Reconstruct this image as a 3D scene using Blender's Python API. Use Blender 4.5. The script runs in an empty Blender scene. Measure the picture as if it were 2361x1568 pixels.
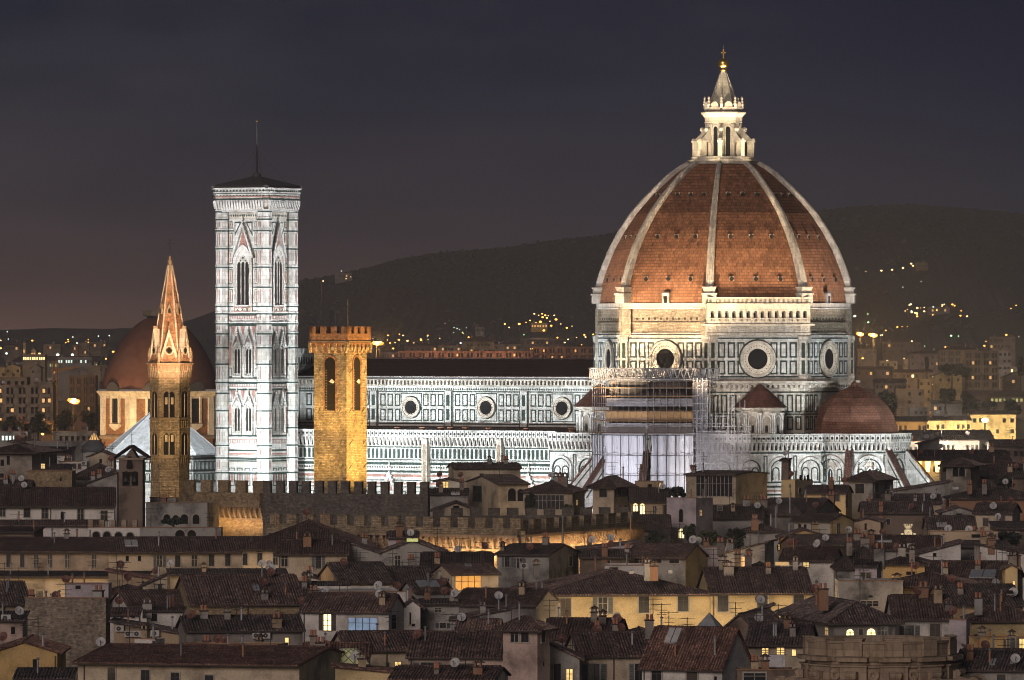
import bpy, math, random
from mathutils import Vector, Matrix
random.seed(7)
R = math.radians
SC = bpy.context.scene
COL = SC.collection

# ------------------------------------------------------------------ camera
# 1 unit = 1 m.  Camera on a hillside terrace 55 m above the old town, looking +Y (north-west).
EYE = 55.0
K = 212.0 / 2361.0 / 1400.0          # tangent per photograph pixel (photo measured at 2361 px width)
HX, HY = 1180.5, 770.0               # optical axis / horizon
def PX(px, Y): return (px - HX) * K * Y
def PZ(py, Y): return EYE + (HY - py) * K * Y
cam_d = bpy.data.cameras.new('camera'); cam = bpy.data.objects.new('camera', cam_d); COL.objects.link(cam)
cam.location = (0, 0, EYE); cam.rotation_euler = (R(90), 0, 0)
cam_d.sensor_width = 36; cam_d.lens = 36 / (2361 * K); cam_d.shift_y = -(784 - HY) / 2361
cam_d.clip_start = 5; cam_d.clip_end = 60000
SC.camera = cam

# ------------------------------------------------------------------ render / exposure
SC.view_settings.view_transform = 'Standard'; SC.view_settings.look = 'None'
SC.view_settings.exposure = 0.0; SC.view_settings.gamma = 1.0; SC.view_settings.use_curve_mapping = False
cy = SC.cycles
cy.use_denoising = True
cy.max_bounces = 4; cy.diffuse_bounces = 2; cy.glossy_bounces = 2; cy.transmission_bounces = 3
cy.volume_bounces = 0; cy.transparent_max_bounces = 8
cy.caustics_reflective = False; cy.caustics_refractive = False
cy.sample_clamp_indirect = 2.0
cy.use_light_tree = True
cy.filter_width = 1.05

def lin(r, g, b):
    f = lambda c: (c / 255 / 12.92) if c / 255 <= 0.04045 else ((c / 255 + 0.055) / 1.055) ** 2.4
    return (f(r), f(g), f(b), 1)

# ------------------------------------------------------------------ world: night sky with the glow of the town low down
W = bpy.data.worlds.new('World'); SC.world = W; W.use_nodes = True
def build_world():
    nt = W.node_tree; N = nt.nodes; L = nt.links
    for n in list(N): N.remove(n)
    out = N.new('ShaderNodeOutputWorld'); bg = N.new('ShaderNodeBackground'); L.new(bg.outputs[0], out.inputs[0])
    tc = N.new('ShaderNodeTexCoord'); sp = N.new('ShaderNodeSeparateXYZ'); L.new(tc.outputs['Generated'], sp.inputs[0])
    def mr(src, a, b, smooth=False):
        m = N.new('ShaderNodeMapRange'); m.inputs['From Min'].default_value = a; m.inputs['From Max'].default_value = b
        if smooth: m.interpolation_type = 'SMOOTHSTEP'
        L.new(src, m.inputs['Value']); return m.outputs[0]
    def ramp(src, stops):
        r = N.new('ShaderNodeValToRGB'); e = r.color_ramp.elements
        while len(e) < len(stops): e.new(0.5)
        for el, (p, c) in zip(e, stops): el.position = p; el.color = c
        L.new(src, r.inputs[0]); return r.outputs[0]
    def mix(f, a, b):
        m = N.new('ShaderNodeMix'); m.data_type = 'RGBA'
        L.new(f, m.inputs[0]); L.new(a, m.inputs[6]); L.new(b, m.inputs[7]); return m.outputs[2]
    e = mr(sp.outputs['Z'], 0.0, 0.06)
    left = ramp(e, [(0, lin(112, 84, 74)), (0.12, lin(88, 69, 67)), (0.33, lin(60, 53, 60)), (0.55, lin(42, 43, 55)), (0.82, lin(25, 31, 48)), (1, lin(20, 26, 45))])
    right = ramp(e, [(0, lin(58, 50, 52)), (0.25, lin(32, 36, 52)), (0.55, lin(18, 26, 50)), (0.82, lin(8, 18, 43)), (1, lin(6, 15, 41))])
    az = mr(sp.outputs['X'], -0.085, 0.085)
    low = mix(az, left, right)
    nz = N.new('ShaderNodeTexNoise'); nz.inputs['Scale'].default_value = 14; nz.inputs['Detail'].default_value = 5
    mp = N.new('ShaderNodeMapping'); mp.inputs['Scale'].default_value = (1, 1, 3.2); L.new(tc.outputs['Generated'], mp.inputs[0]); L.new(mp.outputs[0], nz.inputs['Vector'])
    cl = ramp(nz.outputs[0], [(0.42, lin(0, 0, 0)), (0.66, (0.026, 0.020, 0.019, 1))])
    fl = mr(sp.outputs['X'], 0.075, -0.08)
    clm = N.new('ShaderNodeMix'); clm.data_type = 'RGBA'; clm.blend_type = 'ADD'
    L.new(fl, clm.inputs[0]); L.new(low, clm.inputs[6]); L.new(cl, clm.inputs[7])
    low = clm.outputs[2]
    sky = N.new('ShaderNodeTexSky'); sky.sky_type = 'NISHITA'; sky.sun_disc = False
    sky.sun_elevation = R(SUN_EL); sky.sun_rotation = R(SUN_ROT)
    sc = N.new('ShaderNodeVectorMath'); sc.operation = 'MULTIPLY'; sc.inputs[1].default_value = SKY_MUL
    L.new(sky.outputs[0], sc.inputs[0])
    hi = mr(sp.outputs['Z'], 0.08, 0.35, True)
    L.new(mix(hi, low, sc.outputs[0]), bg.inputs[0]); bg.inputs[1].default_value = 1.0
HAZE_D = 0.00012
NAVE_LO, NAVE_HI = 26, 265
SUN_EL, SUN_ROT = 2.0, 200.0          # last afterglow, behind and left of the camera
SKY_MUL = (0.09, 0.075, 0.076)
build_world()


# one soft sun: the afterglow
sd = bpy.data.lights.new('afterglow', 'SUN'); sd.energy = 1.2; sd.angle = R(25); sd.color = (1.0, 0.85, 0.78)
so = bpy.data.objects.new('afterglow', sd); COL.objects.link(so)
d = Vector((math.sin(R(20)), math.cos(R(20)), -0.30)); so.rotation_euler = d.to_track_quat('-Z', 'Y').to_euler()

# ------------------------------------------------------------------ floodlights (real spots standing on the ground, roofs and terraces)
TH = R(-30.4)                          # the grid of the old town: the cathedral axis
CC = (PX(1668, 1400), 1400.0)          # centre of the great dome
def CL(x, y, z):                       # cathedral axes (x east, y north) -> world
    return Vector((CC[0] + x * math.cos(TH) - y * math.sin(TH), CC[1] + x * math.sin(TH) + y * math.cos(TH), z))
COOL = (0.88, 0.965, 1.0); NEUT = (1.0, 0.93, 0.84); WARM = (1.0, 0.74, 0.46); SOD = (1.0, 0.56, 0.16); LILAC = (0.91, 0.925, 1.0)
def spot(pos, tgt, kw, color, cone=60, rad=0.5, blend=0.6, name='floodlight'):
    ld = bpy.data.lights.new(name, 'SPOT'); ld.energy = kw * 1000; ld.color = color
    ld.spot_size = R(cone); ld.spot_blend = blend; ld.shadow_soft_size = rad
    o = bpy.data.objects.new(name, ld); COL.objects.link(o); o.location = pos
    o.rotation_euler = (Vector(tgt) - Vector(pos)).to_track_quat('-Z', 'Y').to_euler(); return o
def lamp(pos, w, color, rad=0.3, name='street_light'):
    ld = bpy.data.lights.new(name, 'POINT'); ld.energy = w; ld.color = color; ld.shadow_soft_size = rad
    o = bpy.data.objects.new(name, ld); COL.objects.link(o); o.location = pos; return o

# nave and aisle, south flank: rows of cool floods across the square
for x in (-86, -61, -36):
    spot(CL(x, -62, 17), CL(x, -21, 27), NAVE_LO, COOL, 100)
for x in (-80, -44): spot(CL(x, -84, 27), CL(x, -10.5, 40.5), NAVE_HI, COOL, 50)
spot(CL(-84, -17, 37.5), CL(-99, -9, 48), 12, COOL, 70)
# campanile
CAMP = (PX(592, 1422), 1422.0)
def CP(x, y, z):
    return Vector((CAMP[0] + x * math.cos(TH) - y * math.sin(TH), CAMP[1] + x * math.sin(TH) + y * math.cos(TH), z))
spot(CP(1, -38, 17), CP(0, -6, 52), 54, (.9, .97, 1.0), 84)
spot(CP(4, -58, 20), CP(0, -6, 76), 440, (.96, .97, 1.0), 30)
spot(CP(38, -3, 17), CP(6, 0, 52), 58, (.9, .97, 1.0), 84)
spot(CP(60, -4, 20), CP(6, 0, 76), 440, (.96, .97, 1.0), 30)
# dome: warm floods on the terraces round the foot of the drum, raking upward
for a, kw, c in ((-68, 210, WARM), (-45, 215, WARM), (-22, 200, WARM), (0, 220, (1, .84, .74)), (-135, 190, (1, .84, .74))):
    ca, sa = math.cos(R(a)), math.sin(R(a)); spot(CL(52 * ca, 52 * sa, 34), CL(30 * ca, 30 * sa, 72), kw, c, 44, .5, 1.0)
for x in (-17, 17): spot(CL(x, -47, 44), CL(x * .4, -25, 70), 95, WARM, 56, .5, .9)
# drum panels
spot(CL(34, -62, 28), CL(17, -17, 51), 66, NEUT, 36)
spot(CL(78, 4, 30), CL(26, 0, 50), 60, COOL, 36)
spot(CL(-52, -50, 30), CL(-20, -16, 50), 50, COOL, 36)
spot(CL(-6, -84, 38), CL(-2, -25, 55), 380, WARM, 24)
spot(CL(-40, -72, 40), CL(-4, -25, 53), 330, WARM, 22)
# lantern
for a in (-75, -20, -130):
    spot(CL(13 * math.cos(R(a)), 13 * math.sin(R(a)), 90.5), CL(0, 0, 100), 5, (1, .80, .52), 75)
spot(CL(30, -60, 45), CL(0, 0, 105), 290, (1, .82, .58), 12)
# tribunes
spot(CL(46, -34, 16), CL(34, -8, 29), 40, COOL, 75)
spot(CL(62, -14, 15), CL(38, -2, 28), 44, COOL, 75)
spot(CL(26, -56, 16), CL(21, -24, 29), 26, NEUT, 75)
spot(CL(-10, -66, 15), CL(-4, -40, 26), 30, LILAC, 85)
spot(CL(14, -64, 15), CL(7, -38, 26), 26, LILAC, 80)
spot(CL(-30, -50, 16), CL(-24, -24, 31), 20, COOL, 80)
spot(CL(80, -10, 30), CL(34, 0, 40), 16, WARM, 24)

def grid_pt(px, Y, dx, dy, z, ang=TH):
    x0 = PX(px, Y); return Vector((x0 + dx * math.cos(ang) - dy * math.sin(ang), Y + dx * math.sin(ang) + dy * math.cos(ang), z))
# bargello tower (near corner px 799)
GOLD = (1.0, 0.62, 0.18)
spot(grid_pt(799, 1062, 21, 1, 30), grid_pt(799, 1062, 0, 3, 42), 120, GOLD, 60)
spot(grid_pt(799, 1062, -5, -11, 29.5), grid_pt(799, 1062, -4, 0, 42), 15, GOLD, 84)
spot(grid_pt(799, 1062, -1, -12, 30), grid_pt(799, 1062, -2, 0, 50), 36, GOLD, 50)
spot(grid_pt(799, 1062, 14, 0, 31), grid_pt(799, 1062, -1, 2, 55), 46, (1, .52, .22), 40)
# badia tower and spire
spot((PX(372, 1070), 1064, 27), (PX(385, 1085), 1083, 40), 6, GOLD, 90)
spot((PX(330, 1060), 1056, 30), (PX(385, 1085), 1083, 50), 22, GOLD, 60)
spot((PX(425, 1060), 1050, 38), (PX(394, 1085), 1085, 57), 120, (1, .62, .34), 30)
spot((PX(470, 1070), 1062, 40), (PX(394, 1085), 1085, 57), 50, (1, .62, .34), 34)
# chapel with the dark dome, far left
spot((PX(180, 1705), 1705, 14), (PX(280, 1740), 1740, 34), 105, (1, .62, .25), 70)
spot((PX(290, 1690), 1690, 16), (PX(300, 1740), 1738, 35), 50, (1, .62, .25), 70)
spot((PX(470, 1700), 1690, 16), (PX(470, 1740), 1738, 34), 8, (1, .66, .30), 60)
spot((PX(180, 1690), 1680, 30), (PX(300, 1740), 1738, 46), 9, (1, .60, .34), 40)
# baptistery roof
spot((PX(290, 1440), 1425, 50), (PX(350, 1475), 1476, 34), 150, COOL, 70)
spot((PX(480, 1440), 1430, 46), (PX(465, 1475), 1476, 32), 40, COOL, 60)

# ------------------------------------------------------------------ materials
MATS = {}
def _base(name):
    m = bpy.data.materials.new(name); m.use_nodes = True; nt = m.node_tree
    b = nt.nodes['Principled BSDF']; MATS[name] = m
    return m, nt, b
def _coord(nt):
    """(along-wall, height, 0) in object metres, valid on every upright or sloping face."""
    N, L = nt.nodes, nt.links
    tc = N.new('ShaderNodeTexCoord')
    cr = N.new('ShaderNodeVectorMath'); cr.operation = 'CROSS_PRODUCT'; cr.inputs[1].default_value = (0, 0, 1)
    L.new(tc.outputs['Normal'], cr.inputs[0])
    nm = N.new('ShaderNodeVectorMath'); nm.operation = 'NORMALIZE'; L.new(cr.outputs[0], nm.inputs[0])
    dt = N.new('ShaderNodeVectorMath'); dt.operation = 'DOT_PRODUCT'; L.new(tc.outputs['Object'], dt.inputs[0]); L.new(nm.outputs[0], dt.inputs[1])
    sp = N.new('ShaderNodeSeparateXYZ'); L.new(tc.outputs['Object'], sp.inputs[0])
    cb = N.new('ShaderNodeCombineXYZ'); L.new(dt.outputs['Value'], cb.inputs[0]); L.new(sp.outputs['Z'], cb.inputs[1])
    return tc, cb.outputs[0], dt.outputs['Value'], sp.outputs['Z']
def _math(nt, op, a, b=None, c=None):
    n = nt.nodes.new('ShaderNodeMath'); n.operation = op
    for i, v in enumerate((a, b, c)):
        if v is None: continue
        if isinstance(v, (int, float)): n.inputs[i].default_value = v
        else: nt.links.new(v, n.inputs[i])
    return n.outputs[0]
def _noise(nt, vec, scale, detail=4, rough=0.6):
    n = nt.nodes.new('ShaderNodeTexNoise'); n.inputs['Scale'].default_value = scale
    n.inputs['Detail'].default_value = detail; n.inputs['Roughness'].default_value = rough
    nt.links.new(vec, n.inputs['Vector']); return n.outputs[0]
def _ramp(nt, f, stops):
    r = nt.nodes.new('ShaderNodeValToRGB'); e = r.color_ramp.elements
    while len(e) < len(stops): e.new(0.5)
    for el, (p, c) in zip(e, stops): el.position = p; el.color = (*c[:3], 1)
    nt.links.new(f, r.inputs[0]); return r.outputs[0]
def _mul(nt, a, b, f=1.0, mode='MULTIPLY'):
    m = nt.nodes.new('ShaderNodeMix'); m.data_type = 'RGBA'; m.blend_type = mode
    if isinstance(f, float): m.inputs[0].default_value = f
    else: nt.links.new(f, m.inputs[0])
    for i, v in ((6, a), (7, b)):
        if isinstance(v, tuple): m.inputs[i].default_value = (*v[:3], 1)
        else: nt.links.new(v, m.inputs[i])
    return m.outputs[2]
def _bump(nt, b, h, st, dist=0.1):
    n = nt.nodes.new('ShaderNodeBump'); n.inputs['Strength'].default_value = st; n.inputs['Distance'].default_value = dist
    nt.links.new(h, n.inputs['Height']); nt.links.new(n.outputs[0], b.inputs['Normal'])
def sc(c, k): return tuple(v * k for v in c[:3])

def plain(name, c, rough=0.7, metal=0.0, var=0.25, scale=1.5):
    m, nt, b = _base(name); tc, uv, u, z = _coord(nt)
    f = _noise(nt, tc.outputs['Object'], scale)
    nt.links.new(_ramp(nt, f, [(0.3, sc(c, 1 - var)), (0.7, sc(c, 1 + var * 0.6))]), b.inputs['Base Color'])
    b.inputs['Roughness'].default_value = rough; b.inputs['Metallic'].default_value = metal
    b.inputs['Specular IOR Level'].default_value = 0.3; return m
def plaster(name, c, stain=0.4):
    stain = min(.75, stain * 1.45)
    """old lime render: broad weather stains, drips below the eaves, fine grain"""
    m, nt, b = _base(name); tc, uv, u, z = _coord(nt)
    oi = nt.nodes.new('ShaderNodeObjectInfo')
    off = nt.nodes.new('ShaderNodeVectorMath'); off.operation = 'ADD'
    nt.links.new(tc.outputs['Object'], off.inputs[0])
    cbo = nt.nodes.new('ShaderNodeCombineXYZ'); nt.links.new(_math(nt, 'MULTIPLY', oi.outputs['Random'], 60.0), cbo.inputs[0]); nt.links.new(cbo.outputs[0], off.inputs[1])
    P = off.outputs[0]
    mp = nt.nodes.new('ShaderNodeMapping'); mp.inputs['Scale'].default_value = (1, 1, 0.28); nt.links.new(P, mp.inputs[0])
    f1 = _noise(nt, P, 0.22, 5, 0.65); f2 = _noise(nt, mp.outputs[0], 1.1, 5, 0.7); f3 = _noise(nt, P, 6, 2)
    col = _ramp(nt, f1, [(0.34, sc(c, 1 - stain)), (0.52, c), (0.72, sc(c, 1.12))])
    g = (0.20, 0.19, 0.18)
    col = _mul(nt, col, g, _math(nt, 'MULTIPLY', _ramp_f(nt, f2, 0.56, 0.78), stain), 'MIX')
    col = _mul(nt, col, _ramp(nt, f3, [(0.3, (0.78,) * 3), (0.7, (1.1,) * 3)]))
    nt.links.new(col, b.inputs['Base Color']); b.inputs['Roughness'].default_value = 0.9; b.inputs['Specular IOR Level'].default_value = 0.15
    _bump(nt, b, f3, 0.25, 0.05); return m
def _ramp_f(nt, f, a, bb):
    m = nt.nodes.new('ShaderNodeMapRange'); m.inputs['From Min'].default_value = a; m.inputs['From Max'].default_value = bb
    nt.links.new(f, m.inputs['Value']); return m.outputs[0]
def tiles(name, c, pitch=0.30, row=0.16, k=1.0):
    """clay pantile roof: rounded columns running down the slope, staggered courses, tile to tile colour"""
    m, nt, b = _base(name); tc, uv, u, z = _coord(nt)
    oi = nt.nodes.new('ShaderNodeObjectInfo')
    wob = _noise(nt, tc.outputs['Object'], 0.7, 2)
    uu = _math(nt, 'ADD', u, _math(nt, 'MULTIPLY', wob, 0.25))
    s = _math(nt, 'SINE', _math(nt, 'MULTIPLY', uu, 2 * math.pi / pitch))
    zz = _math(nt, 'ADD', z, _math(nt, 'MULTIPLY', wob, 0.12))
    fr = _math(nt, 'FRACT', _math(nt, 'DIVIDE', zz, row))
    wn = nt.nodes.new('ShaderNodeTexWhiteNoise'); wn.noise_dimensions = '2D'
    cb = nt.nodes.new('ShaderNodeCombineXYZ')
    nt.links.new(_math(nt, 'FLOOR', _math(nt, 'DIVIDE', uu, pitch)), cb.inputs[0]); nt.links.new(_math(nt, 'FLOOR', _math(nt, 'DIVIDE', zz, row)), cb.inputs[1])
    nt.links.new(cb.outputs[0], wn.inputs['Vector'])
    col = _ramp(nt, wn.outputs['Value'], [(0.0, sc(c, 0.5 * k)), (0.45, sc(c, 0.95)), (0.8, sc(c, 1.25)), (1.0, (c[0] * 1.9, c[1] * 1.9, c[2] * 1.8))])
    f1 = _noise(nt, tc.outputs['Object'], 0.35, 5, 0.7)
    col = _mul(nt, col, _ramp(nt, f1, [(0.3, (0.55, 0.55, 0.58)), (0.55, (1, 1, 1)), (0.75, (1.35, 1.3, 1.2))]))
    col = _mul(nt, col, _ramp(nt, _ramp_f(nt, s, -1, 1), [(0.0, (0.45,) * 3), (0.5, (1,) * 3)]))  # troughs between the columns darkened: relief shade put into the colour
    hs = nt.nodes.new('ShaderNodeHueSaturation'); nt.links.new(col, hs.inputs['Color'])
    nt.links.new(_math(nt, 'ADD', 0.8, _math(nt, 'MULTIPLY', oi.outputs['Random'], 0.4)), hs.inputs['Value'])
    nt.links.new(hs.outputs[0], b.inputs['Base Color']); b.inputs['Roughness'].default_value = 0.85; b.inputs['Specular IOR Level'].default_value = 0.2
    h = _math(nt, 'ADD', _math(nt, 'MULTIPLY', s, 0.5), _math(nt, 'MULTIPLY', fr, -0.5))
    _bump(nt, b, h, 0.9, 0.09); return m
def bricks(name, c1, c2, mort, w=0.9, h=0.35, big=0.5, bump=0.6):
    m, nt, b = _base(name); tc, uv, u, z = _coord(nt)
    br = nt.nodes.new('ShaderNodeTexBrick'); nt.links.new(uv, br.inputs['Vector'])
    br.inputs['Scale'].default_value = 1.0; br.inputs['Brick Width'].default_value = w; br.inputs['Row Height'].default_value = h
    br.inputs['Mortar Size'].default_value = 0.035; br.inputs['Color1'].default_value = (*c1, 1); br.inputs['Color2'].default_value = (*c2, 1); br.inputs['Mortar'].default_value = (*mort, 1)
    br.inputs['Bias'].default_value = -0.1
    f1 = _noise(nt, tc.outputs['Object'], big, 5, 0.7); f2 = _noise(nt, tc.outputs['Object'], 2.2, 3, 0.7)
    col = _mul(nt, br.outputs['Color'], _ramp(nt, f1, [(0.3, (0.6,) * 3), (0.7, (1.3,) * 3)]))
    col = _mul(nt, col, _ramp(nt, f2, [(0.28, (0.45,) * 3), (0.5, (1,) * 3), (0.72, (1.5,) * 3)]))
    nt.links.new(col, b.inputs['Base Color']); b.inputs['Roughness'].default_value = 0.9; b.inputs['Specular IOR Level'].default_value = 0.2
    _bump(nt, b, _math(nt, 'ADD', br.outputs['Fac'], _math(nt, 'MULTIPLY', f2, -1.5)), bump, 0.12); return m
def marble(name, c, var=0.28, bs=(1.6, 0.8)):
    """weathered ashlar marble: block to block tone, faint joints, grime"""
    m, nt, b = _base(name); tc, uv, u, z = _coord(nt)
    br = nt.nodes.new('ShaderNodeTexBrick'); nt.links.new(uv, br.inputs['Vector']); br.inputs['Scale'].default_value = 1.0
    br.inputs['Brick Width'].default_value = bs[0]; br.inputs['Row Height'].default_value = bs[1]; br.inputs['Mortar Size'].default_value = 0.03
    br.inputs['Color1'].default_value = (*sc(c, 1.08), 1); br.inputs['Color2'].default_value = (*sc(c, 1 - var), 1); br.inputs['Mortar'].default_value = (*sc(c, 0.6), 1)
    f1 = _noise(nt, tc.outputs['Object'], 0.5, 6, 0.75)
    mp = nt.nodes.new('ShaderNodeMapping'); mp.inputs['Scale'].default_value = (1, 1, 0.2); nt.links.new(tc.outputs['Object'], mp.inputs[0])
    f2 = _noise(nt, mp.outputs[0], 1.7, 4, 0.7)
    col = _mul(nt, br.outputs['Color'], _ramp(nt, f1, [(0.3, (0.66, 0.64, 0.6)), (0.55, (1, 1, 1)), (0.8, (1.1,) * 3)]))
    col = _mul(nt, col, _ramp(nt, f2, [(0.3, (0.62, 0.6, 0.57)), (0.5, (1, 1, 1))]))
    nt.links.new(col, b.inputs['Base Color']); b.inputs['Roughness'].default_value = 0.75; b.inputs['Specular IOR Level'].default_value = 0.2
    return m
def domebrick(name, c, cw=0.95, rh=0.62):
    """big flat clay tiles of the domes, with soot streaks and replaced tiles"""
    m, nt, b = _base(name); tc, uv, u, z = _coord(nt)
    br = nt.nodes.new('ShaderNodeTexBrick'); nt.links.new(uv, br.inputs['Vector']); br.inputs['Scale'].default_value = 1.0
    br.inputs['Brick Width'].default_value = cw; br.inputs['Row Height'].default_value = rh; br.inputs['Mortar Size'].default_value = 0.06; br.inputs['Mortar Smooth'].default_value = 0.3
    br.inputs['Color1'].default_value = (*sc(c, 1.14), 1); br.inputs['Color2'].default_value = (*sc(c, 0.74), 1); br.inputs['Mortar'].default_value = (*sc(c, 0.38), 1); br.inputs['Bias'].default_value = 0.15
    f1 = _noise(nt, tc.outputs['Object'], 0.16, 5, 0.7)
    mp = nt.nodes.new('ShaderNodeMapping'); mp.inputs['Scale'].default_value = (1, 1, 0.1); nt.links.new(tc.outputs['Object'], mp.inputs[0])
    f2 = _noise(nt, mp.outputs[0], 0.9, 4, 0.75); f3 = _noise(nt, tc.outputs['Object'], 2.0, 2)
    col = _mul(nt, br.outputs['Color'], _ramp(nt, f1, [(0.3, (0.82, 0.8, 0.8)), (0.6, (1.02, 1.02, 1.02)), (0.8, (1.14, 1.1, 1.0))]))
    col = _mul(nt, col, _ramp(nt, f2, [(0.32, (0.5, 0.5, 0.5)), (0.52, (1, 1, 1))]))
    col = _mul(nt, col, _ramp(nt, f3, [(0.3, (0.86,) * 3), (0.7, (1.12,) * 3)]))
    nt.links.new(col, b.inputs['Base Color']); b.inputs['Roughness'].default_value = 0.8; b.inputs['Specular IOR Level'].default_value = 0.2
    _bump(nt, b, br.outputs['Fac'], -0.7, 0.12); return m
def glow(name, c, s, var=0.5, scale=2.0):
    m, nt, b = _base(name); tc, uv, u, z = _coord(nt)
    f = _noise(nt, tc.outputs['Object'], scale, 3)
    nt.links.new(_ramp(nt, f, [(0.3, sc(c, 1 - var)), (0.7, c)]), b.inputs['Emission Color'])
    b.inputs['Base Color'].default_value = (*c, 1); b.inputs['Emission Strength'].default_value = s; m.cycles.emission_sampling = 'NONE'; return m

tiles('tile_brown', (0.130, 0.086, 0.074)); tiles('tile_dark', (0.102, 0.075, 0.069)); tiles('tile_red', (0.165, 0.090, 0.070))
def tilecol(name, c):
    m, nt, b = _base(name); tc, uv, u, z = _coord(nt); oi = nt.nodes.new('ShaderNodeObjectInfo')
    sn = nt.nodes.new('ShaderNodeVectorMath'); sn.operation = 'SNAP'; sn.inputs[1].default_value = (.42, .42, .14); nt.links.new(tc.outputs['Object'], sn.inputs[0])
    wn = nt.nodes.new('ShaderNodeTexWhiteNoise'); nt.links.new(sn.outputs[0], wn.inputs['Vector'])
    col = _ramp(nt, wn.outputs['Value'], [(0.0, sc(c, 0.45)), (0.4, sc(c, 0.95)), (0.8, sc(c, 1.4)), (1.0, sc(c, 2.3))])
    f1 = _noise(nt, tc.outputs['Object'], 0.35, 5, 0.7)
    col = _mul(nt, col, _ramp(nt, f1, [(0.3, (0.5, 0.52, 0.56)), (0.55, (1, 1, 1)), (0.75, (1.5, 1.4, 1.25))]))
    hs = nt.nodes.new('ShaderNodeHueSaturation'); nt.links.new(col, hs.inputs['Color']); nt.links.new(_math(nt, 'ADD', 0.75, _math(nt, 'MULTIPLY', oi.outputs['Random'], 0.5)), hs.inputs['Value'])
    nt.links.new(hs.outputs[0], b.inputs['Base Color']); b.inputs['Roughness'].default_value = 0.85; b.inputs['Specular IOR Level'].default_value = 0.2
TCOL = {'tile_brown': 'row_brown', 'tile_dark': 'row_dark', 'tile_red': 'row_red'}
tilecol('row_brown', (0.140, 0.097, 0.085)); tilecol('row_dark', (0.112, 0.086, 0.079)); tilecol('row_red', (0.172, 0.102, 0.082))
tiles('tile_far', (0.12, 0.08, 0.07), 0.5, 0.3)
plaster('cream', (0.52, 0.43, 0.32)); plaster('ochre', (0.50, 0.34, 0.15)); plaster('yellow', (0.58, 0.45, 0.25), 0.3); plaster('grey', (0.34, 0.32, 0.30), 0.55)
plaster('white', (0.64, 0.60, 0.56), 0.3); plaster('lilac', (0.46, 0.40, 0.42), 0.35); plaster('tan', (0.44, 0.34, 0.25)); plaster('stone', (0.30, 0.26, 0.22), 0.55)
plaster('pink', (0.50, 0.37, 0.32)); plaster('umber', (0.20, 0.15, 0.12), 0.5); plaster('sand', (0.40, 0.30, 0.20), 0.45)
plaster('dim', (0.26, 0.23, 0.21), 0.4); plaster('terracotta_wall', (0.30, 0.17, 0.11), 0.3)
bricks('rubble', (0.30, 0.24, 0.18), (0.15, 0.12, 0.10), (0.24, 0.20, 0.16), 0.55, 0.22, 0.4)
bricks('rubble_warm', (0.36, 0.27, 0.17), (0.22, 0.16, 0.10), (0.26, 0.20, 0.13), 0.5, 0.2, 0.4)
for _n, _k in (('cream', .5), ('ochre', .8), ('yellow', .9), ('grey', .55), ('white', .45), ('lilac', .5), ('tan', .5), ('stone', .6), ('pink', .5), ('umber', .8), ('sand', .55), ('dim', .7), ('terracotta_wall', .75)):  # darker plaster copies: the far city's weaker light put into the colour
    plaster(_n + '_shaded', sc({'cream': (0.52, 0.43, 0.32), 'ochre': (0.50, 0.34, 0.15), 'yellow': (0.58, 0.45, 0.25), 'grey': (0.34, 0.32, 0.30), 'white': (0.64, 0.60, 0.56), 'lilac': (0.46, 0.40, 0.42), 'tan': (0.44, 0.34, 0.25), 'stone': (0.30, 0.26, 0.22), 'pink': (0.50, 0.37, 0.32), 'umber': (0.20, 0.15, 0.12), 'sand': (0.40, 0.30, 0.20), 'dim': (0.26, 0.23, 0.21), 'terracotta_wall': (0.30, 0.17, 0.11)}[_n], _k), .4)
bricks('rubble_dark', (0.17, 0.15, 0.13), (0.09, 0.08, 0.07), (0.12, 0.10, 0.09), 0.55, 0.22, 0.4)  # darker stone copy: the unlit walls' shade is put into the colour
bricks('forte', (0.42, 0.33, 0.22), (0.22, 0.17, 0.11), (0.24, 0.19, 0.13), 0.62, 0.26, 0.5, 0.9)
bricks('redbrick', (0.40, 0.19, 0.10), (0.24, 0.12, 0.07), (0.22, 0.15, 0.10), 0.5, 0.2, 0.5)
bricks('rough', (0.34, 0.28, 0.21), (0.20, 0.165, 0.125), (0.24, 0.20, 0.15), 0.8, 0.30, 0.35, 0.9)
marble('marble', (0.64, 0.63, 0.60)); marble('marble_warm', (0.60, 0.55, 0.48)); marble('green', (0.042, 0.066, 0.057), 0.3); marble('rose', (0.40, 0.22, 0.18), 0.3)
marble('ribstone', (0.54, 0.50, 0.44), 0.3, (1.2, 1.1)); marble('smooth', (0.66, 0.60, 0.50), 0.1, (6, 3))
marble('sandstone', (0.34, 0.26, 0.19), 0.25, (2.2, 0.8)); marble('leadwhite', (0.58, 0.60, 0.62), 0.18, (1.5, 6))
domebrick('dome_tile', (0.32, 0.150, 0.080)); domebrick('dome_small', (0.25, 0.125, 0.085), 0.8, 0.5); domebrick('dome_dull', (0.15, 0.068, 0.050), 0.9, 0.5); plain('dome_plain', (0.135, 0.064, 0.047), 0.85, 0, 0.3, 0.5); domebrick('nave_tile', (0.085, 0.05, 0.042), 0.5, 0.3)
plain('hole_shade', (0.012, 0.011, 0.011), 0.9); plain('glass', (0.02, 0.022, 0.026), 0.25); plain('shutter_grey', (0.13, 0.14, 0.145)); plain('shutter_brown', (0.075, 0.06, 0.05)); plain('shutter_green', (0.05, 0.07, 0.055))  # the near-black first one is painted on as the shade inside openings
plain('frame_pale', (0.36, 0.32, 0.27)); plain('eave', (0.05, 0.04, 0.035)); plain('metal', (0.22, 0.22, 0.23), 0.5, 0.3); plain('iron', (0.05, 0.048, 0.046), 0.6); plain('pipe', (0.10, 0.085, 0.075), 0.6)
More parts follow.
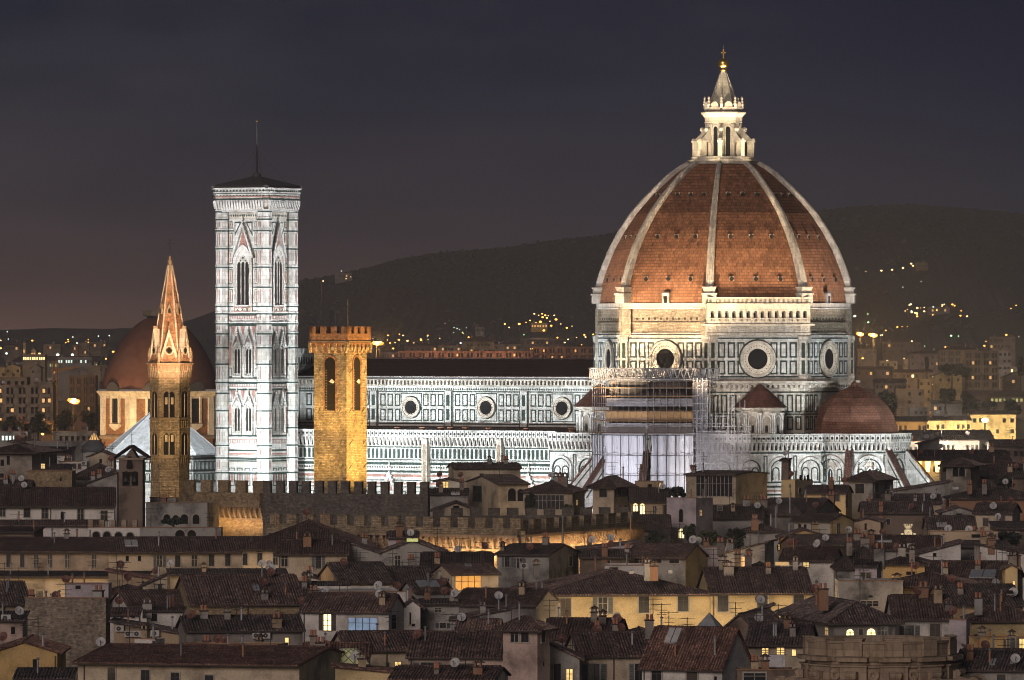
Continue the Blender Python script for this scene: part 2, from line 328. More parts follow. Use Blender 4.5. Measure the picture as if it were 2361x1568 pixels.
plain('dish', (0.45, 0.44, 0.44), 0.5); plain('dish_red', (0.16, 0.07, 0.055), 0.6); plain('acwhite', (0.46, 0.44, 0.42), 0.6); plain('slate', (0.075, 0.07, 0.072)); plain('gold', (0.95, 0.60, 0.16), 0.28, 1.0, 0.1)
plain('terracotta', (0.36, 0.17, 0.11)); plain('sheet', (0.58, 0.58, 0.64), 0.9, 0, 0.12, 0.4); plain('sheet_dimmed', (0.30, 0.29, 0.31), 0.9, 0, 0.2, 0.5); plain('tarp', (0.24, 0.20, 0.19), 0.9, 0, 0.2, 0.6); plain('plank', (0.45, 0.27, 0.12), 0.8); plain('steel', (0.36, 0.36, 0.38), 0.5, 0.2); plain('patina', (0.50, 0.47, 0.37), 0.8, 0, 0.4, 1.2)  # greyer sheet copy: the tier tarpaulins' dim lighting put into the colour
plain('skylight_glass', (0.26, 0.27, 0.29), 0.3); plain('asphalt', (0.05, 0.048, 0.045), 0.9); plain('ground', (0.06, 0.055, 0.05), 0.95, 0, 0.4, 0.02); plain('bark', (0.07, 0.05, 0.035)); plain('laundry', (0.5, 0.48, 0.5))
def leafmat(name, c):
    m, nt, b = _base(name); oi = nt.nodes.new('ShaderNodeTexCoord')
    f = _noise(nt, oi.outputs['Object'], 0.9, 3)
    nt.links.new(_ramp(nt, f, [(0.3, sc(c, 0.5)), (0.7, sc(c, 1.5))]), b.inputs['Base Color']); b.inputs['Roughness'].default_value = 0.8
leafmat('leaf', (0.05, 0.062, 0.035)); leafmat('leaf_dark', (0.03, 0.038, 0.028)); leafmat('forest', (0.042, 0.039, 0.036))
glow('lit', (1.0, 0.68, 0.24), 1.5, 0.75, 1.4); glow('lit_bright', (1.0, 0.80, 0.36), 3.0, 0.4); glow('lit_orange', (1.0, 0.50, 0.12), 0.55, 0.6, 1.2); glow('lit_blue', (0.30, 0.46, 0.70), 0.34, 0.92, 0.9)
glow('lit_green', (0.75, 0.8, 0.3), 0.55, 0.6); glow('lit_dim', (1.0, 0.62, 0.25), 0.55, 0.5); glow('lit_cool', (0.8, 1.0, 0.9), 1.6); glow('lit_skydome', (0.62, 0.62, 0.30), 0.14, 0.8)
glow('bulb_orange', (1.0, 0.42, 0.07), 7, 0); glow('bulb_star', (1.0, 0.62, 0.22), 12, 0); glow('bulb_halo', (1.0, 0.40, 0.06), 2.0, 0); glow('bulb_white', (0.8, 1.0, 0.88), 4, 0); glow('bulb_warm', (1.0, 0.62, 0.26), 5, 0); glow('bulb_green', (0.45, 1.0, 0.5), 4, 0)
glow('sconce', (1.0, 0.62, 0.18), 5, 0); glow('far_warm', (1.0, 0.56, 0.20), 0.9, 0.5, 0.3)

# ------------------------------------------------------------------ mesh builder
class MB:
    def __init__(s, M=None): s.v = []; s.f = []; s.m = []; s.slots = []; s.M = M or Matrix.Identity(4)
    def mi(s, name):
        if name not in s.slots: s.slots.append(name)
        return s.slots.index(name)
    def add(s, vs, fs, mat):
        b = len(s.v); k = s.mi(mat); s.v.extend(s.M @ Vector(p) for p in vs)
        for f in fs: s.f.append([b + i for i in f]); s.m.append(k)
    def box(s, x0, x1, y0, y1, z0, z1, mat):
        s.add([(x0, y0, z0), (x1, y0, z0), (x1, y1, z0), (x0, y1, z0), (x0, y0, z1), (x1, y0, z1), (x1, y1, z1), (x0, y1, z1)],
              [(0, 3, 2, 1), (4, 5, 6, 7), (0, 1, 5, 4), (1, 2, 6, 5), (2, 3, 7, 6), (3, 0, 4, 7)], mat)
    def prism(s, poly, a, b, axis, mat):
        """extrude a 2-D polygon: axis 'z' (x,y), 'y' (x,z), 'x' (y,z)"""
        n = len(poly)
        def p3(p, t): return (p[0], p[1], t) if axis == 'z' else ((p[0], t, p[1]) if axis == 'y' else (t, p[0], p[1]))
        vs = [p3(p, a) for p in poly] + [p3(p, b) for p in poly]
        s.add(vs, [list(range(n))[::-1], list(range(n, 2 * n))] + [(i, (i + 1) % n, n + (i + 1) % n, n + i) for i in range(n)], mat)
    def lathe(s, prof, n, mat, c=(0, 0), ph=0.0, caps=True):
        vs = []; fs = []
        for r, z in prof:
            for i in range(n):
                a = ph + 2 * math.pi * i / n; vs.append((c[0] + r * math.cos(a), c[1] + r * math.sin(a), z))
        for j in range(len(prof) - 1):
            for i in range(n): fs.append((j * n + i, j * n + (i + 1) % n, (j + 1) * n + (i + 1) % n, (j + 1) * n + i))
        if caps: fs.append(list(range(n))[::-1]); fs.append(list(range((len(prof) - 1) * n, len(prof) * n)))
        s.add(vs, fs, mat)
    def tube(s, p, q, r, mat, n=5, r2=None):
        p = Vector(p); q = Vector(q); d = q - p
        if d.length < 1e-6: return
        qt = d.to_track_quat('Z', 'Y'); r2 = r if r2 is None else r2; vs = []
        for t, rr in ((0, r), (1, r2)):
            for i in range(n):
                a = 2 * math.pi * i / n; vs.append(p + d * t + qt @ Vector((rr * math.cos(a), rr * math.sin(a), 0)))
        s.add(vs, [(i, (i + 1) % n, n + (i + 1) % n, n + i) for i in range(n)] + [list(range(n))[::-1], list(range(n, 2 * n))], mat)
    def ball(s, c, r, mat, nu=10, nv=6, sz=1.0):
        vs = [(c[0], c[1], c[2] - r * sz)]
        for j in range(1, nv):
            t = math.pi * j / nv
            for i in range(nu):
                a = 2 * math.pi * i / nu; vs.append((c[0] + r * math.sin(t) * math.cos(a), c[1] + r * math.sin(t) * math.sin(a), c[2] - r * sz * math.cos(t)))
        vs.append((c[0], c[1], c[2] + r * sz)); fs = []
        for i in range(nu): fs.append((0, 1 + (i + 1) % nu, 1 + i)); fs.append((len(vs) - 1, len(vs) - 1 - nu + i, len(vs) - 1 - nu + (i + 1) % nu))
        for j in range(nv - 2):
            for i in range(nu): fs.append((1 + j * nu + i, 1 + j * nu + (i + 1) % nu, 1 + (j + 1) * nu + (i + 1) % nu, 1 + (j + 1) * nu + i))
        s.add(vs, fs, mat)
    # ---- in a face frame: x along the wall, y = out of the wall is -y ... see face(): x right, z up, -y outward
    def frame(s, u0, u1, v0, v1, t, out, mat, fill=None, fout=None):
        s.box(u0, u1, -out, 0, v0, v0 + t, mat); s.box(u0, u1, -out, 0, v1 - t, v1, mat)
        s.box(u0, u0 + t, -out, 0, v0 + t, v1 - t, mat); s.box(u1 - t, u1, -out, 0, v0 + t, v1 - t, mat)
        if fill: s.box(u0 + t, u1 - t, -(fout if fout else out * 0.4), 0, v0 + t, v1 - t, fill)
    def ring(s, cu, cv, r0, r1, out, mat, n=28, ru=1.0, inner=0.0):
        vs = []
        for r, o in ((r1, 0), (r1, out), (r0, out), (r0, inner)):
            for i in range(n):
                a = 2 * math.pi * i / n; vs.append((cu + r * ru * math.cos(a), -o, cv + r * math.sin(a)))
        fs = []
        for j in range(3):
            for i in range(n): fs.append((j * n + i, j * n + (i + 1) % n, (j + 1) * n + (i + 1) % n, (j + 1) * n + i))
        s.add(vs, fs, mat)
    def disc(s, cu, cv, r, out, mat, n=28):
        s.prism([(cu + r * math.cos(2 * math.pi * i / n), cv + r * math.sin(2 * math.pi * i / n)) for i in range(n)], 0, -out, 'y', mat)
    def archpts(s, cu, v0, vs, w, pointed=True, n=7):
        """outline of an arched opening: sill v0, springing vs, width w"""
        pts = [(cu - w / 2, v0), (cu + w / 2, v0)]
        if pointed:
            r = w * 1.0
            for i in range(n + 1):
                a = math.acos(0.5) * i / n; pts.append((cu - w / 2 + r * math.cos(a), vs + r * math.sin(a)))
            for i in range(n - 1, -1, -1):
                a = math.acos(0.5) * i / n; pts.append((cu + w / 2 - r * math.cos(a), vs + r * math.sin(a)))
        else:
            for i in range(n * 2 + 1):
                a = math.pi * i / (n * 2); pts.append((cu + w / 2 * math.cos(a), vs + w / 2 * math.sin(a)))
        return pts
    def arch(s, cu, v0, vs, w, out, mat, pointed=True):
        s.prism(s.archpts(cu, v0, vs, w, pointed), 0, -out, 'y', mat)
    def archband(s, cu, v0, vs, w0, w1, out, mat, pointed=True):
        """moulding round an arch between widths w0 and w1 (open at the sill)"""
        a = s.archpts(cu, v0, vs, w0, pointed)[1:] ; a.append((cu - w0 / 2, v0))
        b = s.archpts(cu, v0, vs, w1, pointed)[1:] ; b.append((cu - w1 / 2, v0))
        n = len(a); vsx = []
        for pl, o in ((b, 0), (b, out), (a, out), (a, 0)): vsx += [(p[0], -o, p[1]) for p in pl]
        fs = []
        for j in range(3):
            for i in range(n - 1): fs.append((j * n + i, (j + 1) * n + i, (j + 1) * n + i + 1, j * n + i + 1))
        s.add(vsx, fs, mat)
    def build(s, name, parent=None, smooth=False):
        me = bpy.data.meshes.new(name); me.from_pydata([tuple(v) for v in s.v], [], s.f)
        for t in s.slots: me.materials.append(MATS[t])
        me.polygons.foreach_set('material_index', s.m)
        if smooth: me.polygons.foreach_set('use_smooth', [True] * len(s.f))
        me.validate(); me.update()
        import bmesh
        bm = bmesh.new(); bm.from_mesh(me); bmesh.ops.recalc_face_normals(bm, faces=bm.faces); bm.to_mesh(me); bm.free()
        o = bpy.data.objects.new(name, me); COL.objects.link(o)
        if parent: o.parent = parent
        return o
def face(ox, oy, nu, oz=0.0):
    """frame on a wall: local x to the right seen from outside, z up, -y outward; nu = direction of the outward normal (rad)"""
    a = nu + math.pi / 2
    return Matrix.Translation((ox, oy, oz)) @ Matrix.Rotation(a, 4, 'Z')
def empty(name, loc, rz=0.0):
    o = bpy.data.objects.new(name, None); COL.objects.link(o); o.location = loc; o.rotation_euler = (0, 0, rz); o.empty_display_size = 0.5; return o
def tag(o, label=None, cat=None, group=None, kind=None):
    if label: o['label'] = label
    if cat: o['category'] = cat
    if group: o['group'] = group
    if kind: o['kind'] = kind
    return o

# ------------------------------------------------------------------ terrain
def sm(a, b, x): t = max(0, min(1, (x - a) / (b - a))); return t * t * (3 - 2 * t)
def interp(tab, x):
    if x <= tab[0][0]: return tab[0][1]
    for (a, fa), (b, fb) in zip(tab, tab[1:]):
        if x <= b: return fa + (fb - fa) * (x - a) / (b - a)
    return tab[-1][1]
def terr(Y): return 40 * max(0, min(1, (Y - 1350) / 2350.0))
RIDGE = [(-2400, 763), (-300, 764), (0, 763), (120, 758), (240, 760), (330, 757), (430, 748), (500, 722), (600, 684), (690, 654), (750, 643), (850, 622), (930, 600), (1000, 589), (1100, 580), (1180, 574), (1300, 556), (1400, 545), (1550, 528), (1700, 512), (1890, 490), (1960, 482), (2060, 477), (2130, 479), (2200, 484), (2280, 491), (2361, 500), (2600, 530), (3200, 600), (4600, 700)]
RIDGE_W = [(PX(p, 5000), PZ(y, 5000)) for p, y in RIDGE]
SPUR_W = [(PX(p, 3950), PZ(y, 3950)) for p, y in [(-3000, 790), (1880, 790), (1940, 768), (1990, 758), (2060, 757), (2110, 748), (2160, 738), (2200, 728), (2260, 718), (2310, 711), (2361, 706), (2500, 700), (3200, 720)]]
def hill_z(x, Y, j=0):
    z = terr(Y) + 0.0
    if Y > 3700:
        r = interp(RIDGE_W, x * 5000 / 5000)
        up = sm(3650, 5000, Y) ** 1.15
        z = 40 + (r - 40) * up
        if Y > 5000: z = 40 + (r - 40) * (1 - 0.5 * sm(5000, 6500, Y))
    s = interp(SPUR_W, x)
    if s > 41 and 3700 < Y < 4400: z = max(z, 40 + (s - 40) * sm(3700, 3950, Y) * (1 - sm(3950, 4400, Y) * 0.6))
    return z
g = MB(); nx, ny = 24, 30
ys = [-3000, -500, 200, 600, 1000, 1350, 1600, 1900, 2200, 2500, 2800, 3100, 3400, 3700]
xs = [-9000, -3000, -1200, -700, -400, -200, 0, 200, 400, 700, 1200, 3000, 9000]
g.add([(x, y, terr(y) if y < 3700 else 40) for y in ys for x in xs], [(j * len(xs) + i, j * len(xs) + i + 1, (j + 1) * len(xs) + i + 1, (j + 1) * len(xs) + i) for j in range(len(ys) - 1) for i in range(len(xs) - 1)], 'ground')
tag(g.build('ground'), kind='structure')
g = MB(); rnd = random.Random(3)
xs = [-9000, -4000, -2000, -1000] + [-700 + 3.0 * i for i in range(468)] + [1000, 2000, 4000, 9000]
ys = [3700, 3760, 3820, 3880, 3920, 3950, 3965, 3990, 4050, 4150, 4300, 4450, 4600, 4720, 4820, 4900, 4950, 4980, 5000, 5015, 5100, 5600, 6500, 9000]
vs = []
for y in ys:
    for x in xs:
        z = hill_z(x, y)
        if 3700 < y < 5600 and abs(x) < 720: z += rnd.uniform(0, .6)
        vs.append((x, y, z))
g.add(vs, [(j * len(xs) + i, j * len(xs) + i + 1, (j + 1) * len(xs) + i + 1, (j + 1) * len(xs) + i) for j in range(len(ys) - 1) for i in range(len(xs) - 1)], 'forest')
tag(g.build('hills'), kind='structure')
g = MB()                                                      # woods: uncountable, one mass of small dark crowns
for _ in range(15000):
    y = 5010 - 1150 * rnd.random() ** 1.6; x = rnd.uniform(-460, 470); z = hill_z(x, y)
    if z < 46 or (x < -200 and z < 75): continue
    w = rnd.uniform(1.2, 3.2); h = w * rnd.uniform(.3, .8) * (1.7 if rnd.random() > .93 else 1); a = rnd.uniform(0, 1.6); ca, sa = w * math.cos(a), w * math.sin(a)
    g.add([(x + ca, y + sa, z), (x - sa, y + ca, z - .3), (x - ca, y - sa, z), (x + sa, y - ca, z + .2), (x + rnd.uniform(-.5, .5), y, z + h), (x, y, z - h * .5)], [(0, 1, 4), (1, 2, 4), (2, 3, 4), (3, 0, 4), (1, 0, 5), (2, 1, 5), (3, 2, 5), (0, 3, 5)], 'forest')
tag(g.build('woods'), kind='stuff')


def mesh_net(name, c, lo, hi):
    m, nt, b = _base(name); tc, uv, u, z = _coord(nt); tr = nt.nodes.new('ShaderNodeBsdfTransparent'); mx = nt.nodes.new('ShaderNodeMixShader')
    b.inputs['Base Color'].default_value = (*c, 1); f = _noise(nt, tc.outputs['Object'], .5, 4)
    nt.links.new(_math(nt, 'ADD', lo, _math(nt, 'MULTIPLY', f, hi - lo)), mx.inputs[0]); nt.links.new(tr.outputs[0], mx.inputs[1]); nt.links.new(b.outputs[0], mx.inputs[2])
    nt.links.new(mx.outputs[0], nt.nodes['Material Output'].inputs[0])
mesh_net('net', (0.22, 0.21, 0.235), .08, .55); mesh_net('net_dense', (0.40, 0.39, 0.43), .5, .95)
# ------------------------------------------------------------------ cathedral
cath = empty('cathedral', (CC[0], CC[1], 0), TH)
tag(cath, 'huge marble cathedral with a ribbed red tiled dome, floodlit white and green below', 'cathedral')
OCT = [R(-157.5 + 45 * i) for i in range(8)]        # corner directions
NUS = [R(-180 + 45 * i) for i in range(8)]           # face normals: 0 W, 1 SW, 2 S, 3 SE, 4 E, 5 NE, 6 N, 7 NW
C22 = math.cos(R(22.5)); S22 = math.sin(R(22.5))
def octprism(mb, Rc, z0, z1, mat, c=(0, 0), Rc2=None): mb.lathe([(Rc, z0), (Rc if Rc2 is None else Rc2, z1)], 8, mat, c, R(22.5))
def oculus(parent, M, cu, cv, ro, ri, warm=False):
    mb = MB(M)
    mb.ring(cu, cv, ro, ro * 1.07, 0.12, 'green'); mb.ring(cu, cv, ro * 0.86, ro, 0.55, 'marble_warm', 32, 1, 0.35)
    mb.ring(cu, cv, ri, ro * 0.86, 0.34, 'smooth', 32, 1, 0.1); 
    for i in range(30):
        a = 2 * math.pi * i / 30; r = ro * 0.72
        mb.box(cu + r * math.cos(a) - .09, cu + r * math.cos(a) + .09, -0.36, -0.2, cv + r * math.sin(a) - .09, cv + r * math.sin(a) + .09, 'rose' if i % 2 else 'green')
    mb.disc(cu, cv, ri * 1.02, 0.06, 'hole_shade')
    o = mb.build('oculus', parent)
    gb = MB(M)
    for i in range(-2, 3): gb.box(cu + i * ri * .4 - .03, cu + i * ri * .4 + .03, -.1, -.05, cv - ri * .8, cv + ri * .8, 'iron')
    for i in range(-2, 3): gb.box(cu - ri * .8, cu + ri * .8, -.11, -.05, cv + i * ri * .4 - .03, cv + i * ri * .4 + .03, 'iron')
    for p in gb.v: pass
    return o
def panel_rows(mb, us, rows, w, out=0.07, t=0.27, fill='marble'):
    for u in us:
        for v0, v1 in rows: mb.frame(u - w / 2, u + w / 2, v0, v1, t, out, 'green', fill, out * 0.5)
def corbels(mb, u0, u1, z0, z1, pitch, out, mat='marble', dark='hole_shade'):
    """bracketed arcade below a parapet: brackets and dark pointed gaps"""
    mb.box(u0, u1, -out * 0.25, 0, z0, z1, 'marble_warm')
    n = max(1, int((u1 - u0) / pitch)); p = (u1 - u0) / n; h = z1 - z0
    for i in range(n):
        c = u0 + p * (i + .5)
        mb.prism([(c - p * .2, z0 + h * .1), (c + p * .2, z0 + h * .1), (c + p * .2, z0 + h * .55), (c, z0 + h * .85), (c - p * .2, z0 + h * .55)], -out * .25, -out * .25 - .03, 'y', dark)
    for i in range(n + 1):
        c = u0 + p * i
        mb.prism([(0, z0), (0, z1), (-out, z1), (-out, z1 - h * .25), (-out * .35, z0)], c - p * .17, c + p * .17, 'x', mat)
def balustrade(mb, u0, u1, z0, z1, out, pitch=0.95, holes=True):
    mb.box(u0, u1, -out, -out + .4, z0, z1, 'marble'); mb.box(u0, u1, -out - .15, -out + .5, z1, z1 + .22, 'marble'); mb.box(u0, u1, -out - .12, -out + .4, z0 - .2, z0, 'marble')
    n = max(1, int((u1 - u0) / pitch)); p = (u1 - u0) / n
    for i in range(n):
        c = u0 + p * (i + .5); r = min(p, z1 - z0) * .27; m = (z0 + z1) / 2
        mb.prism([(c + r * math.cos(R(45 * k)), m + r * math.sin(R(45 * k))) for k in range(8)], -out, -out - .04, 'y', 'hole_shade')
        mb.box(c - p * .5 - .05, c - p * .5 + .05, -out - .07, -out, z0, z1, 'green')

# nave clerestory, south flank
XW, XE = -97.0, -22.0
mb = MB(); mb.box(XW, XE, -10.5, 10.5, 0, 46.1, 'marble'); F = face(0, -10.5, R(-90)); mb.M = F
OC = [-32.4, -50.8, -69.2, -87.6]
mb.box(XW, XE, -.06, 0, 36.0, 36.25, 'green'); mb.box(XW, XE, -.06, 0, 42.75, 43.0, 'green'); mb.box(XW, XE, -.06, 0, 35.2, 35.5, 'green')
for c in OC:
    panel_rows(mb, [c - 7.0, c - 5.2, c - 3.4, c + 3.6, c + 5.4, c + 7.2], [(36.65, 39.2), (39.8, 42.4)], 1.32)
    mb.frame(c - 2.6, c + 2.6, 36.65, 42.6, .2, .05, 'green')
    mb.box(c + 8.3, c + 10.3, -.55, 0, 35.6, 43.0, 'marble'); mb.box(c + 8.9, c + 9.7, -.6, -.5, 36.9, 39.2, 'green'); mb.box(c + 8.9, c + 9.7, -.6, -.5, 39.9, 42.2, 'green')
    for q in (c + 8.3, c + 10.1): mb.box(q, q + .2, -.6, -.5, 35.6, 43.0, 'green')
for i in range(int((XE - XW) / .55)):                      # patterned frieze
    c = XW + .55 * i + .27; mb.prism([(c - .22, 43.4), (c, 43.15), (c + .22, 43.4), (c, 43.65)], 0, -.06, 'y', 'green')
mb.box(XW, XE, -.35, 0, 43.75, 44.0, 'marble'); mb.box(XW, XE, -1.1, 0, 45.2, 45.5, 'marble_warm'); mb.box(XW, XE, -1.3, 0, 45.9, 46.15, 'marble'); mb.box(XW, XE, -.9, 0, 45.5, 45.9, 'slate')
for i in range(int((XE - XW) / .9)): mb.box(XW + .9 * i, XW + .9 * i + .42, -.95, 0, 44.3, 45.2, 'marble_warm' if i % 3 else 'ribstone')
mb.box(XW, XE, -.5, 0, 44.0, 44.3, 'ribstone')
wall = mb.build('nave_wall', cath)
for c in OC[:3]: oculus(wall, F, c, 39.55, 2.25, 1.45)
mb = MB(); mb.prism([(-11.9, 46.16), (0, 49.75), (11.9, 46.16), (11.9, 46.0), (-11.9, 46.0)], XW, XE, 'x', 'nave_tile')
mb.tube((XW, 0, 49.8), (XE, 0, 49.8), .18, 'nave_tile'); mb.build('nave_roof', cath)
# aisle
AX0, AX1 = -99.0, -27.5
mb = MB(); mb.box(AX0, AX1, -21, -10.6, 0, 33.9, 'marble'); F = face(0, -21, R(-90)); mb.M = F
balustrade(mb, AX0, AX1, 33.6, 34.75, .85); corbels(mb, AX0, AX1, 31.5, 33.45, .95, .8)
for z, h, m in ((31.2, .25, 'green'), (28.55, .22, 'green'), (27.6, .55, 'green'), (26.7, .22, 'marble_warm'), (26.0, .45, 'green'), (25.1, .5, 'rose'), (24.3, .2, 'green'), (23.5, .4, 'rose'), (22.9, .2, 'green')): mb.box(AX0, AX1, -.08, 0, z, z + h, m)
mb.box(AX0, AX1, -.4, 0, 22.3, 22.6, 'marble'); mb.box(AX0, AX1, -.3, 0, 28.2, 28.4, 'marble')
n = int((AX1 - AX0) / 1.05)
for i in range(n): c = AX0 + 1.05 * (i + .5); mb.box(c - .29, c + .29, -.07, 0, 29.0, 31.0, 'green')
for i in range(int((AX1 - AX0) / .6)): c = AX0 + .6 * i + .3; mb.prism([(c - .2, 27.1), (c, 26.9), (c + .2, 27.1), (c, 27.35)], 0, -.07, 'y', 'green')
n = int((AX1 - AX0) / 1.75)
for i in range(n):
    c = AX0 + 1.75 * (i + .5); mb.frame(c - .75, c + .75, 14, 22.1, .2, .06, 'green'); mb.arch(c, 17, 20.6, .7, .05, 'marble_warm'); mb.archband(c, 17, 20.6, .5, .75, .1, 'green'); mb.box(c - .15, c + .15, -.09, 0, 15, 16.5, 'rose')
for x in (-40.8, -58.8, -77.0, -94.5):
    mb.box(x - .65, x + .65, -1.5, 0, 0, 33.2, 'ribstone'); mb.box(x - .35, x + .35, -1.56, -1.4, 5, 32, 'sandstone')
aw = mb.build('aisle_wall', cath)
for x in (-49.8, -68.0, -34.2):
    gb = MB(F)
    gb.box(x - 1.5, x + 1.5, -.5, 0, 8, 22.0, 'marble'); gb.prism([(x - 2, 21.6), (x + 2, 21.6), (x, 26.4)], 0, -.7, 'y', 'marble'); gb.prism([(x - 1.0, 22.2), (x + 1.0, 22.2), (x, 24.9)], -.7, -.78, 'y', 'rose')
    gb.arch(x, 10, 19.5, 1.7, .6, 'glass'); gb.archband(x, 10, 19.5, 1.7, 2.6, .9, 'marble_warm'); gb.box(x - .08, x + .08, -.75, -.55, 10, 20.5, 'marble'); gb.ball((x, -.4, 26.9), .4, 'marble', 6, 4); gb.box(x - .1, x + .1, -.5, -.3, 27, 28.2, 'marble')
    for k in range(5):
        for sgn in (-1, 1): gb.ball((x + sgn * (1.9 - .36 * k), -.5, 22.1 + .82 * k), .26, 'marble', 5, 4)
    gb.build('window', aw)
mb = MB(); mb.prism([(-20.7, 34.0), (-10.55, 35.6), (-10.55, 35.3), (-20.7, 33.7)], AX0, AX1, 'x', 'nave_tile'); mb.build('aisle_roof', cath)
# west front rising behind the bell tower
mb = MB(); mb.box(-101, -97.3, -13, 13, 0, 47.2, 'marble'); mb.box(-101.6, -96.9, -13.5, 13.5, 47.2, 48.0, 'marble'); mb.box(-101.4, -97.1, -13.3, 13.3, 48.0, 50.9, 'marble')
mb.M = face(-97.1, 0, 0)
for i in range(26): mb.box(-12.9 + i, -12.45 + i, -.06, 0, 48.5, 50.1, 'green')
for i in range(14): mb.box(-13.2 + 1.95 * i, -12.2 + 1.95 * i, -.2, .6, 50.9, 51.9, 'marble')
mb.M = face(-99, -13.3, R(-90))
for i in range(4): mb.box(-1.9 + i, -1.45 + i, -.06, 0, 48.5, 50.1, 'green')
mb.build('facade', cath)

# drum and body of the crossing
mb = MB(); octprism(mb, 26.2, 0, 44.6, 'marble_warm'); octprism(mb, 27.6, 44.6, 45.0, 'ribstone'); octprism(mb, 28.4, 45.0, 45.4, 'marble_warm'); octprism(mb, 27.2, 45.4, 45.9, 'ribstone'); octprism(mb, 26.5, 45.9, 54.5, 'marble'); octprism(mb, 26.9, 54.5, 54.8, 'ribstone')
FW = 2 * 26.5 * S22
for i in (1, 2, 3, 4, 5):
    F = face(26.5 * C22 * math.cos(NUS[i]), 26.5 * C22 * math.sin(NUS[i]), NUS[i]); mb.M = F
    e = FW / 2
    for z in (46.2, 54.0): mb.box(-e, e, -.08, 0, z, z + .24, 'green')
    panel_rows(mb, [-7.6, -5.55, -3.5, 3.5, 5.55, 7.6], [(46.75, 49.55), (50.15, 53.3)], 1.5, .08, .3)
    for sgn in (-1, 1):
        c = sgn * (e - .55); mb.box(c - .85, c + .85, -.5, 0, 45.9, 54.5, 'marble_warm')
        for a, b in ((46.8, 49.6), (50.1, 53.2)): mb.box(c - .36, c + .36, -.56, -.4, a, b, 'green')
        mb.box(c - 1.0, c + 1.0, -.65, 0, 53.5, 54.5, 'ribstone'); mb.box(c - 1.0, c + 1.0, -.65, 0, 45.9, 46.5, 'marble_warm')
    # walls of the body under the cornice
    F2 = face(26.2 * C22 * math.cos(NUS[i]), 26.2 * C22 * math.sin(NUS[i]), NUS[i]); mb.M = F2
    panel_rows(mb, [-8.8, -7.0, -5.0, 5.0, 7.0, 8.8], [(35.4, 38.2), (39.0, 42.6)], 1.3, .08, .3, 'marble_warm')
    for z in (34.6, 38.5, 43.0): mb.box(-e, e, -.08, 0, z, z + .25, 'green')
    for k in range(18): mb.box(-e + .3 + k * 1.1, -e + .8 + k * 1.1, -1.2, 0, 44.05, 44.6, 'marble_warm')
drum = mb.build('drum', cath)
for i in (1, 2, 3, 4):
    F = face(26.5 * C22 * math.cos(NUS[i]), 26.5 * C22 * math.sin(NUS[i]), NUS[i]); oculus(drum, F, 0, 49.9, 3.75, 2.1)
# unfinished band of rough stone between drum and dome
mb = MB(); octprism(mb, 26.0, 54.8, 60.2, 'rough'); octprism(mb, 26.5, 60.2, 61.3, 'ribstone'); octprism(mb, 26.7, 60.1, 60.3, 'marble')
for i in (1, 2, 4, 5):
    F = face(26.0 * C22 * math.cos(NUS[i]), 26.0 * C22 * math.sin(NUS[i]), NUS[i]); mb.M = F
    for k in range(11): mb.box(-7.2 + k * 1.4, -6.75 + k * 1.4, -.04, .1, 57.9, 58.35, 'hole_shade')
    mb.box(-9.9, 9.9, -.5, 0, 55.0, 55.25, 'ribstone')
    mb.box(-9.4, 9.4, -.55, 0, 57.2, 57.4, 'rough')
    for sgn in (-1, 1): mb.box(sgn * 9.1 - 1.0, sgn * 9.1 + 1.0, -.7, 0, 54.8, 60.2, 'rough')
mb.build('rough_band', cath)
# finished gallery on the south-east side
F = face(26.0 * C22 * math.cos(NUS[3]), 26.0 * C22 * math.sin(NUS[3]), NUS[3]); mb = MB(F); e = 10.9
mb.box(-e - .3, e + .3, -1.1, 0, 54.8, 55.2, 'marble_warm'); mb.box(-e - .2, e + .2, -.9, 0, 55.2, 56.7, 'marble_warm'); mb.box(-e - .9, e + .9, -1.8, 0, 56.7, 57.0, 'smooth'); mb.box(-e - .6, e + .6, -1.5, 0, 57.0, 57.3, 'smooth')
for k in range(14):
    c = -e + .8 + k * 1.56
    mb.ring(c, 55.95, .28, .46, 1.02, 'ribstone', 10); mb.box(c + .55, c + 1.0, -1.0, 0, 55.6, 55.75, 'ribstone')
mb.box(-e, e, -1.6, 0, 57.3, 57.55, 'smooth'); mb.box(-e, e, -1.6, 0, 60.1, 61.2, 'smooth'); mb.box(-e - .3, e + .3, -1.9, 0, 60.95, 61.2, 'smooth'); mb.box(-e - .2, e + .2, -1.7, -1.5, 62.2, 62.45, 'smooth')
mb.box(-e, e, -.35, 0, 57.55, 60.1, 'marble_warm'); mb.box(-e, e, -1.7, -1.4, 58.1, 58.25, 'smooth')
for k in range(15):
    c = -e + .35 + k * 1.5143 * (2 * e - .7) / (15 * 1.5143 - 1.5143) * 1.0
    mb.box(c - .35, c + .35, -1.6, -.2, 57.55, 60.1, 'smooth')
    if k < 14:
        q = (2 * e - .7) / 14; m = c + q / 2; hw = q / 2 - .3
        mb.prism([(m - hw, 59.3)] + [(m + hw * math.cos(R(t)), 59.3 + hw * .95 * math.sin(R(t))) for t in range(180, -1, -20)] + [(m + hw, 60.1), (m - hw, 60.1)], -1.58, -1.3, 'y', 'smooth')
        mb.arch(m, 57.9, 59.0, hw * 1.3, .4, 'hole_shade', False)
for k in range(80): c = -e + .2 + k * .2715; mb.box(c - .06, c + .06, -1.65, -1.5, 61.2, 62.2, 'smooth'); mb.box(c - .06, c + .06, -1.68, -1.5, 57.55, 58.1, 'smooth')
mb.build('gallery', cath)
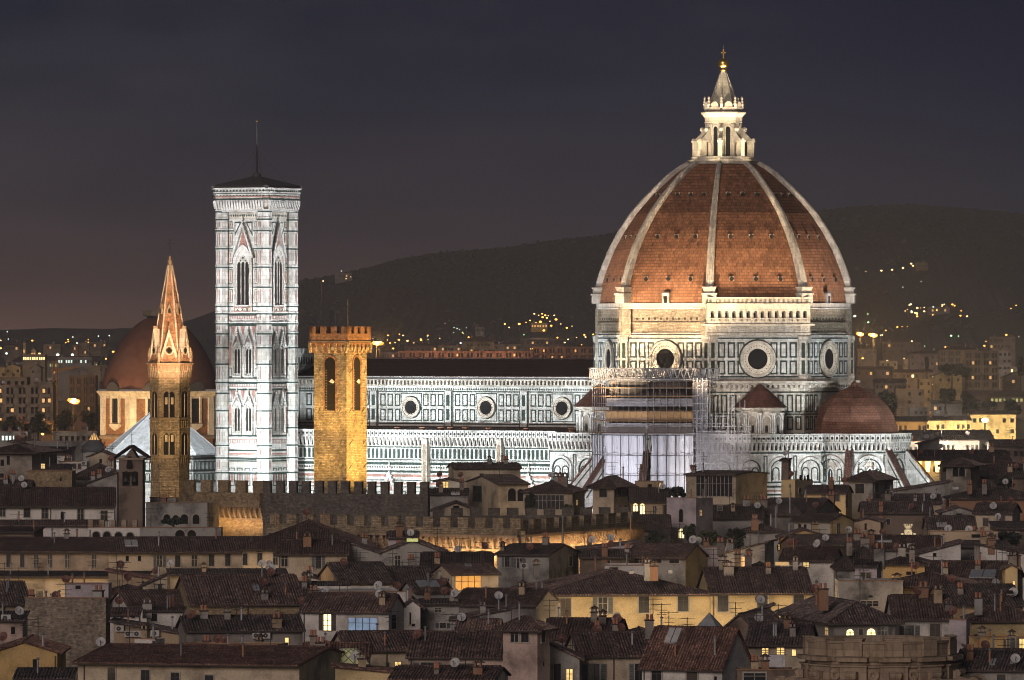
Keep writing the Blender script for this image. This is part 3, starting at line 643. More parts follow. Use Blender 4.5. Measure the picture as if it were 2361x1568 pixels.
# dome shell, ribs, eyelets
PROF = [(60.8, 26.2), (62.5, 26.05), (63.9, 25.8), (65.6, 25.45), (68.6, 24.45), (72.4, 22.9), (76.2, 20.8), (79.9, 18.3), (82.9, 15.65), (85.4, 13.1), (87.9, 10.4), (89.2, 8.6), (90.3, 6.7)]
prof2 = []
for (z0, r0), (z1, r1) in zip(PROF, PROF[1:]):
    for t in (0, .5): prof2.append((r0 + (r1 - r0) * t, z0 + (z1 - z0) * t))
prof2.append((PROF[-1][1], PROF[-1][0]))
mb = MB(); mb.lathe(prof2, 8, 'dome_tile', (0, 0), R(22.5)); dome = mb.build('dome', cath)
ptab = [(z, r) for z, r in PROF]
for a in OCT:
    mb = MB(); M = Matrix.Rotation(a, 4, 'Z'); mb.M = M; pts = []
    for (r, z) in prof2:
        if z < 62: continue
        t = (z - 62) / 28.3; pts.append((r, z, .86 * (1 - t) + .42 * t))
    vs = []; n = len(pts)
    for (r, z, hw) in pts:
        vs += [(r - .6, -hw, z - .3), (r + .75, -hw, z + .25), (r + .75, hw, z + .25), (r - .6, hw, z - .3), (r + 1.0, -hw * .45, z + .35), (r + 1.0, hw * .45, z + .35)]
    fs = []
    for i in range(n - 1):
        b = 6 * i; c = b + 6
        for p, q in ((0, 1), (1, 4), (4, 5), (5, 2), (2, 3)): fs.append((b + p, b + q, c + q, c + p))
    fs += [(0, 3, 2, 5, 4, 1), tuple(6 * (n - 1) + k for k in (0, 1, 4, 5, 2, 3))]
    mb.add(vs, fs, 'ribstone')
    mb.box(24.6, 27.3, -1.45, 1.45, 61.3, 63.0, 'ribstone'); mb.box(24.4, 27.5, -1.6, 1.6, 63.0, 63.3, 'ribstone'); mb.box(24.4, 27.1, -1.25, 1.25, 63.3, 64.3, 'ribstone'); mb.box(24.2, 27.3, -1.4, 1.4, 64.3, 64.6, 'ribstone')
    mb.build('rib', dome)
for i in (1, 2, 3, 4, 5):
    for z, du in ((66.2, 5.2), (74.9, 4.4), (83.6, 3.1)):
        r = interp(ptab, z) * C22; dr = (interp(ptab, z + .6) - interp(ptab, z - .6)) * C22 / 1.2
        for q in (-1, 0, 1):
            mb = MB(face(r * math.cos(NUS[i]), r * math.sin(NUS[i]), NUS[i], z) @ Matrix.Translation((q * du, 0, 0)) @ Matrix.Rotation(math.atan(dr) * -0.0, 4, 'X'))
            mb.prism([(0.3, -.55), (-.12, -.5), (-.2, .5), (.9, .55), (.9, .45)], -.48, .48, 'x', 'sandstone'); mb.disc(0, 0, .44, .27, 'hole_shade', 12)
            mb.build('eyelet', dome)
    if i in (2, 4):
        mb = MB(face(26.2 * C22 * math.cos(NUS[i]), 26.2 * C22 * math.sin(NUS[i]), NUS[i])); mb.box(-.7, .7, -.5, 1.5, 61.3, 63.3, 'marble'); mb.box(-.45, .45, -.53, 0, 61.3, 62.8, 'hole_shade'); mb.box(-.9, .9, -.7, 1.5, 63.3, 63.6, 'slate'); mb.build('dormer', dome)
# lantern
mb = MB(); octprism(mb, 7.2, 90.1, 90.7, 'ribstone'); octprism(mb, 7.5, 90.7, 91.0, 'smooth'); octprism(mb, 6.8, 91.0, 91.6, 'ribstone'); octprism(mb, 3.5, 91.6, 100.0, 'smooth')
octprism(mb, 3.9, 98.6, 98.9, 'smooth'); octprism(mb, 3.8, 98.9, 99.8, 'smooth', Rc2=3.9); octprism(mb, 3.9, 99.8, 100.6, 'smooth', Rc2=4.6); octprism(mb, 4.65, 100.6, 100.85, 'smooth'); octprism(mb, 3.8, 100.85, 101.6, 'ribstone')
for nu in NUS:
    mb.M = face(3.5 * C22 * math.cos(nu), 3.5 * C22 * math.sin(nu), nu)
    mb.arch(0, 91.8, 97.4, .95, .08, 'glass', False); mb.archband(0, 91.8, 97.4, 1.0, 1.5, .22, 'smooth', False)
    mb.box(-1.3, -.9, -.2, 0, 91.6, 98.4, 'smooth'); mb.box(.9, 1.3, -.2, 0, 91.6, 98.4, 'smooth'); mb.box(-1.35, -.7, -.28, 0, 97.6, 98.4, 'ribstone'); mb.box(.7, 1.35, -.28, 0, 97.6, 98.4, 'ribstone')
    mb.M = face(3.75 * C22 * math.cos(nu), 3.75 * C22 * math.sin(nu), nu); mb.disc(0, 102.2, .85, .3, 'smooth', 14); mb.box(-1.3, 1.3, -.35, .1, 101.2, 101.9, 'smooth')
lan = mb.build('lantern', cath)
for a in OCT:
    mb = MB(Matrix.Rotation(a, 4, 'Z'))
    mb.box(5.0, 6.4, -.45, .45, 91.6, 94.6, 'smooth'); mb.box(4.9, 6.6, -.55, .55, 94.6, 94.95, 'smooth'); mb.prism([(3.4, 94.6), (6.5, 94.9), (5.6, 95.5), (4.7, 96.4), (4.3, 97.4), (3.4, 97.7)], -.35, .35, 'y', 'ribstone')
    mb.ring(0, 0, .2, .5, .1, 'smooth', 8); mb.ball((4.4, 0, 97.3), .5, 'smooth', 8, 6); mb.ball((6.2, 0, 95.1), .4, 'smooth', 8, 6); mb.build('buttress', lan)
    mb = MB(); c = (3.85 * math.cos(a), 3.85 * math.sin(a)); mb.lathe([(.3, 101.6), (.3, 102.3), (.45, 102.5), (.2, 102.7), (.36, 103.0), (.12, 103.3), (.3, 103.7), (.05, 104.2)], 8, 'smooth', c); mb.build('pinnacle', lan, True)
mb = MB(); mb.lathe([(3.15, 101.4), (2.9, 102.6), (.62, 109.0), (.55, 109.4)], 8, 'patina', (0, 0), R(22.5))
for a in OCT: mb.tube((3.0 * math.cos(a), 3.0 * math.sin(a), 102.4), (.66 * math.cos(a), .66 * math.sin(a), 109.0), .09, 'ribstone')
for k in range(1, 6): t = k / 6; octprism(mb, 2.95 * (1 - t) + .66 * t, 102.5 + 6.5 * t, 102.56 + 6.5 * t, 'ribstone')
mb.build('cone_roof', lan)
mb = MB(); mb.lathe([(.55, 109.3), (.75, 109.5), (.75, 109.7), (.45, 109.9)], 14, 'gold'); mb.ball((0, 0, 110.95), 1.13, 'gold', 20, 14); mb.build('ball', lan, True)
mb = MB(Matrix.Rotation(-TH, 4, 'Z')); mb.box(-.11, .11, -.1, .1, 112.0, 114.0, 'gold'); mb.box(-.5, .5, -.1, .1, 113.1, 113.35, 'gold'); mb.tube((0, 0, 114), (0, 0, 114.7), .05, 'iron'); mb.build('cross', lan)

# tribunes
def tribune(cx, cyy, name, faces, dome_on=True):
    mb = MB(); Rt = 10.7
    octprism(mb, Rt, 0, 34.2, 'marble', (cx, cyy)); octprism(mb, 16.5, 0, 19.5, 'marble', (cx, cyy)); octprism(mb, 16.9, 19.5, 20.0, 'marble_warm', (cx, cyy)); octprism(mb, 16.5, 20, 23.2, 'tile_brown', (cx, cyy), 10.9)
    for i in faces:
        nu = NUS[i]; mb.M = face(cx + Rt * C22 * math.cos(nu), cyy + Rt * C22 * math.sin(nu), nu); e = Rt * S22
        balustrade(mb, -e - .3, e + .3, 33.1, 34.5, .85, 1.0); corbels(mb, -e - .2, e + .2, 31.2, 32.9, .9, .8)
        for z, h, m in ((30.7, .3, 'green'), (24.9, .25, 'green'), (24.0, .4, 'green'), (23.2, .3, 'rose'), (22.4, .35, 'green')): mb.box(-e, e, -.08, 0, z, z + h, m)
        for sgn in (-1, 1): mb.frame(sgn * 3.55 - .45, sgn * 3.55 + .45, 25.4, 30.4, .2, .07, 'green')
        mb.archband(0, 25.0, 27.0, 5.3, 6.6, .5, 'marble', False); mb.archband(0, 25.0, 27.0, 4.9, 5.3, .3, 'green', False)
        for sgn in (-1, 1): mb.archband(sgn * 1.75, 25.2, 27.0, .8, 1.2, .14, 'green', False)
        mb.prism([(-1.3, 28.0), (1.3, 28.0), (0, 29.6)], 0, -.4, 'y', 'marble_warm'); mb.box(-.8, .8, -.45, 0, 14, 28, 'marble_warm'); mb.arch(0, 16, 26.6, 1.15, .5, 'glass'); mb.archband(0, 16, 26.6, 1.15, 1.7, .75, 'marble'); mb.box(-.08, .08, -.6, -.4, 16, 27.2, 'marble')
        mb.M = face(cx + 16.5 * C22 * math.cos(nu), cyy + 16.5 * C22 * math.sin(nu), nu); e = 16.5 * S22
        for k in range(9): c = -e + e * 2 * (k + .5) / 9; mb.frame(c - .55, c + .55, 10, 19.0, .18, .07, 'green'); mb.arch(c, 11.5, 17.6, .5, .06, 'rose')
    o = mb.build(name, cath)
    for i in range(8):
        if i in faces or (i - 1) in faces or i == faces[0]:
            b = MB(Matrix.Translation((cx, cyy, 0)) @ Matrix.Rotation(OCT[i], 4, 'Z'))
            b.prism([(10.2, 0), (17.6, 0), (17.6, 22.6), (10.9, 31.0), (10.2, 31.0)], -.55, .55, 'y', 'marble'); b.prism([(17.9, 22.5), (10.8, 31.3), (10.8, 31.75), (18.1, 22.8)], -.8, .8, 'y', 'tile_red')
            for sgn in (-1, 1): b.prism([(17.3, 22.0), (11.3, 29.5), (11.3, 29.1), (17.0, 21.9)], .6 * sgn - .04, .6 * sgn + .04, 'y', 'green')
            b.build('buttress', o)
    if dome_on:
        b = MB(); b.lathe([(9.2, 34.2), (9.1, 34.9), (8.75, 36.4), (8.05, 38.3), (6.9, 40.2), (5.2, 41.9), (3.2, 43.2), (1.2, 44.1), (.7, 44.3)], 8, 'dome_small', (cx, cyy), R(22.5)); b.lathe([(.7, 44.2), (.8, 44.8), (.2, 45.4)], 8, 'dome_small', (cx, cyy)); b.build('half_dome', o)
    return o
tribune(30.5, 0, 'east_apse', [2, 3, 4, 5]); tribune(0, -30.5, 'south_apse', [0, 1, 2, 3, 4])
def exedra(ang, r, blk, bang=None, boff=None, uc=0):
    nu = R(ang); cx, cyy = r * math.cos(nu), r * math.sin(nu); mb = MB()
    nb = nu if bang is None else R(bang); boff = boff or r + 3.2; SH = Matrix.Translation((uc, 0, 0))
    mb.M = face(0, 0, nb) @ SH; w, dd = blk
    mb.box(-w / 2, w / 2, -boff, -14, 0, 34.0, 'marble'); mb.M = face(boff * math.cos(nb), boff * math.sin(nb), nb) @ SH
    balustrade(mb, -w / 2, w / 2, 33.1, 34.5, .85, 1.0); corbels(mb, -w / 2, w / 2, 31.2, 32.9, .9, .8)
    for z, h, m in ((30.7, .3, 'green'), (24.7, .35, 'green'), (23.8, .4, 'green'), (23.0, .3, 'rose'), (22.2, .35, 'green'), (21.2, .3, 'rose')): mb.box(-w / 2, w / 2, -.08, 0, z, z + h, m)
    k = -w / 2 + 2.7
    while k < w / 2 - 2:
        mb.archband(k, 25.0, 27.4, 4.2, 5.2, .4, 'marble', False); mb.archband(k, 25.0, 27.4, 3.7, 4.2, .25, 'green', False)
        for q in (-.95, .95): mb.archband(k + q, 25.3, 27.2, 1.1, 1.5, .12, 'green', False)
        mb.frame(k + 2.75, k + 3.55, 25.2, 30.3, .2, .07, 'green'); k += 6.3
    for q in range(int(w / 1.8)): c = -w / 2 + .9 + 1.8 * q; mb.frame(c - .75, c + .75, 12, 21.0, .2, .07, 'green'); mb.arch(c, 14, 19.5, .6, .06, 'marble_warm')
    o = mb.build('exedra_block', cath)
    b = MB(); b.lathe([(4.4, 34.0), (4.4, 39.3), (5.0, 39.5), (5.3, 39.8), (5.3, 40.05)], 20, 'marble_warm', (cx, cyy))
    b.lathe([(4.75, 34.0), (4.75, 34.7), (4.4, 34.7)], 20, 'marble', (cx, cyy))
    for q in range(-3, 4):
        a = nu + R(36 * q); b.M = face(cx + 4.4 * math.cos(a), cyy + 4.4 * math.sin(a), a); b.arch(0, 34.9, 37.6, 1.5, .06, 'stone', False); b.arch(0, 35.0, 36.2, .6, .1, 'hole_shade', False); b.archband(0, 34.9, 37.6, 1.5, 1.95, .25, 'marble', False)
        a = nu + R(36 * q + 18); b.M = face(cx + 4.4 * math.cos(a), cyy + 4.4 * math.sin(a), a)
        for s in (-.22, .22): b.tube((s, -.35, 34.7), (s, -.35, 38.6), .17, 'marble'); 
        b.box(-.5, .5, -.6, 0, 38.5, 39.0, 'marble')
    b.M = Matrix.Identity(4); b.build('exedra', o)
    b = MB(); b.lathe([(5.6, 40.06), (3.9, 41.6), (2.0, 43.4), (.3, 44.7)], 20, 'dome_dull', (cx, cyy)); b.build('conical_roof', o)
exedra(-45, 26.5, (24, 0)); exedra(-135, 26.5, (15.4, 0), -90, 24.3, -19.7)

# ------------------------------------------------------------------ scaffolding round the south apse
SX = (.8, -30.8)
scaf = empty('scaffolding', CL(SX[0], SX[1], 0), TH); tag(scaf, 'tall steel scaffolding with white sheeting wrapped round the apse under the dome', 'scaffolding')
def fgrid(mb, M, w, y, z0, z1, dx, dz, r=.07, mt='steel'):
    keep = mb.M; mb.M = M; n = max(1, round(w / dx)); m = max(1, round((z1 - z0) / dz))
    for i in range(n + 1): x = -w / 2 + w * i / n; mb.tube((x, y, z0), (x, y, z1 + .4), r, mt, 4)
    for j in range(m + 1): z = z0 + (z1 - z0) * j / m; mb.tube((-w / 2, y, z), (w / 2, y, z), r, mt, 4)
    mb.M = keep
def cloth(name, M, x0, x1, y, z0, z1, mat, seed, amp=.22, nx=24, nz=14, cut=None, owner=None):
    rr = random.Random(seed); mb = MB(M); vs = []; fs = []; ph = [rr.uniform(0, 6.28) for _ in range(6)]
    for j in range(nz + 1):
        for i in range(nx + 1):
            u = i / nx; v = j / nz
            w = amp * (math.sin(u * 23 + ph[0] + 3 * v) * .5 + math.sin(u * 51 + ph[1]) * .3 + math.sin(v * 17 + ph[2] + u * 5) * .5 + rr.uniform(-.3, .3))
            vs.append((x0 + (x1 - x0) * u, y + w, z0 + (cut(u) if cut else 0) * (1 - v) + (z1 - z0) * v))
    for j in range(nz):
        for i in range(nx): a = j * (nx + 1) + i; fs.append((a, a + 1, a + nx + 2, a + nx + 1))
    mb.add(vs, fs, mat); return mb.build(name, owner or scaf, True)
RS = 12.6; FWS = 2 * RS * S22
poles = MB(); outer = MB(); truss = MB(); deck = MB()
for i in (1, 2, 3, 4):
    nu = NUS[i]; M = face(RS * C22 * math.cos(nu), RS * C22 * math.sin(nu), nu); w = FWS
    for y in ((0, 2.4) if i in (2, 3) else (0,)): fgrid(poles, M, w - y * .8, y, 34.8, 45.6, 1.45, 1.55, .05)
    fgrid(outer, M, w, -.6, 14.5, 34.6, 2.0, 3.9, .075, 'iron')
    truss.M = M; n = 8
    for y in (-.5, 2.0, 4.5):
        ww = w + 1 - y * .7
        for z in (45.9, 48.0): truss.tube((-ww / 2, y, z), (ww / 2, y, z), .12, 'steel', 4)
        for k in range(n): x = -ww / 2 + ww * k / n; q = ww / n; truss.tube((x, y, 45.9), (x + q / 2, y, 48), .1, 'steel', 4); truss.tube((x + q / 2, y, 48), (x + q, y, 45.9), .1, 'steel', 4)
    deck.M = M
    for z in (35.0, 37.5, 39.5, 42.4, 44.2): deck.box(-w / 2, w / 2, -.2, 2.7, z - .1, z, 'plank')
    if i in (2, 3): deck.box(-w / 2, w / 2, -1.2, 1, 34.75, 34.95, 'steel')
    if i in (2, 3):
        cloth('sheeting', M, -w / 2 + (.9 if i == 3 else 0), w / 2 - (.9 if i == 2 else 0), -.1, 15, 34.7, 'sheet', i, .38)
        cloth('tarpaulin', M, -w / 2, w / 2, .5, 35.1, 37.0, 'sheet_dimmed', 5 + i, .12, 18, 4); cloth('tarpaulin', M, -w / 2, w / 2, .5, 40.4, 42.0, 'sheet_dimmed', 15 + i, .12, 18, 4); cloth('tarpaulin', M, -w / 2, w / 2, .3, 37.6, 39.3, 'plank', 25 + i, .07, 18, 3)
    if i in (1, 4): cloth('sheeting', M, -w / 2, w / 2, -.1, 15 if i == 1 else 22, 34.7, 'sheet' if i == 1 else 'net_dense', 30 + i)
    cloth('tarpaulin', M, -w / 2 + 1, w / 2 - 1, 3.2, 37.2, 45.4, 'tarp' if i != 2 else 'slate', 40 + i, .08, 18, 3)
poles.build('poles', scaf); outer.build('outer_poles', scaf); truss.build('truss', scaf); deck.build('deck', scaf)
# mesh-wrapped stair tower beside it
st = empty('scaffold_tower', CL(18.7, -33.5, 0), R(-10)); tag(st, 'grey mesh-wrapped scaffold tower beside the white sheeted scaffolding', 'scaffolding')
def grid_poles(mb, x0, x1, y, z0, z1, dx, dz, r=.075):
    n = max(1, round((x1 - x0) / dx)); m = max(1, round((z1 - z0) / dz))
    for i in range(n + 1): x = x0 + (x1 - x0) * i / n; mb.tube((x, y, z0), (x, y, z1 + .5), r, 'steel', 4)
    for j in range(m + 1): z = z0 + (z1 - z0) * j / m; mb.tube((x0, y, z), (x1, y, z), r, 'steel', 4)
I4 = Matrix.Identity(4)
mb = MB(); grid_poles(mb, -5.2, 5.6, -5.2, 14, 35.4, 1.5, 2.1, .045); grid_poles(mb, -5.2, 5.6, -3.8, 14, 36.4, 1.5, 2.1, .045); grid_poles(mb, 1.4, 2.6, -5.4, 14, 42.5, .6, 1.2, .05)
for x in (-3, -1.3, .2, 3.6, 4.6): mb.tube((x, -4.4, 36), (x, -4.4, 41.5 + (x * 7 % 2)), .06, 'steel', 4)
grid_poles(mb, -5.2, 1.0, -4.2, 35.5, 38.5, 1.1, 1.4, .05)
mb.build('poles', st)
cloth('netting', I4, -5.2, 5.5, -5.5, 14, 35, 'net', 21, .15, 16, 12, None, st); cloth('netting', I4, -5.2, 1.0, -4.6, 14, 35.6, 'net', 22, .15, 16, 12, None, st)
tall = empty('scaffold_column', CL(15.0, -37.0, 0), R(-16)); tag(tall, 'narrow netted stair scaffold right of the white sheeting, below the S-side oculus', 'scaffolding')
tall['label'] = 'narrow netted scaffold column between the white sheeting and the grey mesh tower'
mb = MB(); grid_poles(mb, -1.3, 1.6, -1.2, 14, 45.6, .95, 1.5, .06); grid_poles(mb, -1.3, 1.6, 1.2, 14, 45.6, .95, 1.5, .06)
for j in range(18): z = 15 + 1.7 * j; mb.tube((-1.3, -1.2, z), (1.6, -1.2, z + 1.7), .05, 'steel', 4)
mb.build('poles', tall); cloth('netting', I4, -1.3, 1.6, -1.0, 36, 45.4, 'net', 23, .08, 8, 8, None, tall)
# terracotta pots on the aisle ledge
for i, px in enumerate((909, 966, 1008, 1030, 1064, 1117, 1204, 1308)):
    Y = 1405 + (1300 - px) * .047; x = ((PX(px, Y) - CC[0]) + .506 * 20.2) / .8625
    mb = MB(); mb.lathe([(.42, 0), (.62, .75), (.72, .78), (.72, .95), (.55, .95), (.5, .8)], 12, 'terracotta')
    o = mb.build('flower_pot', None, True); p = CL(x, -18.6, 34.55); o.location = p
    tag(o, 'large terracotta pot standing on the ledge below the nave oculus windows', 'pot', 'terracotta pots on the aisle ledge')

# ------------------------------------------------------------------ campanile
camp = empty('bell_tower', (CAMP[0], CAMP[1], 0), TH); tag(camp, 'tall square marble bell tower with a dark low roof and mast, left of the nave', 'bell tower')
A, TR = 5.1, 1.62
SIDES = (R(-90), R(0), R(90), R(180))
def zc(py): return PZ(py, 1420)
mb = MB(); mb.box(-A, A, -A, A, 0, zc(487), 'marble')
CORN = [(sx * A, sy * A) for sx in (-1, 1) for sy in (-1, 1)]
BANDS = [1100, 1088, 1054, 1025, 985, 945, 905, 880, 838, 800, 768, 745, 722, 705, 661, 615, 572, 531, 505, 487]
for c in CORN:
    mb.lathe([(TR, 0), (TR, zc(487))], 8, 'marble', c, R(22.5))
    for py in BANDS[1:]:
        z = zc(py); mb.lathe([(TR + .12, z), (TR + .12, z + .28)], 8, 'marble', c, R(22.5)); mb.lathe([(TR + .05, z - .32), (TR + .05, z)], 8, 'green', c, R(22.5))
    for k in range(8):
        a = R(45 * k); r = TR * C22
        mb.M = face(c[0] + r * math.cos(a), c[1] + r * math.sin(a), a)
        for p0, p1 in zip(BANDS, BANDS[1:]):
            z0, z1 = zc(p0) + .6, zc(p1) - .6
            if z1 - z0 > .8 and not (p0 in (945, 838) ): mb.box(-.15, .15, -.05, 0, z0, z1, 'rose' if k % 2 == 0 else 'marble_warm'); mb.box(-.42, -.36, -.04, 0, z0, z1, 'green'); 
            elif z1 - z0 > .8: mb.box(-.3, .3, -.03, 0, z0, z1, 'marble_warm')
    mb.M = Matrix.Identity(4)
EI = A - TR * .75                                # half width of a wall field
for nu in SIDES[:2] + SIDES[2:]:
    mb.M = face(A * math.cos(nu), A * math.sin(nu), nu)
    for py in (1088, 1054, 880, 745, 722):
        z = zc(py); mb.box(-EI - .2, EI + .2, -.35, 0, z, z + .3, 'marble'); mb.box(-EI, EI, -.06, 0, z - .5, z, 'green')
    for py, m, h in ((1048, 'rose', .35), (1040, 'green', .35), (1064, 'green', .3), (1070, 'marble_warm', .5)): mb.box(-EI, EI, -.07, 0, zc(py), zc(py) + h, m)
    for k in range(4): c = -EI + EI * 2 * (k + .5) / 4; mb.frame(c - .7, c + .7, zc(1120), zc(1078), .2, .07, 'green'); mb.arch(c, zc(1112), zc(1090), .6, .05, 'rose')
    for z0, z1 in ((zc(1022), zc(1012)), (zc(736), zc(728)), (zc(892), zc(884))):
        mb.box(-EI, EI, -.05, 0, z0, z1, 'rose')
        for k in range(13): c = -EI + EI * 2 * (k + .5) / 13; mb.box(c - .17, c + .17, -.09, 0, z0 + .12, z1 - .12, 'marble')
    for zt, zb in ((748, 872), (896, 1006)):                       # two storeys of twin windows: inlaid fields
        z1, z0 = zc(zt), zc(zb); mb.frame(-EI, EI, z0, z1, .34, .07, 'green')
        for sgn in (-1, 1):
            u = sgn * (EI - .62)
            mb.frame(u - .4, u + .4, z0 + (z1 - z0) * .22, z0 + (z1 - z0) * .68, .12, .1, 'marble_warm', 'rose', .12); mb.frame(u - .4, u + .4, z0 + .3, z0 + (z1 - z0) * .19, .1, .1, 'green'); mb.frame(u - .4, u + .4, z0 + (z1 - z0) * .72, z1 - .3, .1, .1, 'green')
        for u in (-EI + 1.35, -.15, EI - 1.35): mb.prism([(u - .6, z1 - .35), (u + .6, z1 - .35), (u, z1 - 2.3)], 0, -.08, 'y', 'rose')
        mb.box(-EI, EI, -.3, 0, z0 - .5, z0 - .1, 'marble')
    for py in (531, 572, 615, 661, 705):
        z = zc(py)
        for sgn in (-1, 1): mb.box(min(sgn * EI, sgn * 2.35), max(sgn * EI, sgn * 2.35), -.16, 0, z, z + .3, 'marble'); mb.box(min(sgn * EI, sgn * 2.35), max(sgn * EI, sgn * 2.35), -.06, 0, z - .3, z, 'green')
    for p0, p1 in ((705, 661), (661, 615), (615, 572), (572, 531), (531, 505)):
        for sgn in (-1, 1): u = sgn * (EI - .65); mb.frame(u - .48, u + .48, zc(p0) + .55, zc(p1) - .55, .14, .08, 'green', 'marble_warm', .05); mb.box(u - .14, u + .14, -.1, 0, zc(p0) + 1.0, zc(p1) - 1.0, 'rose')
    for sgn in (-1, 1): mb.prism([(sgn * 2.2, zc(512)), (sgn * 2.2, zc(545)), (sgn * .5, zc(512))], 0, -.07, 'y', 'green'); mb.prism([(sgn * 2.0, zc(515)), (sgn * 2.0, zc(535)), (sgn * .95, zc(515))], 0, -.1, 'y', 'marble')
    mb.box(-EI, EI, -.08, 0, zc(505), zc(490), 'marble_warm')
    for k in range(14): c = -EI + EI * 2 * (k + .5) / 14; z = (zc(505) + zc(490)) / 2; mb.prism([(c - .2, z), (c, z - .3), (c + .2, z), (c, z + .3)], 0, -.12, 'y', 'green')
shaft = mb.build('shaft', camp)
def gothic(parent, M, cu, z0, zs, w, gz, lights, warm=False):
    """window with clustered shafts, tracery and a crocketed gable"""
    mb = MB(M); hw = w / 2
    mb.archband(cu, z0 - .2, zs, w * 1.18, w * 1.62, .5, 'marble', True); mb.archband(cu, z0, zs, w, w * 1.2, .3, 'marble_warm', True); mb.arch(cu, z0, zs, w, .08, 'hole_shade', True)
    for sgn in (-1, 1):
        mb.tube((cu + sgn * w * .72, -.5, z0 - .4), (cu + sgn * w * .72, -.5, zs), .13, 'marble_warm', 5)
    zt = zs + w * .12                                       # tracery field over the lights
    mb.prism([p for p in mb.archpts(cu, zs - w * .06, zs, w * 1.0, True)], -.09, -.22, 'y', 'marble')
    for i in range(lights):
        c = cu - hw + w * (i + .5) / lights; mb.arch(c, z0, zs - w * .05, w / lights * .68, .26, 'hole_shade', True)
    for i in range(1, lights): c = cu - hw + w * i / lights; mb.tube((c, -.25, z0), (c, -.25, zs), .12, 'marble_warm', 5)
    mb.ring(cu, zs + w * .42, w * .08, w * .17, .34, 'marble_warm', 10); mb.disc(cu, zs + w * .42, w * .09, .28, 'hole_shade', 8)
    if lights > 2:
        for sgn in (-1, 1): mb.ring(cu + sgn * w * .2, zs + w * .2, w * .06, w * .13, .32, 'marble_warm', 10); mb.disc(cu + sgn * w * .2, zs + w * .2, w * .06, .28, 'hole_shade', 8)
    gw = w * .98; gb_ = zs + w * .45                            # gable
    mb.prism([(cu - gw, gb_ - .1), (cu - gw * .82, gb_ - .1), (cu, gz - w * .28), (cu + gw * .82, gb_ - .1), (cu + gw, gb_ - .1), (cu, gz)], 0, -.75, 'y', 'marble')
    mb.prism([(cu - gw * .42, gb_ + w * .52), (cu + gw * .42, gb_ + w * .52), (cu, gz - w * .45)], 0, -.3, 'y', 'rose'); mb.ring(cu, gb_ + w * .75, w * .07, w * .15, .4, 'marble', 10)
    for k in range(1, 8):
        for sgn in (-1, 1): t = k / 8; mb.ball((cu + sgn * gw * (1 - t), -.6, gb_ + (gz - gb_) * t + .12), .17, 'marble', 5, 4)
    mb.ball((cu, -.5, gz + .2), .3, 'marble', 6, 5); mb.box(cu - .07, cu + .07, -.55, -.4, gz + .3, gz + 1.3, 'marble')
    mb.box(cu - w * .78, cu + w * .78, -.6, 0, z0 - .35, z0 - .05, 'marble')
    if lights == 2:
        mb.box(cu - hw, cu + hw, -.3, 0, z0, z0 + w * .32, 'marble')
        for k in range(3): mb.disc(cu - hw + w * (k + .5) / 3, z0 + w * .16, w * .09, .33, 'green', 6)
    else:
        mb.box(cu - w * .8, cu + w * .8, -.5, 0, z0 - 1.6, z0 - .4, 'marble_warm'); mb.frame(cu - w * .7, cu + w * .7, z0 - 1.5, z0 - .5, .15, .55, 'rose')
        for k in range(3):
            for sgn in (-1, 1): c = cu + (k - 1) * w * .4; mb.prism([(c - .25 * sgn - .07, z0 - 1.3), (c - .25 * sgn + .07, z0 - 1.3), (c + .25 * sgn + .07, z0 - .7), (c + .25 * sgn - .07, z0 - .7)], -.5, -.56, 'y', 'green')
    return mb.build('window', parent)
for nu in SIDES[:2] + (SIDES[3],):
    M = face(A * math.cos(nu), A * math.sin(nu), nu)
    gothic(shaft, M, 0, zc(703), zc(608), 2.9, zc(514), 3)
    for sgn in (-1, 1):
        gothic(shaft, M, sgn * 1.42, zc(866), zc(808), 1.35, zc(768), 2); gothic(shaft, M, sgn * 1.42, zc(998), zc(944), 1.35, zc(908), 2)
mb = MB(); E2 = A + TR
def octo(h, cut): return [(-h + cut, -h), (h - cut, -h), (h, -h + cut), (h, h - cut), (h - cut, h), (-h + cut, h), (-h, h - cut), (-h, -h + cut)]
z0, z1 = zc(487), zc(463)
mb.prism(octo(E2 - .1, 1.2), z0 - .2, z0 + .3, 'z', 'marble'); mb.prism(octo(E2 - .1, 1.2), z0 + .3, z1, 'z', 'marble_warm'); mb.prism(octo(E2 + .32, 1.3), z1, zc(436), 'z', 'marble')
for zz, ex, m in ((z1 + .1, .15, 'green'), (zc(456), .12, 'rose'), (zc(448), .12, 'green'), (zc(446), .25, 'marble'), (zc(437), .4, 'marble')): mb.prism(octo(E2 + .32 + ex * .6, 1.3), zz, zz + .28, 'z', m)
for nu in SIDES:
    mb.M = face((E2 - .1) * math.cos(nu), (E2 - .1) * math.sin(nu), nu); n = 17
    for k in range(n + 1):
        c = -E2 + 1 + (2 * E2 - 2) * k / n; mb.prism([(0, z0 + .3), (0, z1), (-.5, z1), (-.5, z1 - .5), (-.15, z0 + .5)], c - .2, c + .2, 'x', 'marble')
    mb.M = face((E2 + .32) * math.cos(nu), (E2 + .32) * math.sin(nu), nu)
    for k in range(16): c = -E2 + .2 + (2 * E2 - .4) * (k + .5) / 16; mb.disc(c, zc(441), .24, .06, 'green', 8); mb.prism([(c - .3, zc(453)), (c, zc(455.5)), (c + .3, zc(453)), (c, zc(450.5))], 0, -.06, 'y', 'green')
mb.build('parapet', camp)
mb = MB(); h = E2 + .15; zt = zc(436)
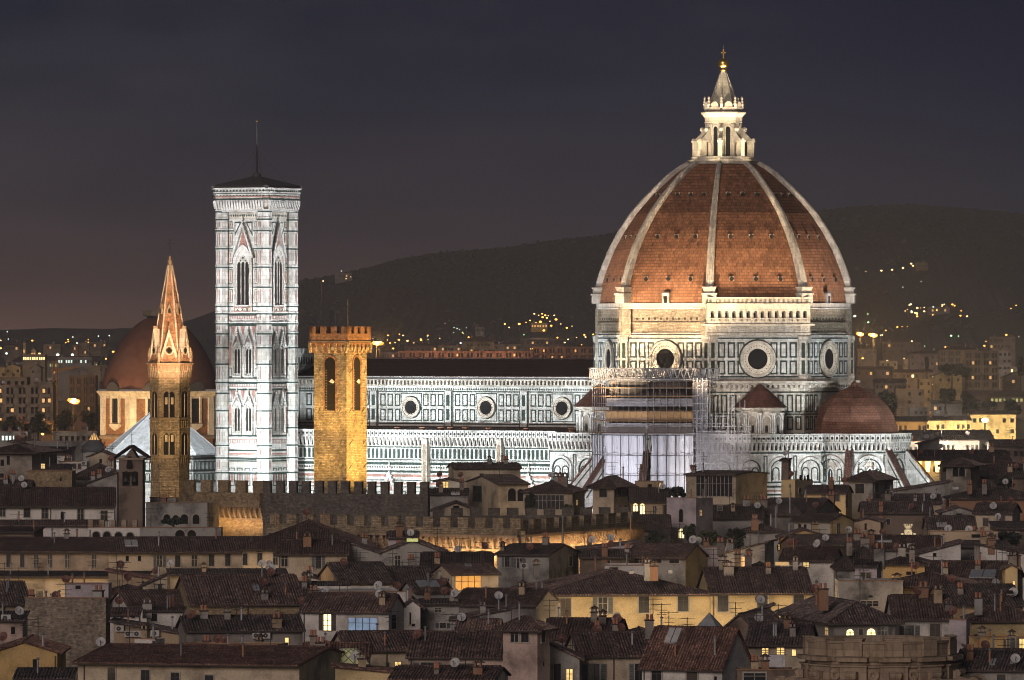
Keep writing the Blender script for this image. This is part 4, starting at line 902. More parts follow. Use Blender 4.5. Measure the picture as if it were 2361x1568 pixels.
mb.add([(-h, -h, zt), (h, -h, zt), (h, h, zt), (-h, h, zt), (-h, -h, zt + .7), (h, -h, zt + .7), (h, h, zt + .7), (-h, h, zt + .7), (0, 0, zc(404))], [(0, 1, 5, 4), (1, 2, 6, 5), (2, 3, 7, 6), (3, 0, 4, 7), (4, 5, 8), (5, 6, 8), (6, 7, 8), (7, 4, 8), (3, 2, 1, 0)], 'slate')
mb.lathe([(1.0, zc(414)), (.9, zc(402)), (.6, zc(398))], 8, 'slate'); mb.tube((0, 0, zc(402)), (0, 0, zc(330)), .26, 'iron', 6, .2); mb.tube((0, 0, zc(330)), (0, 0, zc(274)), .2, 'iron', 6, .1); mb.ball((0, 0, zc(278)), .3, 'gold', 6, 4)
for sx, sy in ((1, 1), (-1, 1), (1, -1), (-1, -1)): mb.tube((0, 0, zc(345)), (sx * 5, sy * 5, zc(428)), .025, 'iron', 3)
mb.build('roof', camp)

# ------------------------------------------------------------------ generic crenellated tower pieces
def merlons(mb, u0, u1, y0, y1, z0, z1, n, mat, gap=.42, swallow=False):
    p = (u1 - u0) / (n - gap)
    for i in range(n): a = u0 + p * i; mb.box(a, a + p * (1 - gap), y0, y1, z0, z1, mat)
# bargello tower
YB = 1062.0; zb = lambda py: PZ(py, YB); HB = 3.02
barg = empty('stone_tower', grid_pt(799, YB, -HB, HB, 0), TH); tag(barg, 'square crenellated stone tower lit orange, in front of the nave', 'tower')
mb = MB(); mb.box(-HB, HB, -HB, HB, 0, zb(812), 'forte'); mb.box(-HB - .05, HB + .05, -HB - .05, HB + .05, zb(1012) - .12, zb(1012) + .12, 'sandstone')
bsh = mb.build('shaft', barg)
mb = MB(); O = .5
mb.box(-HB - O, HB + O, -HB - O, HB + O, zb(788), zb(769), 'redbrick'); mb.box(-HB - .2, HB + .2, -HB - .2, HB + .2, zb(814), zb(788), 'redbrick'); mb.box(-HB - O - .1, HB + O + .1, -HB - O - .1, HB + O + .1, zb(789.5), zb(786.5), 'sandstone')
for nu in SIDES:
    mb.M = face((HB + .2) * math.cos(nu), (HB + .2) * math.sin(nu), nu); w = HB + O
    for k in range(7):
        c = -w + 2 * w * k / 6; mb.prism([(0, zb(814)), (0, zb(789)), (-O + .15, zb(789)), (-O + .15, zb(800)), (-.05, zb(813))], c - .22, c + .22, 'x', 'forte')
        if k < 6:
            q = c + w / 6; mb.prism([(q - .6, zb(789))] + [(q - .42 * math.cos(R(t)), zb(801) + .6 * math.sin(R(t))) for t in range(0, 181, 30)] + [(q + .6, zb(789))], -O + .25, -O + .1, 'y', 'redbrick')
            mb.box(q - .3, q + .3, -.03, .1, zb(808), zb(800), 'cream' if k % 2 else 'rose')
    mb.M = face((HB + O) * math.cos(nu), (HB + O) * math.sin(nu), nu); merlons(mb, -w, w, 0, .55, zb(769), zb(753), 4, 'redbrick', .42); mb.M = Matrix.Identity(4)
top = mb.build('battlement', barg)
for nu, w in ((R(-90), 1.95), (R(0), 1.95)):
    M = face(HB * math.cos(nu), HB * math.sin(nu), nu); g = MB(M)
    g.arch(0, zb(948), zb(838), w, .04, 'hole_shade', False); g.archband(0, zb(948), zb(838), w, w + .7, .1, 'redbrick', False); g.box(-w / 2 - .1, w / 2 + .1, -.15, 0, zb(950), zb(947), 'sandstone')
    g.box(-w / 2, w / 2, -.1, 0, zb(887), zb(885.5), 'iron'); g.box(-w / 2, w / 2, -.1, 0, zb(935), zb(934), 'iron')
    for k in range(16): g.box(-w * .42, -w * .30, -.07, 0, zb(945 - 6 * k), zb(943 - 6 * k), 'sandstone')
    g.prism([(-w * .1, zb(880)), (w * .3, zb(885)), (w * .45, zb(880)), (w * .2, zb(874))], 0, -.16, 'y', 'marble')
    for u, py in ((-2.2, 855), (2.2, 855), (-2.2, 945), (1.6, 945), (-2.2, 1020), (1.8, 1020), (-2.2, 1075), (2.0, 1075)): g.tube((u, 0, zb(py + 6)), (u + .55, -.3, zb(py - 6)), .06, 'iron', 4)
    g.build('belfry_opening', bsh)
for dx, dy, h, nm in ((-2.9, -1, zb(650), 'flagpole'), (2.6, -2, zb(690), 'flagpole'), (.6, -2.4, zb(716), 'flagpole')):
    g = MB(); g.tube((dx, dy, zb(772)), (dx, dy, h), .12, 'pipe', 5, .08); g.build(nm, top)
g = MB(); x, y = -1.2, -1.0; g.tube((x, y, zb(772)), (x, y, zb(726)), .07, 'iron'); M = Matrix.Translation((x, y, zb(741))) @ Matrix.Rotation(-TH, 4, 'Z'); g.M = M      # heraldic lion vane
g.prism([(0, 0), (.25, -.1), (.35, .2), (.55, .1), (.5, .5), (.28, .6), (.45, .9), (.75, 1.05), (.4, 1.1), (.35, 1.5), (.1, 1.75), (-.15, 1.6), (-.1, 1.2), (-.25, .7), (-.1, .4)], -.06, .06, 'y', 'iron'); g.build('weathervane', top)

# badia: hexagonal tower with a spire
YD = 1085.0; zd = lambda py: PZ(py, YD); RD = 3.12
bad = empty('spire_tower', (PX(392, YD), YD, 0), R(0)); tag(bad, 'slender hexagonal brick tower with a pointed spire and cross, lit orange', 'bell tower')
HEX = R(30)
mb = MB(); hx_ = lambda r, z0, z1, m, r2=None: mb.lathe([(r, z0), (r if r2 is None else r2, z1)], 6, m, (0, 0), 0)
hx_(RD, 0, zd(872), 'forte'); hx_(RD + .2, zd(1054), zd(1051), 'sandstone'); hx_(RD + .25, zd(967), zd(963), 'sandstone'); hx_(RD + .15, zd(872), zd(868), 'sandstone'); hx_(RD + .2, zd(868), zd(852), 'forte', RD + .45); hx_(RD + .35, zd(852), zd(840), 'redbrick', RD + .55); hx_(RD + .75, zd(840), zd(837), 'sandstone')
AP = math.cos(R(30))
for k in range(6):
    a = R(-90 + 60 * k)
    for zz, r in ((zd(866), RD + .3), (zd(851), RD + .42), (zd(982), RD + .02), (zd(1064), RD + .02)):
        mb.M = face(r * AP * math.cos(a), r * AP * math.sin(a), a)
        for q in range(5): u = (q - 2) * .62; mb.arch(u, zz - .2, zz + .4, .34, .05, 'sandstone' if r > RD + .1 else 'rubble', False); mb.box(u + .24, u + .38, -.14, 0, zz - .3, zz + .8, 'sandstone' if r > RD + .1 else 'forte')
    mb.M = face(RD * AP * math.cos(a), RD * AP * math.sin(a), a)
    for q in (-1.35, 1.35):
        for zz in (895, 930, 1010, 1075, 1100): mb.box(q - .1, q + .1, -.03, 0, zd(zz), zd(zz) + .2, 'hole_shade')
    mb.box(-1.58, -1.3, -.12, 0, zd(1050), zd(870), 'forte'); mb.box(1.3, 1.58, -.12, 0, zd(1050), zd(870), 'forte')
body = mb.build('shaft', bad)
for k in range(6):
    a = R(-90 + 60 * k)
    if k in (0, 1, 5):
        for zb_, zs, zt in ((962, 908, 0), (1048, 1004, 0)):
            g = MB(face(RD * AP * math.cos(a), RD * AP * math.sin(a), a)); g.archband(0, zd(zb_), zd(zs + 6), 1.9, 2.4, .12, 'sandstone', False)
            for u in (-.48, .48): g.arch(u, zd(zb_), zd(zs), .78, .05, 'hole_shade', False)
            if k == 0:                                   # cream blocks painted in as the lit town seen through
                for u in (-.48, .48): g.box(u - .2, u + .22, -.07, -.05, zd(zb_ - 30), zd(zb_ - 46), 'cream')
            g.tube((0, -.08, zd(zb_)), (0, -.08, zd(zs)), .09, 'marble_warm'); g.box(-.95, .95, -.2, 0, zd(zb_) - .2, zd(zb_), 'sandstone'); g.build('window', body)
mb = MB(); mb.lathe([(RD + .3, zd(837)), (RD + .1, zd(833)), (2.95, zd(820)), (.32, zd(612))], 6, 'redbrick'); mb.lathe([(.32, zd(612)), (.36, zd(610)), (.36, zd(600)), (.25, zd(599)), (.22, zd(590))], 6, 'sandstone')
for k in range(6): a = R(60 * k); mb.tube((2.95 * math.cos(a), 2.95 * math.sin(a), zd(820)), (.33 * math.cos(a), .33 * math.sin(a), zd(612)), .13, 'marble_warm', 5)
sp = mb.build('spire', bad)
for k in range(6):
    a = R(-90 + 60 * k); g = MB(face((RD + .1) * AP * math.cos(a), (RD + .1) * AP * math.sin(a), a))
    g.prism([(-1.25, zd(836)), (1.25, zd(836)), (1.25, zd(822)), (0, zd(765)), (-1.25, zd(822))], 1.1, -.1, 'y', 'redbrick'); g.prism([(-1.35, zd(822)), (-1.05, zd(826)), (0, zd(775)), (1.05, zd(826)), (1.35, zd(822)), (0, zd(758))], 1.1, -.25, 'y', 'marble_warm')
    for (u, v) in ((.25, 0), (-.25, 0), (0, .25), (0, -.25)): g.disc(u, zd(808) + v, .26, .14, 'hole_shade', 8)
    g.ring(0, zd(808), .58, .75, .2, 'marble_warm', 14); g.box(-.12, .12, -.2, .5, zd(758), zd(752), 'sandstone'); g.build('gablet', sp)
    aa = a + R(30); g = MB(); c = ((RD + .15) * math.cos(aa), (RD + .15) * math.sin(aa)); g.lathe([(.34, zd(837)), (.34, zd(815)), (.42, zd(813)), (.3, zd(811)), (.05, zd(800))], 6, 'sandstone', c); g.build('pinnacle', sp)
    if k in (0, 1, 5):
        t = .46; r = 2.95 * (1 - t) + .32 * t; g = MB(face(r * AP * math.cos(a), r * AP * math.sin(a), a)); zz = zd(820) * (1 - t) + zd(612) * t
        g.prism([(-.4, zz), (.4, zz), (.4, zz + .8), (0, zz + 1.7), (-.4, zz + .8)], .9, -.25, 'y', 'sandstone'); g.arch(0, zz + .15, zz + .6, .4, .3, 'hole_shade'); g.build('dormer', sp)
g = MB(); g.tube((0, 0, zd(590)), (0, 0, zd(550)), .06, 'iron'); g.box(-.42, .42, -.05, .05, zd(563), zd(561.5), 'iron'); g.build('cross', sp)

# chapel with the big plain dome, far left
YM = 1750.0; zm = lambda py: PZ(py, YM)
med = empty('domed_chapel', (PX(369, YM), YM, 0), R(-4)); tag(med, 'brick domed chapel behind the spire tower, its walls lit orange', 'chapel')
mb = MB(); mb.lathe([(15.6, 0), (15.6, zm(897))], 8, 'redbrick', (0, 0), R(22.5)); mb.lathe([(16.0, zm(1012)), (16.3, zm(1006)), (16.0, zm(1002))], 8, 'sandstone', (0, 0), R(22.5)); mb.lathe([(16.0, zm(914)), (16.6, zm(907)), (17.0, zm(904)), (17.0, zm(901)), (16.2, zm(897))], 8, 'smooth', (0, 0), R(22.5))
for i in range(8):
    mb.M = face(15.6 * C22 * math.cos(NUS[i]), 15.6 * C22 * math.sin(NUS[i]), NUS[i]); e = 15.6 * S22
    for s in (-1, 1): mb.box(s * (e - .8) - .9, s * (e - .8) + .9, -.4, 0, zm(1002), zm(914), 'smooth')
    mb.box(-e, e, -.3, 0, zm(918), zm(913), 'smooth')
cw = mb.build('drum', med)
for i in (1, 2, 3, 4):
    g = MB(face(15.6 * C22 * math.cos(NUS[i]), 15.6 * C22 * math.sin(NUS[i]), NUS[i])); g.arch(0, zm(973), zm(918), 2.7, .15, 'glass', False); g.archband(0, zm(975), zm(918), 2.7, 3.9, .5, 'smooth', False); g.archband(0, zm(912), zm(912), 4.4, 5.2, .8, 'smooth', False); g.prism([(-2.4, zm(976)), (2.4, zm(976)), (2, zm(983)), (0, zm(992)), (-2, zm(983))], 0, -.5, 'y', 'smooth')
    for k in (-.7, 0, .7): g.box(k - .06, k + .06, -.22, -.1, zm(970), zm(912), 'iron')
    for py in (960, 945, 930, 918): g.box(-1.3, 1.3, -.22, -.1, zm(py), zm(py) + .12, 'iron')
    g.build('window', cw)
def smooth_prof(P, n=5):
    out = []
    for i in range(len(P) - 1):
        p0, p1, p2, p3 = P[max(0, i - 1)], P[i], P[i + 1], P[min(len(P) - 1, i + 2)]
        for k in range(n):
            t = k / n; out.append(tuple(.5 * (2 * p1[c] + (p2[c] - p0[c]) * t + (2 * p0[c] - 5 * p1[c] + 4 * p2[c] - p3[c]) * t * t + (3 * p1[c] - p0[c] - 3 * p2[c] + p3[c]) * t ** 3) for c in (0, 1)))
    return out + [P[-1]]
mb = MB(); mb.lathe(smooth_prof([(15.4, zm(899)), (15.2, zm(893)), (14.7, zm(872)), (13.4, zm(840)), (11.4, zm(805)), (9.0, zm(775)), (6.6, zm(752)), (4.4, zm(738)), (2.6, zm(731)), (2.0, zm(730))]), 40, 'dome_plain')
dm = mb.build('dome', med, True)
for i in range(8):
    g = MB(face(16.0 * C22 * math.cos(NUS[i]), 16.0 * C22 * math.sin(NUS[i]), NUS[i])); g.prism([(2.6 * math.cos(R(t)), zm(903) + 2.6 * math.sin(R(t))) for t in range(0, 181, 15)], -.8, 3, 'y', 'slate'); g.build('window_hood', cw)
g = MB(); g.lathe([(3.6, zm(733)), (3.6, zm(729))], 8, 'slate', (0, 0), R(22.5)); g.lathe([(4.6, zm(729)), (4.6, zm(716)), (4.2, zm(716)), (4.2, zm(728))], 8, 'slate', (0, 0), R(22.5))
g.build('lantern_base', dm)
# baptistery
YP = 1480.0; zp = lambda py: PZ(py, YP)
bap = empty('baptistery', (PX(372, YP), YP, 0), TH); tag(bap, 'octagonal baptistery with a pale white pyramid roof behind the spire tower', 'baptistery')
mb = MB(); octprism(mb, 12.3, 0, zp(1046), 'marble')
for i in range(8):
    mb.M = face(12.3 * C22 * math.cos(NUS[i]), 12.3 * C22 * math.sin(NUS[i]), NUS[i]); e = 12.3 * S22
    for z in (1058, 1085, 1110): mb.box(-e, e, -.1, 0, zp(z), zp(z) + .4, 'green')
    for k in range(6): c = -e + 2 * e * (k + .5) / 6; mb.frame(c - .6, c + .6, zp(1084), zp(1062), .2, .08, 'green'); mb.frame(c - .6, c + .6, zp(1108), zp(1089), .2, .08, 'green')
mb.build('wall', bap)
mb = MB(); mb.lathe([(13.4, zp(1048)), (13.4, zp(1044)), (.9, zp(938)), (.9, zp(934))], 8, 'leadwhite', (0, 0), R(22.5))
for a in OCT: mb.tube((13.3 * math.cos(a), 13.3 * math.sin(a), zp(1044)), (.9 * math.cos(a), .9 * math.sin(a), zp(938)), .16, 'leadwhite', 4)
mb.build('roof', bap)
mb = MB(); octprism(mb, 1.3, zp(940), zp(915), 'marble'); mb.lathe([(1.5, zp(915)), (.1, zp(898))], 8, 'leadwhite'); mb.build('lantern', bap)

# ------------------------------------------------------------------ crenellated palace (bargello)
def cren_wall(name, label, xa, ya_px, xb, yb_px, Ya, Yb, mat, pitch_px, corb=None, thick=1.0, mer_px=16, base=0, depth=9, lights=()):
    """wall between two pixel columns at depths Ya and Yb; ya_px/yb_px = merlon top at each end"""
    P = Vector((PX(xa, Ya), Ya, 0)); Q = Vector((PX(xb, Yb), Yb, 0)); d = Q - P; L = d.length
    za, zz = PZ(ya_px, Ya), PZ(yb_px, Yb); zt = (za + zz) / 2; ang = math.atan2(d.y, d.x)
    o = empty(name, P, ang); tag(o, label, 'wall'); s = K * (Ya + Yb) / 2; mh = mer_px * s
    m = MB(); m.box(0, L, 0, thick, 0, zt - mh, mat); n = max(2, round((xb - xa) / pitch_px))
    merl = MB(); merlons(merl, 0, L, 0, .7, zt - mh, zt, n, mat, .42)
    p = L / (n - .42)
    for i in range(n): merl.box(p * i - .06, p * i + p * .58 + .06, -.06, .76, zt, zt + .12, mat)
    if corb:
        c0, c1, pit = corb[0] * s, corb[1] * s, corb[2] * s      # below top: start, end; pitch
        m.box(0, L, -.75, 0, zt - c0, zt - mh - .02, mat); m.box(0, L, -.9, 0, zt - c0 - .1, zt - c0 + .25, 'sandstone'); nn = round(L / pit); pp = L / nn
        for i in range(nn + 1):
            u = pp * i; m.prism([(0, zt - c1), (0, zt - c0), (-.75, zt - c0), (-.75, zt - c0 - (c1 - c0) * .3), (-.2, zt - c1)], u - pp * .14, u + pp * .14, 'x', 'sandstone')
            if i < nn:
                q = u + pp / 2; r = pp * .36; h = (c1 - c0) * .5
                m.prism([(q - pp / 2, zt - c0)] + [(q - r * math.cos(R(t)), zt - c0 - h * .75 + h * .6 * math.sin(R(t))) for t in range(0, 181, 30)] + [(q + pp / 2, zt - c0)], -.7, -.55, 'y', 'sandstone')
        m.box(0, L, -.15, 0, zt - c1 - .3, zt - c1, 'sandstone')
    for f, wt in lights: lamp(P + Vector((math.cos(ang), math.sin(ang), 0)) * (L * f) + Vector((math.sin(ang), -math.cos(ang), 0)) * 1.15 + Vector((0, 0, zt - c1 - 1.0)), wt, (1, .60, .26), .15)
    m.build('wall', o); merl.build('merlons', o); return o
W1 = cren_wall('crenellated_wall', 'brown crenellated palace wall with a corbel arcade right of the spire tower', 423, 1112, 606, 1106, 1062, 1052, 'rubble_warm', 36.5, (58, 84, 16.5), mer_px=26, lights=[(.47 + .1 * k, 110) for k in range(6)])
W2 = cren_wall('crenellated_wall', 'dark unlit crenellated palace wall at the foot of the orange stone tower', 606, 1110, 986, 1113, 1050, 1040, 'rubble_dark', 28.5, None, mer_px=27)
W3 = cren_wall('crenellated_wall', 'long low crenellated stone front with a lit corbel arcade', 622, 1187, 1200, 1196, 1012, 985, 'forte', 38.5, (41, 69, 18.5), mer_px=22, lights=[(.56 + .055 * k, 170 + 45 * k) for k in range(9)])
W4 = cren_wall('crenellated_wall', 'crenellated stone wall with a brightly lit corbel arcade, right of the long low front', 1200, 1196, 1474, 1186, 985, 1035, 'forte', 28, (35, 62, 11.5), mer_px=22, lights=[(.04 + .075 * k, 900 - 60 * k) for k in range(12)])
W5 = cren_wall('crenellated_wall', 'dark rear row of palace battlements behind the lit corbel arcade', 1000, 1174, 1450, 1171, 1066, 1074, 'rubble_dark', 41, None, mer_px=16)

# ------------------------------------------------------------------ houses of the old town
YT = [(1040, 1330), (1090, 1270), (1130, 1210), (1180, 1130), (1220, 1065), (1280, 970), (1350, 890), (1450, 790), (1568, 700), (1640, 660)]
def window(root, M, u, z0, z1, w, st):
    """one window: surround, pane, shutters.  st: d dark, s open shutters, c closed shutters, l lit, a arched, L lit arched, n plain hole, g glazed wall, o orange, v door"""
    f = MB(M); hw = w / 2; t = min(.16, w * .14)
    big = w > .55
    if st in 'aL':
        zs = z1 - hw; f.archband(u, z0, zs, w, w + 2 * t, .1, 'frame_pale', False); o = f.build('window', root)
        p = MB(M); p.arch(u, z0, zs, w, .03, 'lit_bright' if st == 'L' else 'hole_shade', False); p.build('pane', o)
        if st == 'L':
            b = MB(M); b.box(u - .05, u + .05, -.08, -.03, z0, z1 - .1, 'eave'); b.box(u - hw, u + hw, -.08, -.03, zs - .05, zs + .05, 'eave'); b.build('glazing_bar', o)
        return
    if st == 'n':
        f.box(u - hw, u + hw, -.03, 0, z0, z1, 'hole_shade'); f.box(u - hw - .08, u + hw + .08, -.09, 0, z0 - .1, z0, 'frame_pale'); f.build('window', root); return
    f.box(u - hw - t, u - hw, -.09, 0, z0, z1, 'frame_pale'); f.box(u + hw, u + hw + t, -.09, 0, z0, z1, 'frame_pale'); f.box(u - hw - t, u + hw + t, -.1, 0, z1, z1 + t, 'frame_pale'); f.box(u - hw - t - .06, u + hw + t + .06, -.16, 0, z0 - t * .8, z0, 'frame_pale')
    o = f.build('window', root)
    pm = {'l': 'lit', 'o': 'lit_orange', 'b': 'lit_blue', 'm': 'lit_dim', 'B': 'lit_bright'}.get(st, 'glass')
    if st == 'c':
        for s in (-1, 1):
            p = MB(M); a, b = (u - hw, u - .015) if s < 0 else (u + .015, u + hw); p.box(a, b, -.07, 0, z0, z1, 'shutter_brown')
            for k in range(1, 6): zz = z0 + (z1 - z0) * k / 6; p.box(a + .06, b - .06, -.085, -.07, zz - .05, zz + .02, 'eave')
            p.build('shutter', o)
        return
    p = MB(M); p.box(u - hw, u + hw, -.03, 0, z0, z1, pm); p.build('pane', o)
    if w > .5 and st != 'v':
        p = MB(M); n = max(1, int(w / .75)) if st == 'g' else (3 if st in 'ob' else 1)
        for k in range(1, n + 1): x = u - hw + w * k / (n + 1); p.box(x - .04, x + .04, -.06, -.03, z0, z1, 'eave' if st in 'lomBb' else ('frame_pale' if st == 'g' or int(u * 7) % 3 == 0 else 'shutter_brown'))
        p.box(u - hw, u + hw, -.06, -.03, z0 + (z1 - z0) * .62 - .03, z0 + (z1 - z0) * .62 + .03, 'eave' if st in 'lomBb' else ('frame_pale' if st == 'g' or int(u * 7) % 3 == 0 else 'shutter_brown'))
        if st in 'lB': p.box(u - hw, u + hw, -.06, -.03, z0 + (z1 - z0) * .3 - .03, z0 + (z1 - z0) * .3 + .03, 'eave')
        p.build('glazing_bar', o)
    if st in 'sB' or (st == 'l' and w > 1.3):
        for s in (-1, 1):
            p = MB(M); x = u + s * (hw + t + hw * .52); p.box(x - hw * .5, x + hw * .5, -.16, -.1, z0, z1, 'shutter_grey' if st != 'B' else 'shutter_brown')
            for k in range(1, 7): zz = z0 + (z1 - z0) * k / 7; p.box(x - hw * .4, x + hw * .4, -.175, -.16, zz - .04, zz + .03, 'eave')
            p.build('shutter', o)
def accessory(kind, roof, P, rr, big=1.0):
    big = min(big, 1.25 if kind == 'c' else (1.15 if kind in 'dD' else 3)); x, y, z = P; m = MB(Matrix.Translation((x, y, z)))
    if kind == 'c':
        w, d, h = rr.uniform(.32, .55) * big, rr.uniform(.3, .45) * big, rr.uniform(.8, 1.4) * big; wm = rr.choice(['grey', 'dim', 'sand', 'stone', 'terracotta_wall']); m.box(-w, w, -d, d, -.9, h, wm); m.box(-w - .1, w + .1, -d - .1, d + .1, h, h + .12, 'tile_dark')
        k = rr.random()
        if k < .55:
            for s in (-.6, .6): m.box(s * w - .1, s * w + .1, -d, d, h + .12, h + .5, wm)
            m.prism([(-w - .2, h + .5), (w + .2, h + .5), (0, h + .85)], -d - .15, d + .15, 'y', 'tile_brown')
        else:
            for s in (-.5, .5): m.lathe([(.17, h + .1), (.17, h + .6), (.22, h + .62), (.15, h + .75)], 8, 'terracotta', (s * w, 0))
        m.build('chimney', roof)
    elif kind == 'p': m.tube((0, 0, -.4), (0, 0, 1.5 * big), .11, rr.choice(['metal', 'steel', 'terracotta']), 7); m.lathe([(.2, 1.5 * big), (.24, 1.55 * big), (.02, 1.75 * big)], 7, 'metal'); m.build('vent_pipe', roof)
    elif kind in 'dD':
        r = .55 * big; m.tube((0, 0, -.4), (0, 0, 1.1), .04, 'iron', 5); a = rr.uniform(-.6, .5)
        m.M = Matrix.Translation((x, y, z + 1.15)) @ Matrix.Rotation(a, 4, 'Z') @ Matrix.Rotation(R(65), 4, 'X'); mt = 'dish_red' if kind == 'D' else 'dish'
        m.lathe([(.02, -.13), (r * .5, -.08), (r, .03), (r * .97, .06), (r * .5, -.04), (.02, -.09)], 14, mt, (0, 0), 0, False); m.tube((0, -r, .0), (0, -.1, .5), .025, 'iron', 4); m.box(-.07, .07, -.16, -.02, .45, .58, 'metal'); m.build('satellite_dish', roof)
    elif kind == 'a':
        h = rr.uniform(2.2, 3.8); m.tube((0, 0, -.4), (0, 0, h), .045, 'iron', 5); t = rr.uniform(-.5, .5); ca, sa = math.cos(t), math.sin(t)
        for q, L in ((h - .15, 1.1), (h - .8, .7), (h - 1.3, .55)):
            m.tube((-L * ca, -L * sa, q), (L * ca, L * sa, q), .03, 'iron', 4)
            for k in range(5): u = -L + 2 * L * k / 4; m.tube((u * ca - .28 * sa, u * sa + .28 * ca, q), (u * ca + .28 * sa, u * sa - .28 * ca, q), .022, 'iron', 3)
        m.build('antenna', roof)
    elif kind == 'x':
        m.box(-.55, .55, -.25, .25, -.05, .72, 'acwhite'); m.ring(-.12, .34, .2, .3, .03, 'metal', 12); m.M = m.M @ Matrix.Translation((0, -.25, 0)); m.ring(-.1, .34, .05, .28, .03, 'iron', 12); m.build('air_conditioner', roof)
def house(label, x0, x1, ye, yr=None, roof='side', ang=0, side=0, depth=11, wall='cream', tile=None, wins=(), acc=(), auto=2, Y=None, over=.55, name='house', cat='house', base=0, ph=.9, swall=None, dy=0):
    Y = Y or interp(YT, ye); s = K * Y; rr = random.Random(int(x0 * 7 + ye * 13)); tile = tile or rr.choice(['tile_brown', 'tile_dark', 'tile_brown', 'tile_red'])
    a = R(abs(ang)); ze = PZ(ye, Y)
    if ang > 0: xc = x0 + side; w = (x1 - xc) * s / math.cos(a); d = side * s / math.sin(a) if side else depth; X0, X1 = 0, w
    elif ang < 0: xc = x1 - side; w = (xc - x0) * s / math.cos(a); d = side * s / math.sin(a) if side else depth; X0, X1 = -w, 0
    else: xc = x0; w = (x1 - x0) * s; d = depth; X0, X1 = 0, w
    root = empty(name, (PX(xc, Y), Y, 0), R(ang)); tag(root, label, cat)
    mid = d / 2 if roof in ('side', 'hip') else (d if roof == 'shed' else 2)
    if roof == 'hip' and d > w: mid = w / 2
    if yr is None: h = .30 * (min(w, d) / 2 if roof in ('side', 'hip', 'pyr') else (w / 2 if roof == 'front' else (d if roof == 'shed' else w)))
    else: h = EYE + (HY - yr) * K * (Y + mid * math.cos(a)) - ze
    h = max(h, .25); m = MB()
    if roof == 'side': m.prism([(0, base), (0, ze), (d / 2, ze + h), (d, ze), (d, base)], X0, X1, 'x', wall); zr = lambda x, y: ze + h * (1 - abs(y - d / 2) / (d / 2))
    elif roof == 'front': c = (X0 + X1) / 2; m.prism([(X0, base), (X1, base), (X1, ze), (c, ze + h), (X0, ze)], 0, d, 'y', wall); zr = lambda x, y: ze + h * (1 - abs(x - c) / (w / 2))
    elif roof == 'shed': m.prism([(0, base), (0, ze), (d, ze + h), (d, base)], X0, X1, 'x', wall); zr = lambda x, y: ze + h * y / d
    elif roof == 'shedr': m.prism([(X0, base), (X1, base), (X1, ze + h), (X0, ze)], 0, d, 'y', wall); zr = lambda x, y: ze + h * (x - X0) / w
    elif roof == 'shedl': m.prism([(X0, base), (X1, base), (X1, ze), (X0, ze + h)], 0, d, 'y', wall); zr = lambda x, y: ze + h * (X1 - x) / w
    elif roof == 'hip':
        m.box(X0, X1, 0, d, base, ze, wall); q = min(w, d) / 2; zr = lambda x, y: ze + h * min(1, min(x - X0, X1 - x, y, d - y) / q)
    else:
        m.box(X0, X1, 0, d, base, ze - ph, wall); t = .3
        m.box(X0, X1, 0, t, ze - ph, ze, wall); m.box(X0, X1, d - t, d, ze - ph, ze, wall); m.box(X0, X0 + t, t, d - t, ze - ph, ze, wall); m.box(X1 - t, X1, t, d - t, ze - ph, ze, wall); m.box(X0 - .08, X1 + .08, -.08, t + .08, ze, ze + .12, 'terracotta_wall'); zr = lambda x, y: ze - ph
    wo = m.build('wall', root)
    if swall:
        g = MB(); x = X0 if ang > 0 else X1; e = -.02 if ang > 0 else .02
        pl = [(0, base), (0, ze), (d / 2, ze + h), (d, ze), (d, base)] if roof == 'side' else [(0, base), (0, ze), (d, ze + (h if roof == 'shed' else 0)), (d, base)]
        g.prism(pl, x - abs(e) if ang > 0 else x, x if ang > 0 else x + abs(e), 'x', swall); g.build('side_wall', root)
    r = MB(); o, t = over, .18
    if roof == 'side':
        sl = h / (d / 2); r.prism([(-o, ze - o * sl), (d / 2, ze + h), (d + o, ze - o * sl), (d + o, ze - o * sl + t), (d / 2, ze + h + t), (-o, ze - o * sl + t)], X0 - .3, X1 + .3, 'x', tile); r.box(X0 - .25, X1 + .25, -o - .1, -o + .06, ze - o * sl - .08, ze - o * sl + .06, 'eave')
        nn = max(2, int(w / .45))
        for i in range(nn): p0 = X0 + w * i / nn; r.tube((p0, d / 2, ze + h + t), (p0 + w / nn * 1.05, d / 2, ze + h + t + .04), .14, tile, 5)
    elif roof == 'front':
        c = (X0 + X1) / 2; sl = h / (w / 2); r.prism([(X0 - o, ze - o * sl), (c, ze + h), (X1 + o, ze - o * sl), (X1 + o, ze - o * sl + t), (c, ze + h + t), (X0 - o, ze - o * sl + t)], -.3, d + .3, 'y', tile); r.tube((c, -.3, ze + h + t), (c, d + .3, ze + h + t), .14, tile, 5)
    elif roof == 'shed': sl = h / d; r.prism([(-o, ze - o * sl), (d + .2, ze + h + .2 * sl), (d + .2, ze + h + .2 * sl + t), (-o, ze - o * sl + t)], X0 - .25, X1 + .25, 'x', tile); r.box(X0 - .2, X1 + .2, -o - .1, -o + .06, ze - o * sl - .08, ze - o * sl + .06, 'eave')
    elif roof in ('shedr', 'shedl'):
        za, zz = (ze, ze + h) if roof == 'shedr' else (ze + h, ze); sl = (zz - za) / w; r.prism([(X0 - o, za - o * sl), (X1 + o, zz + o * sl), (X1 + o, zz + o * sl + t), (X0 - o, za - o * sl + t)], -.3, d + .3, 'y', tile)
    elif roof == 'hip':
        sl = h / (min(w, d) / 2); zo = ze - o * sl * .6; x_0, x_1, y_0, y_1 = X0 - o, X1 + o, -o, d + o
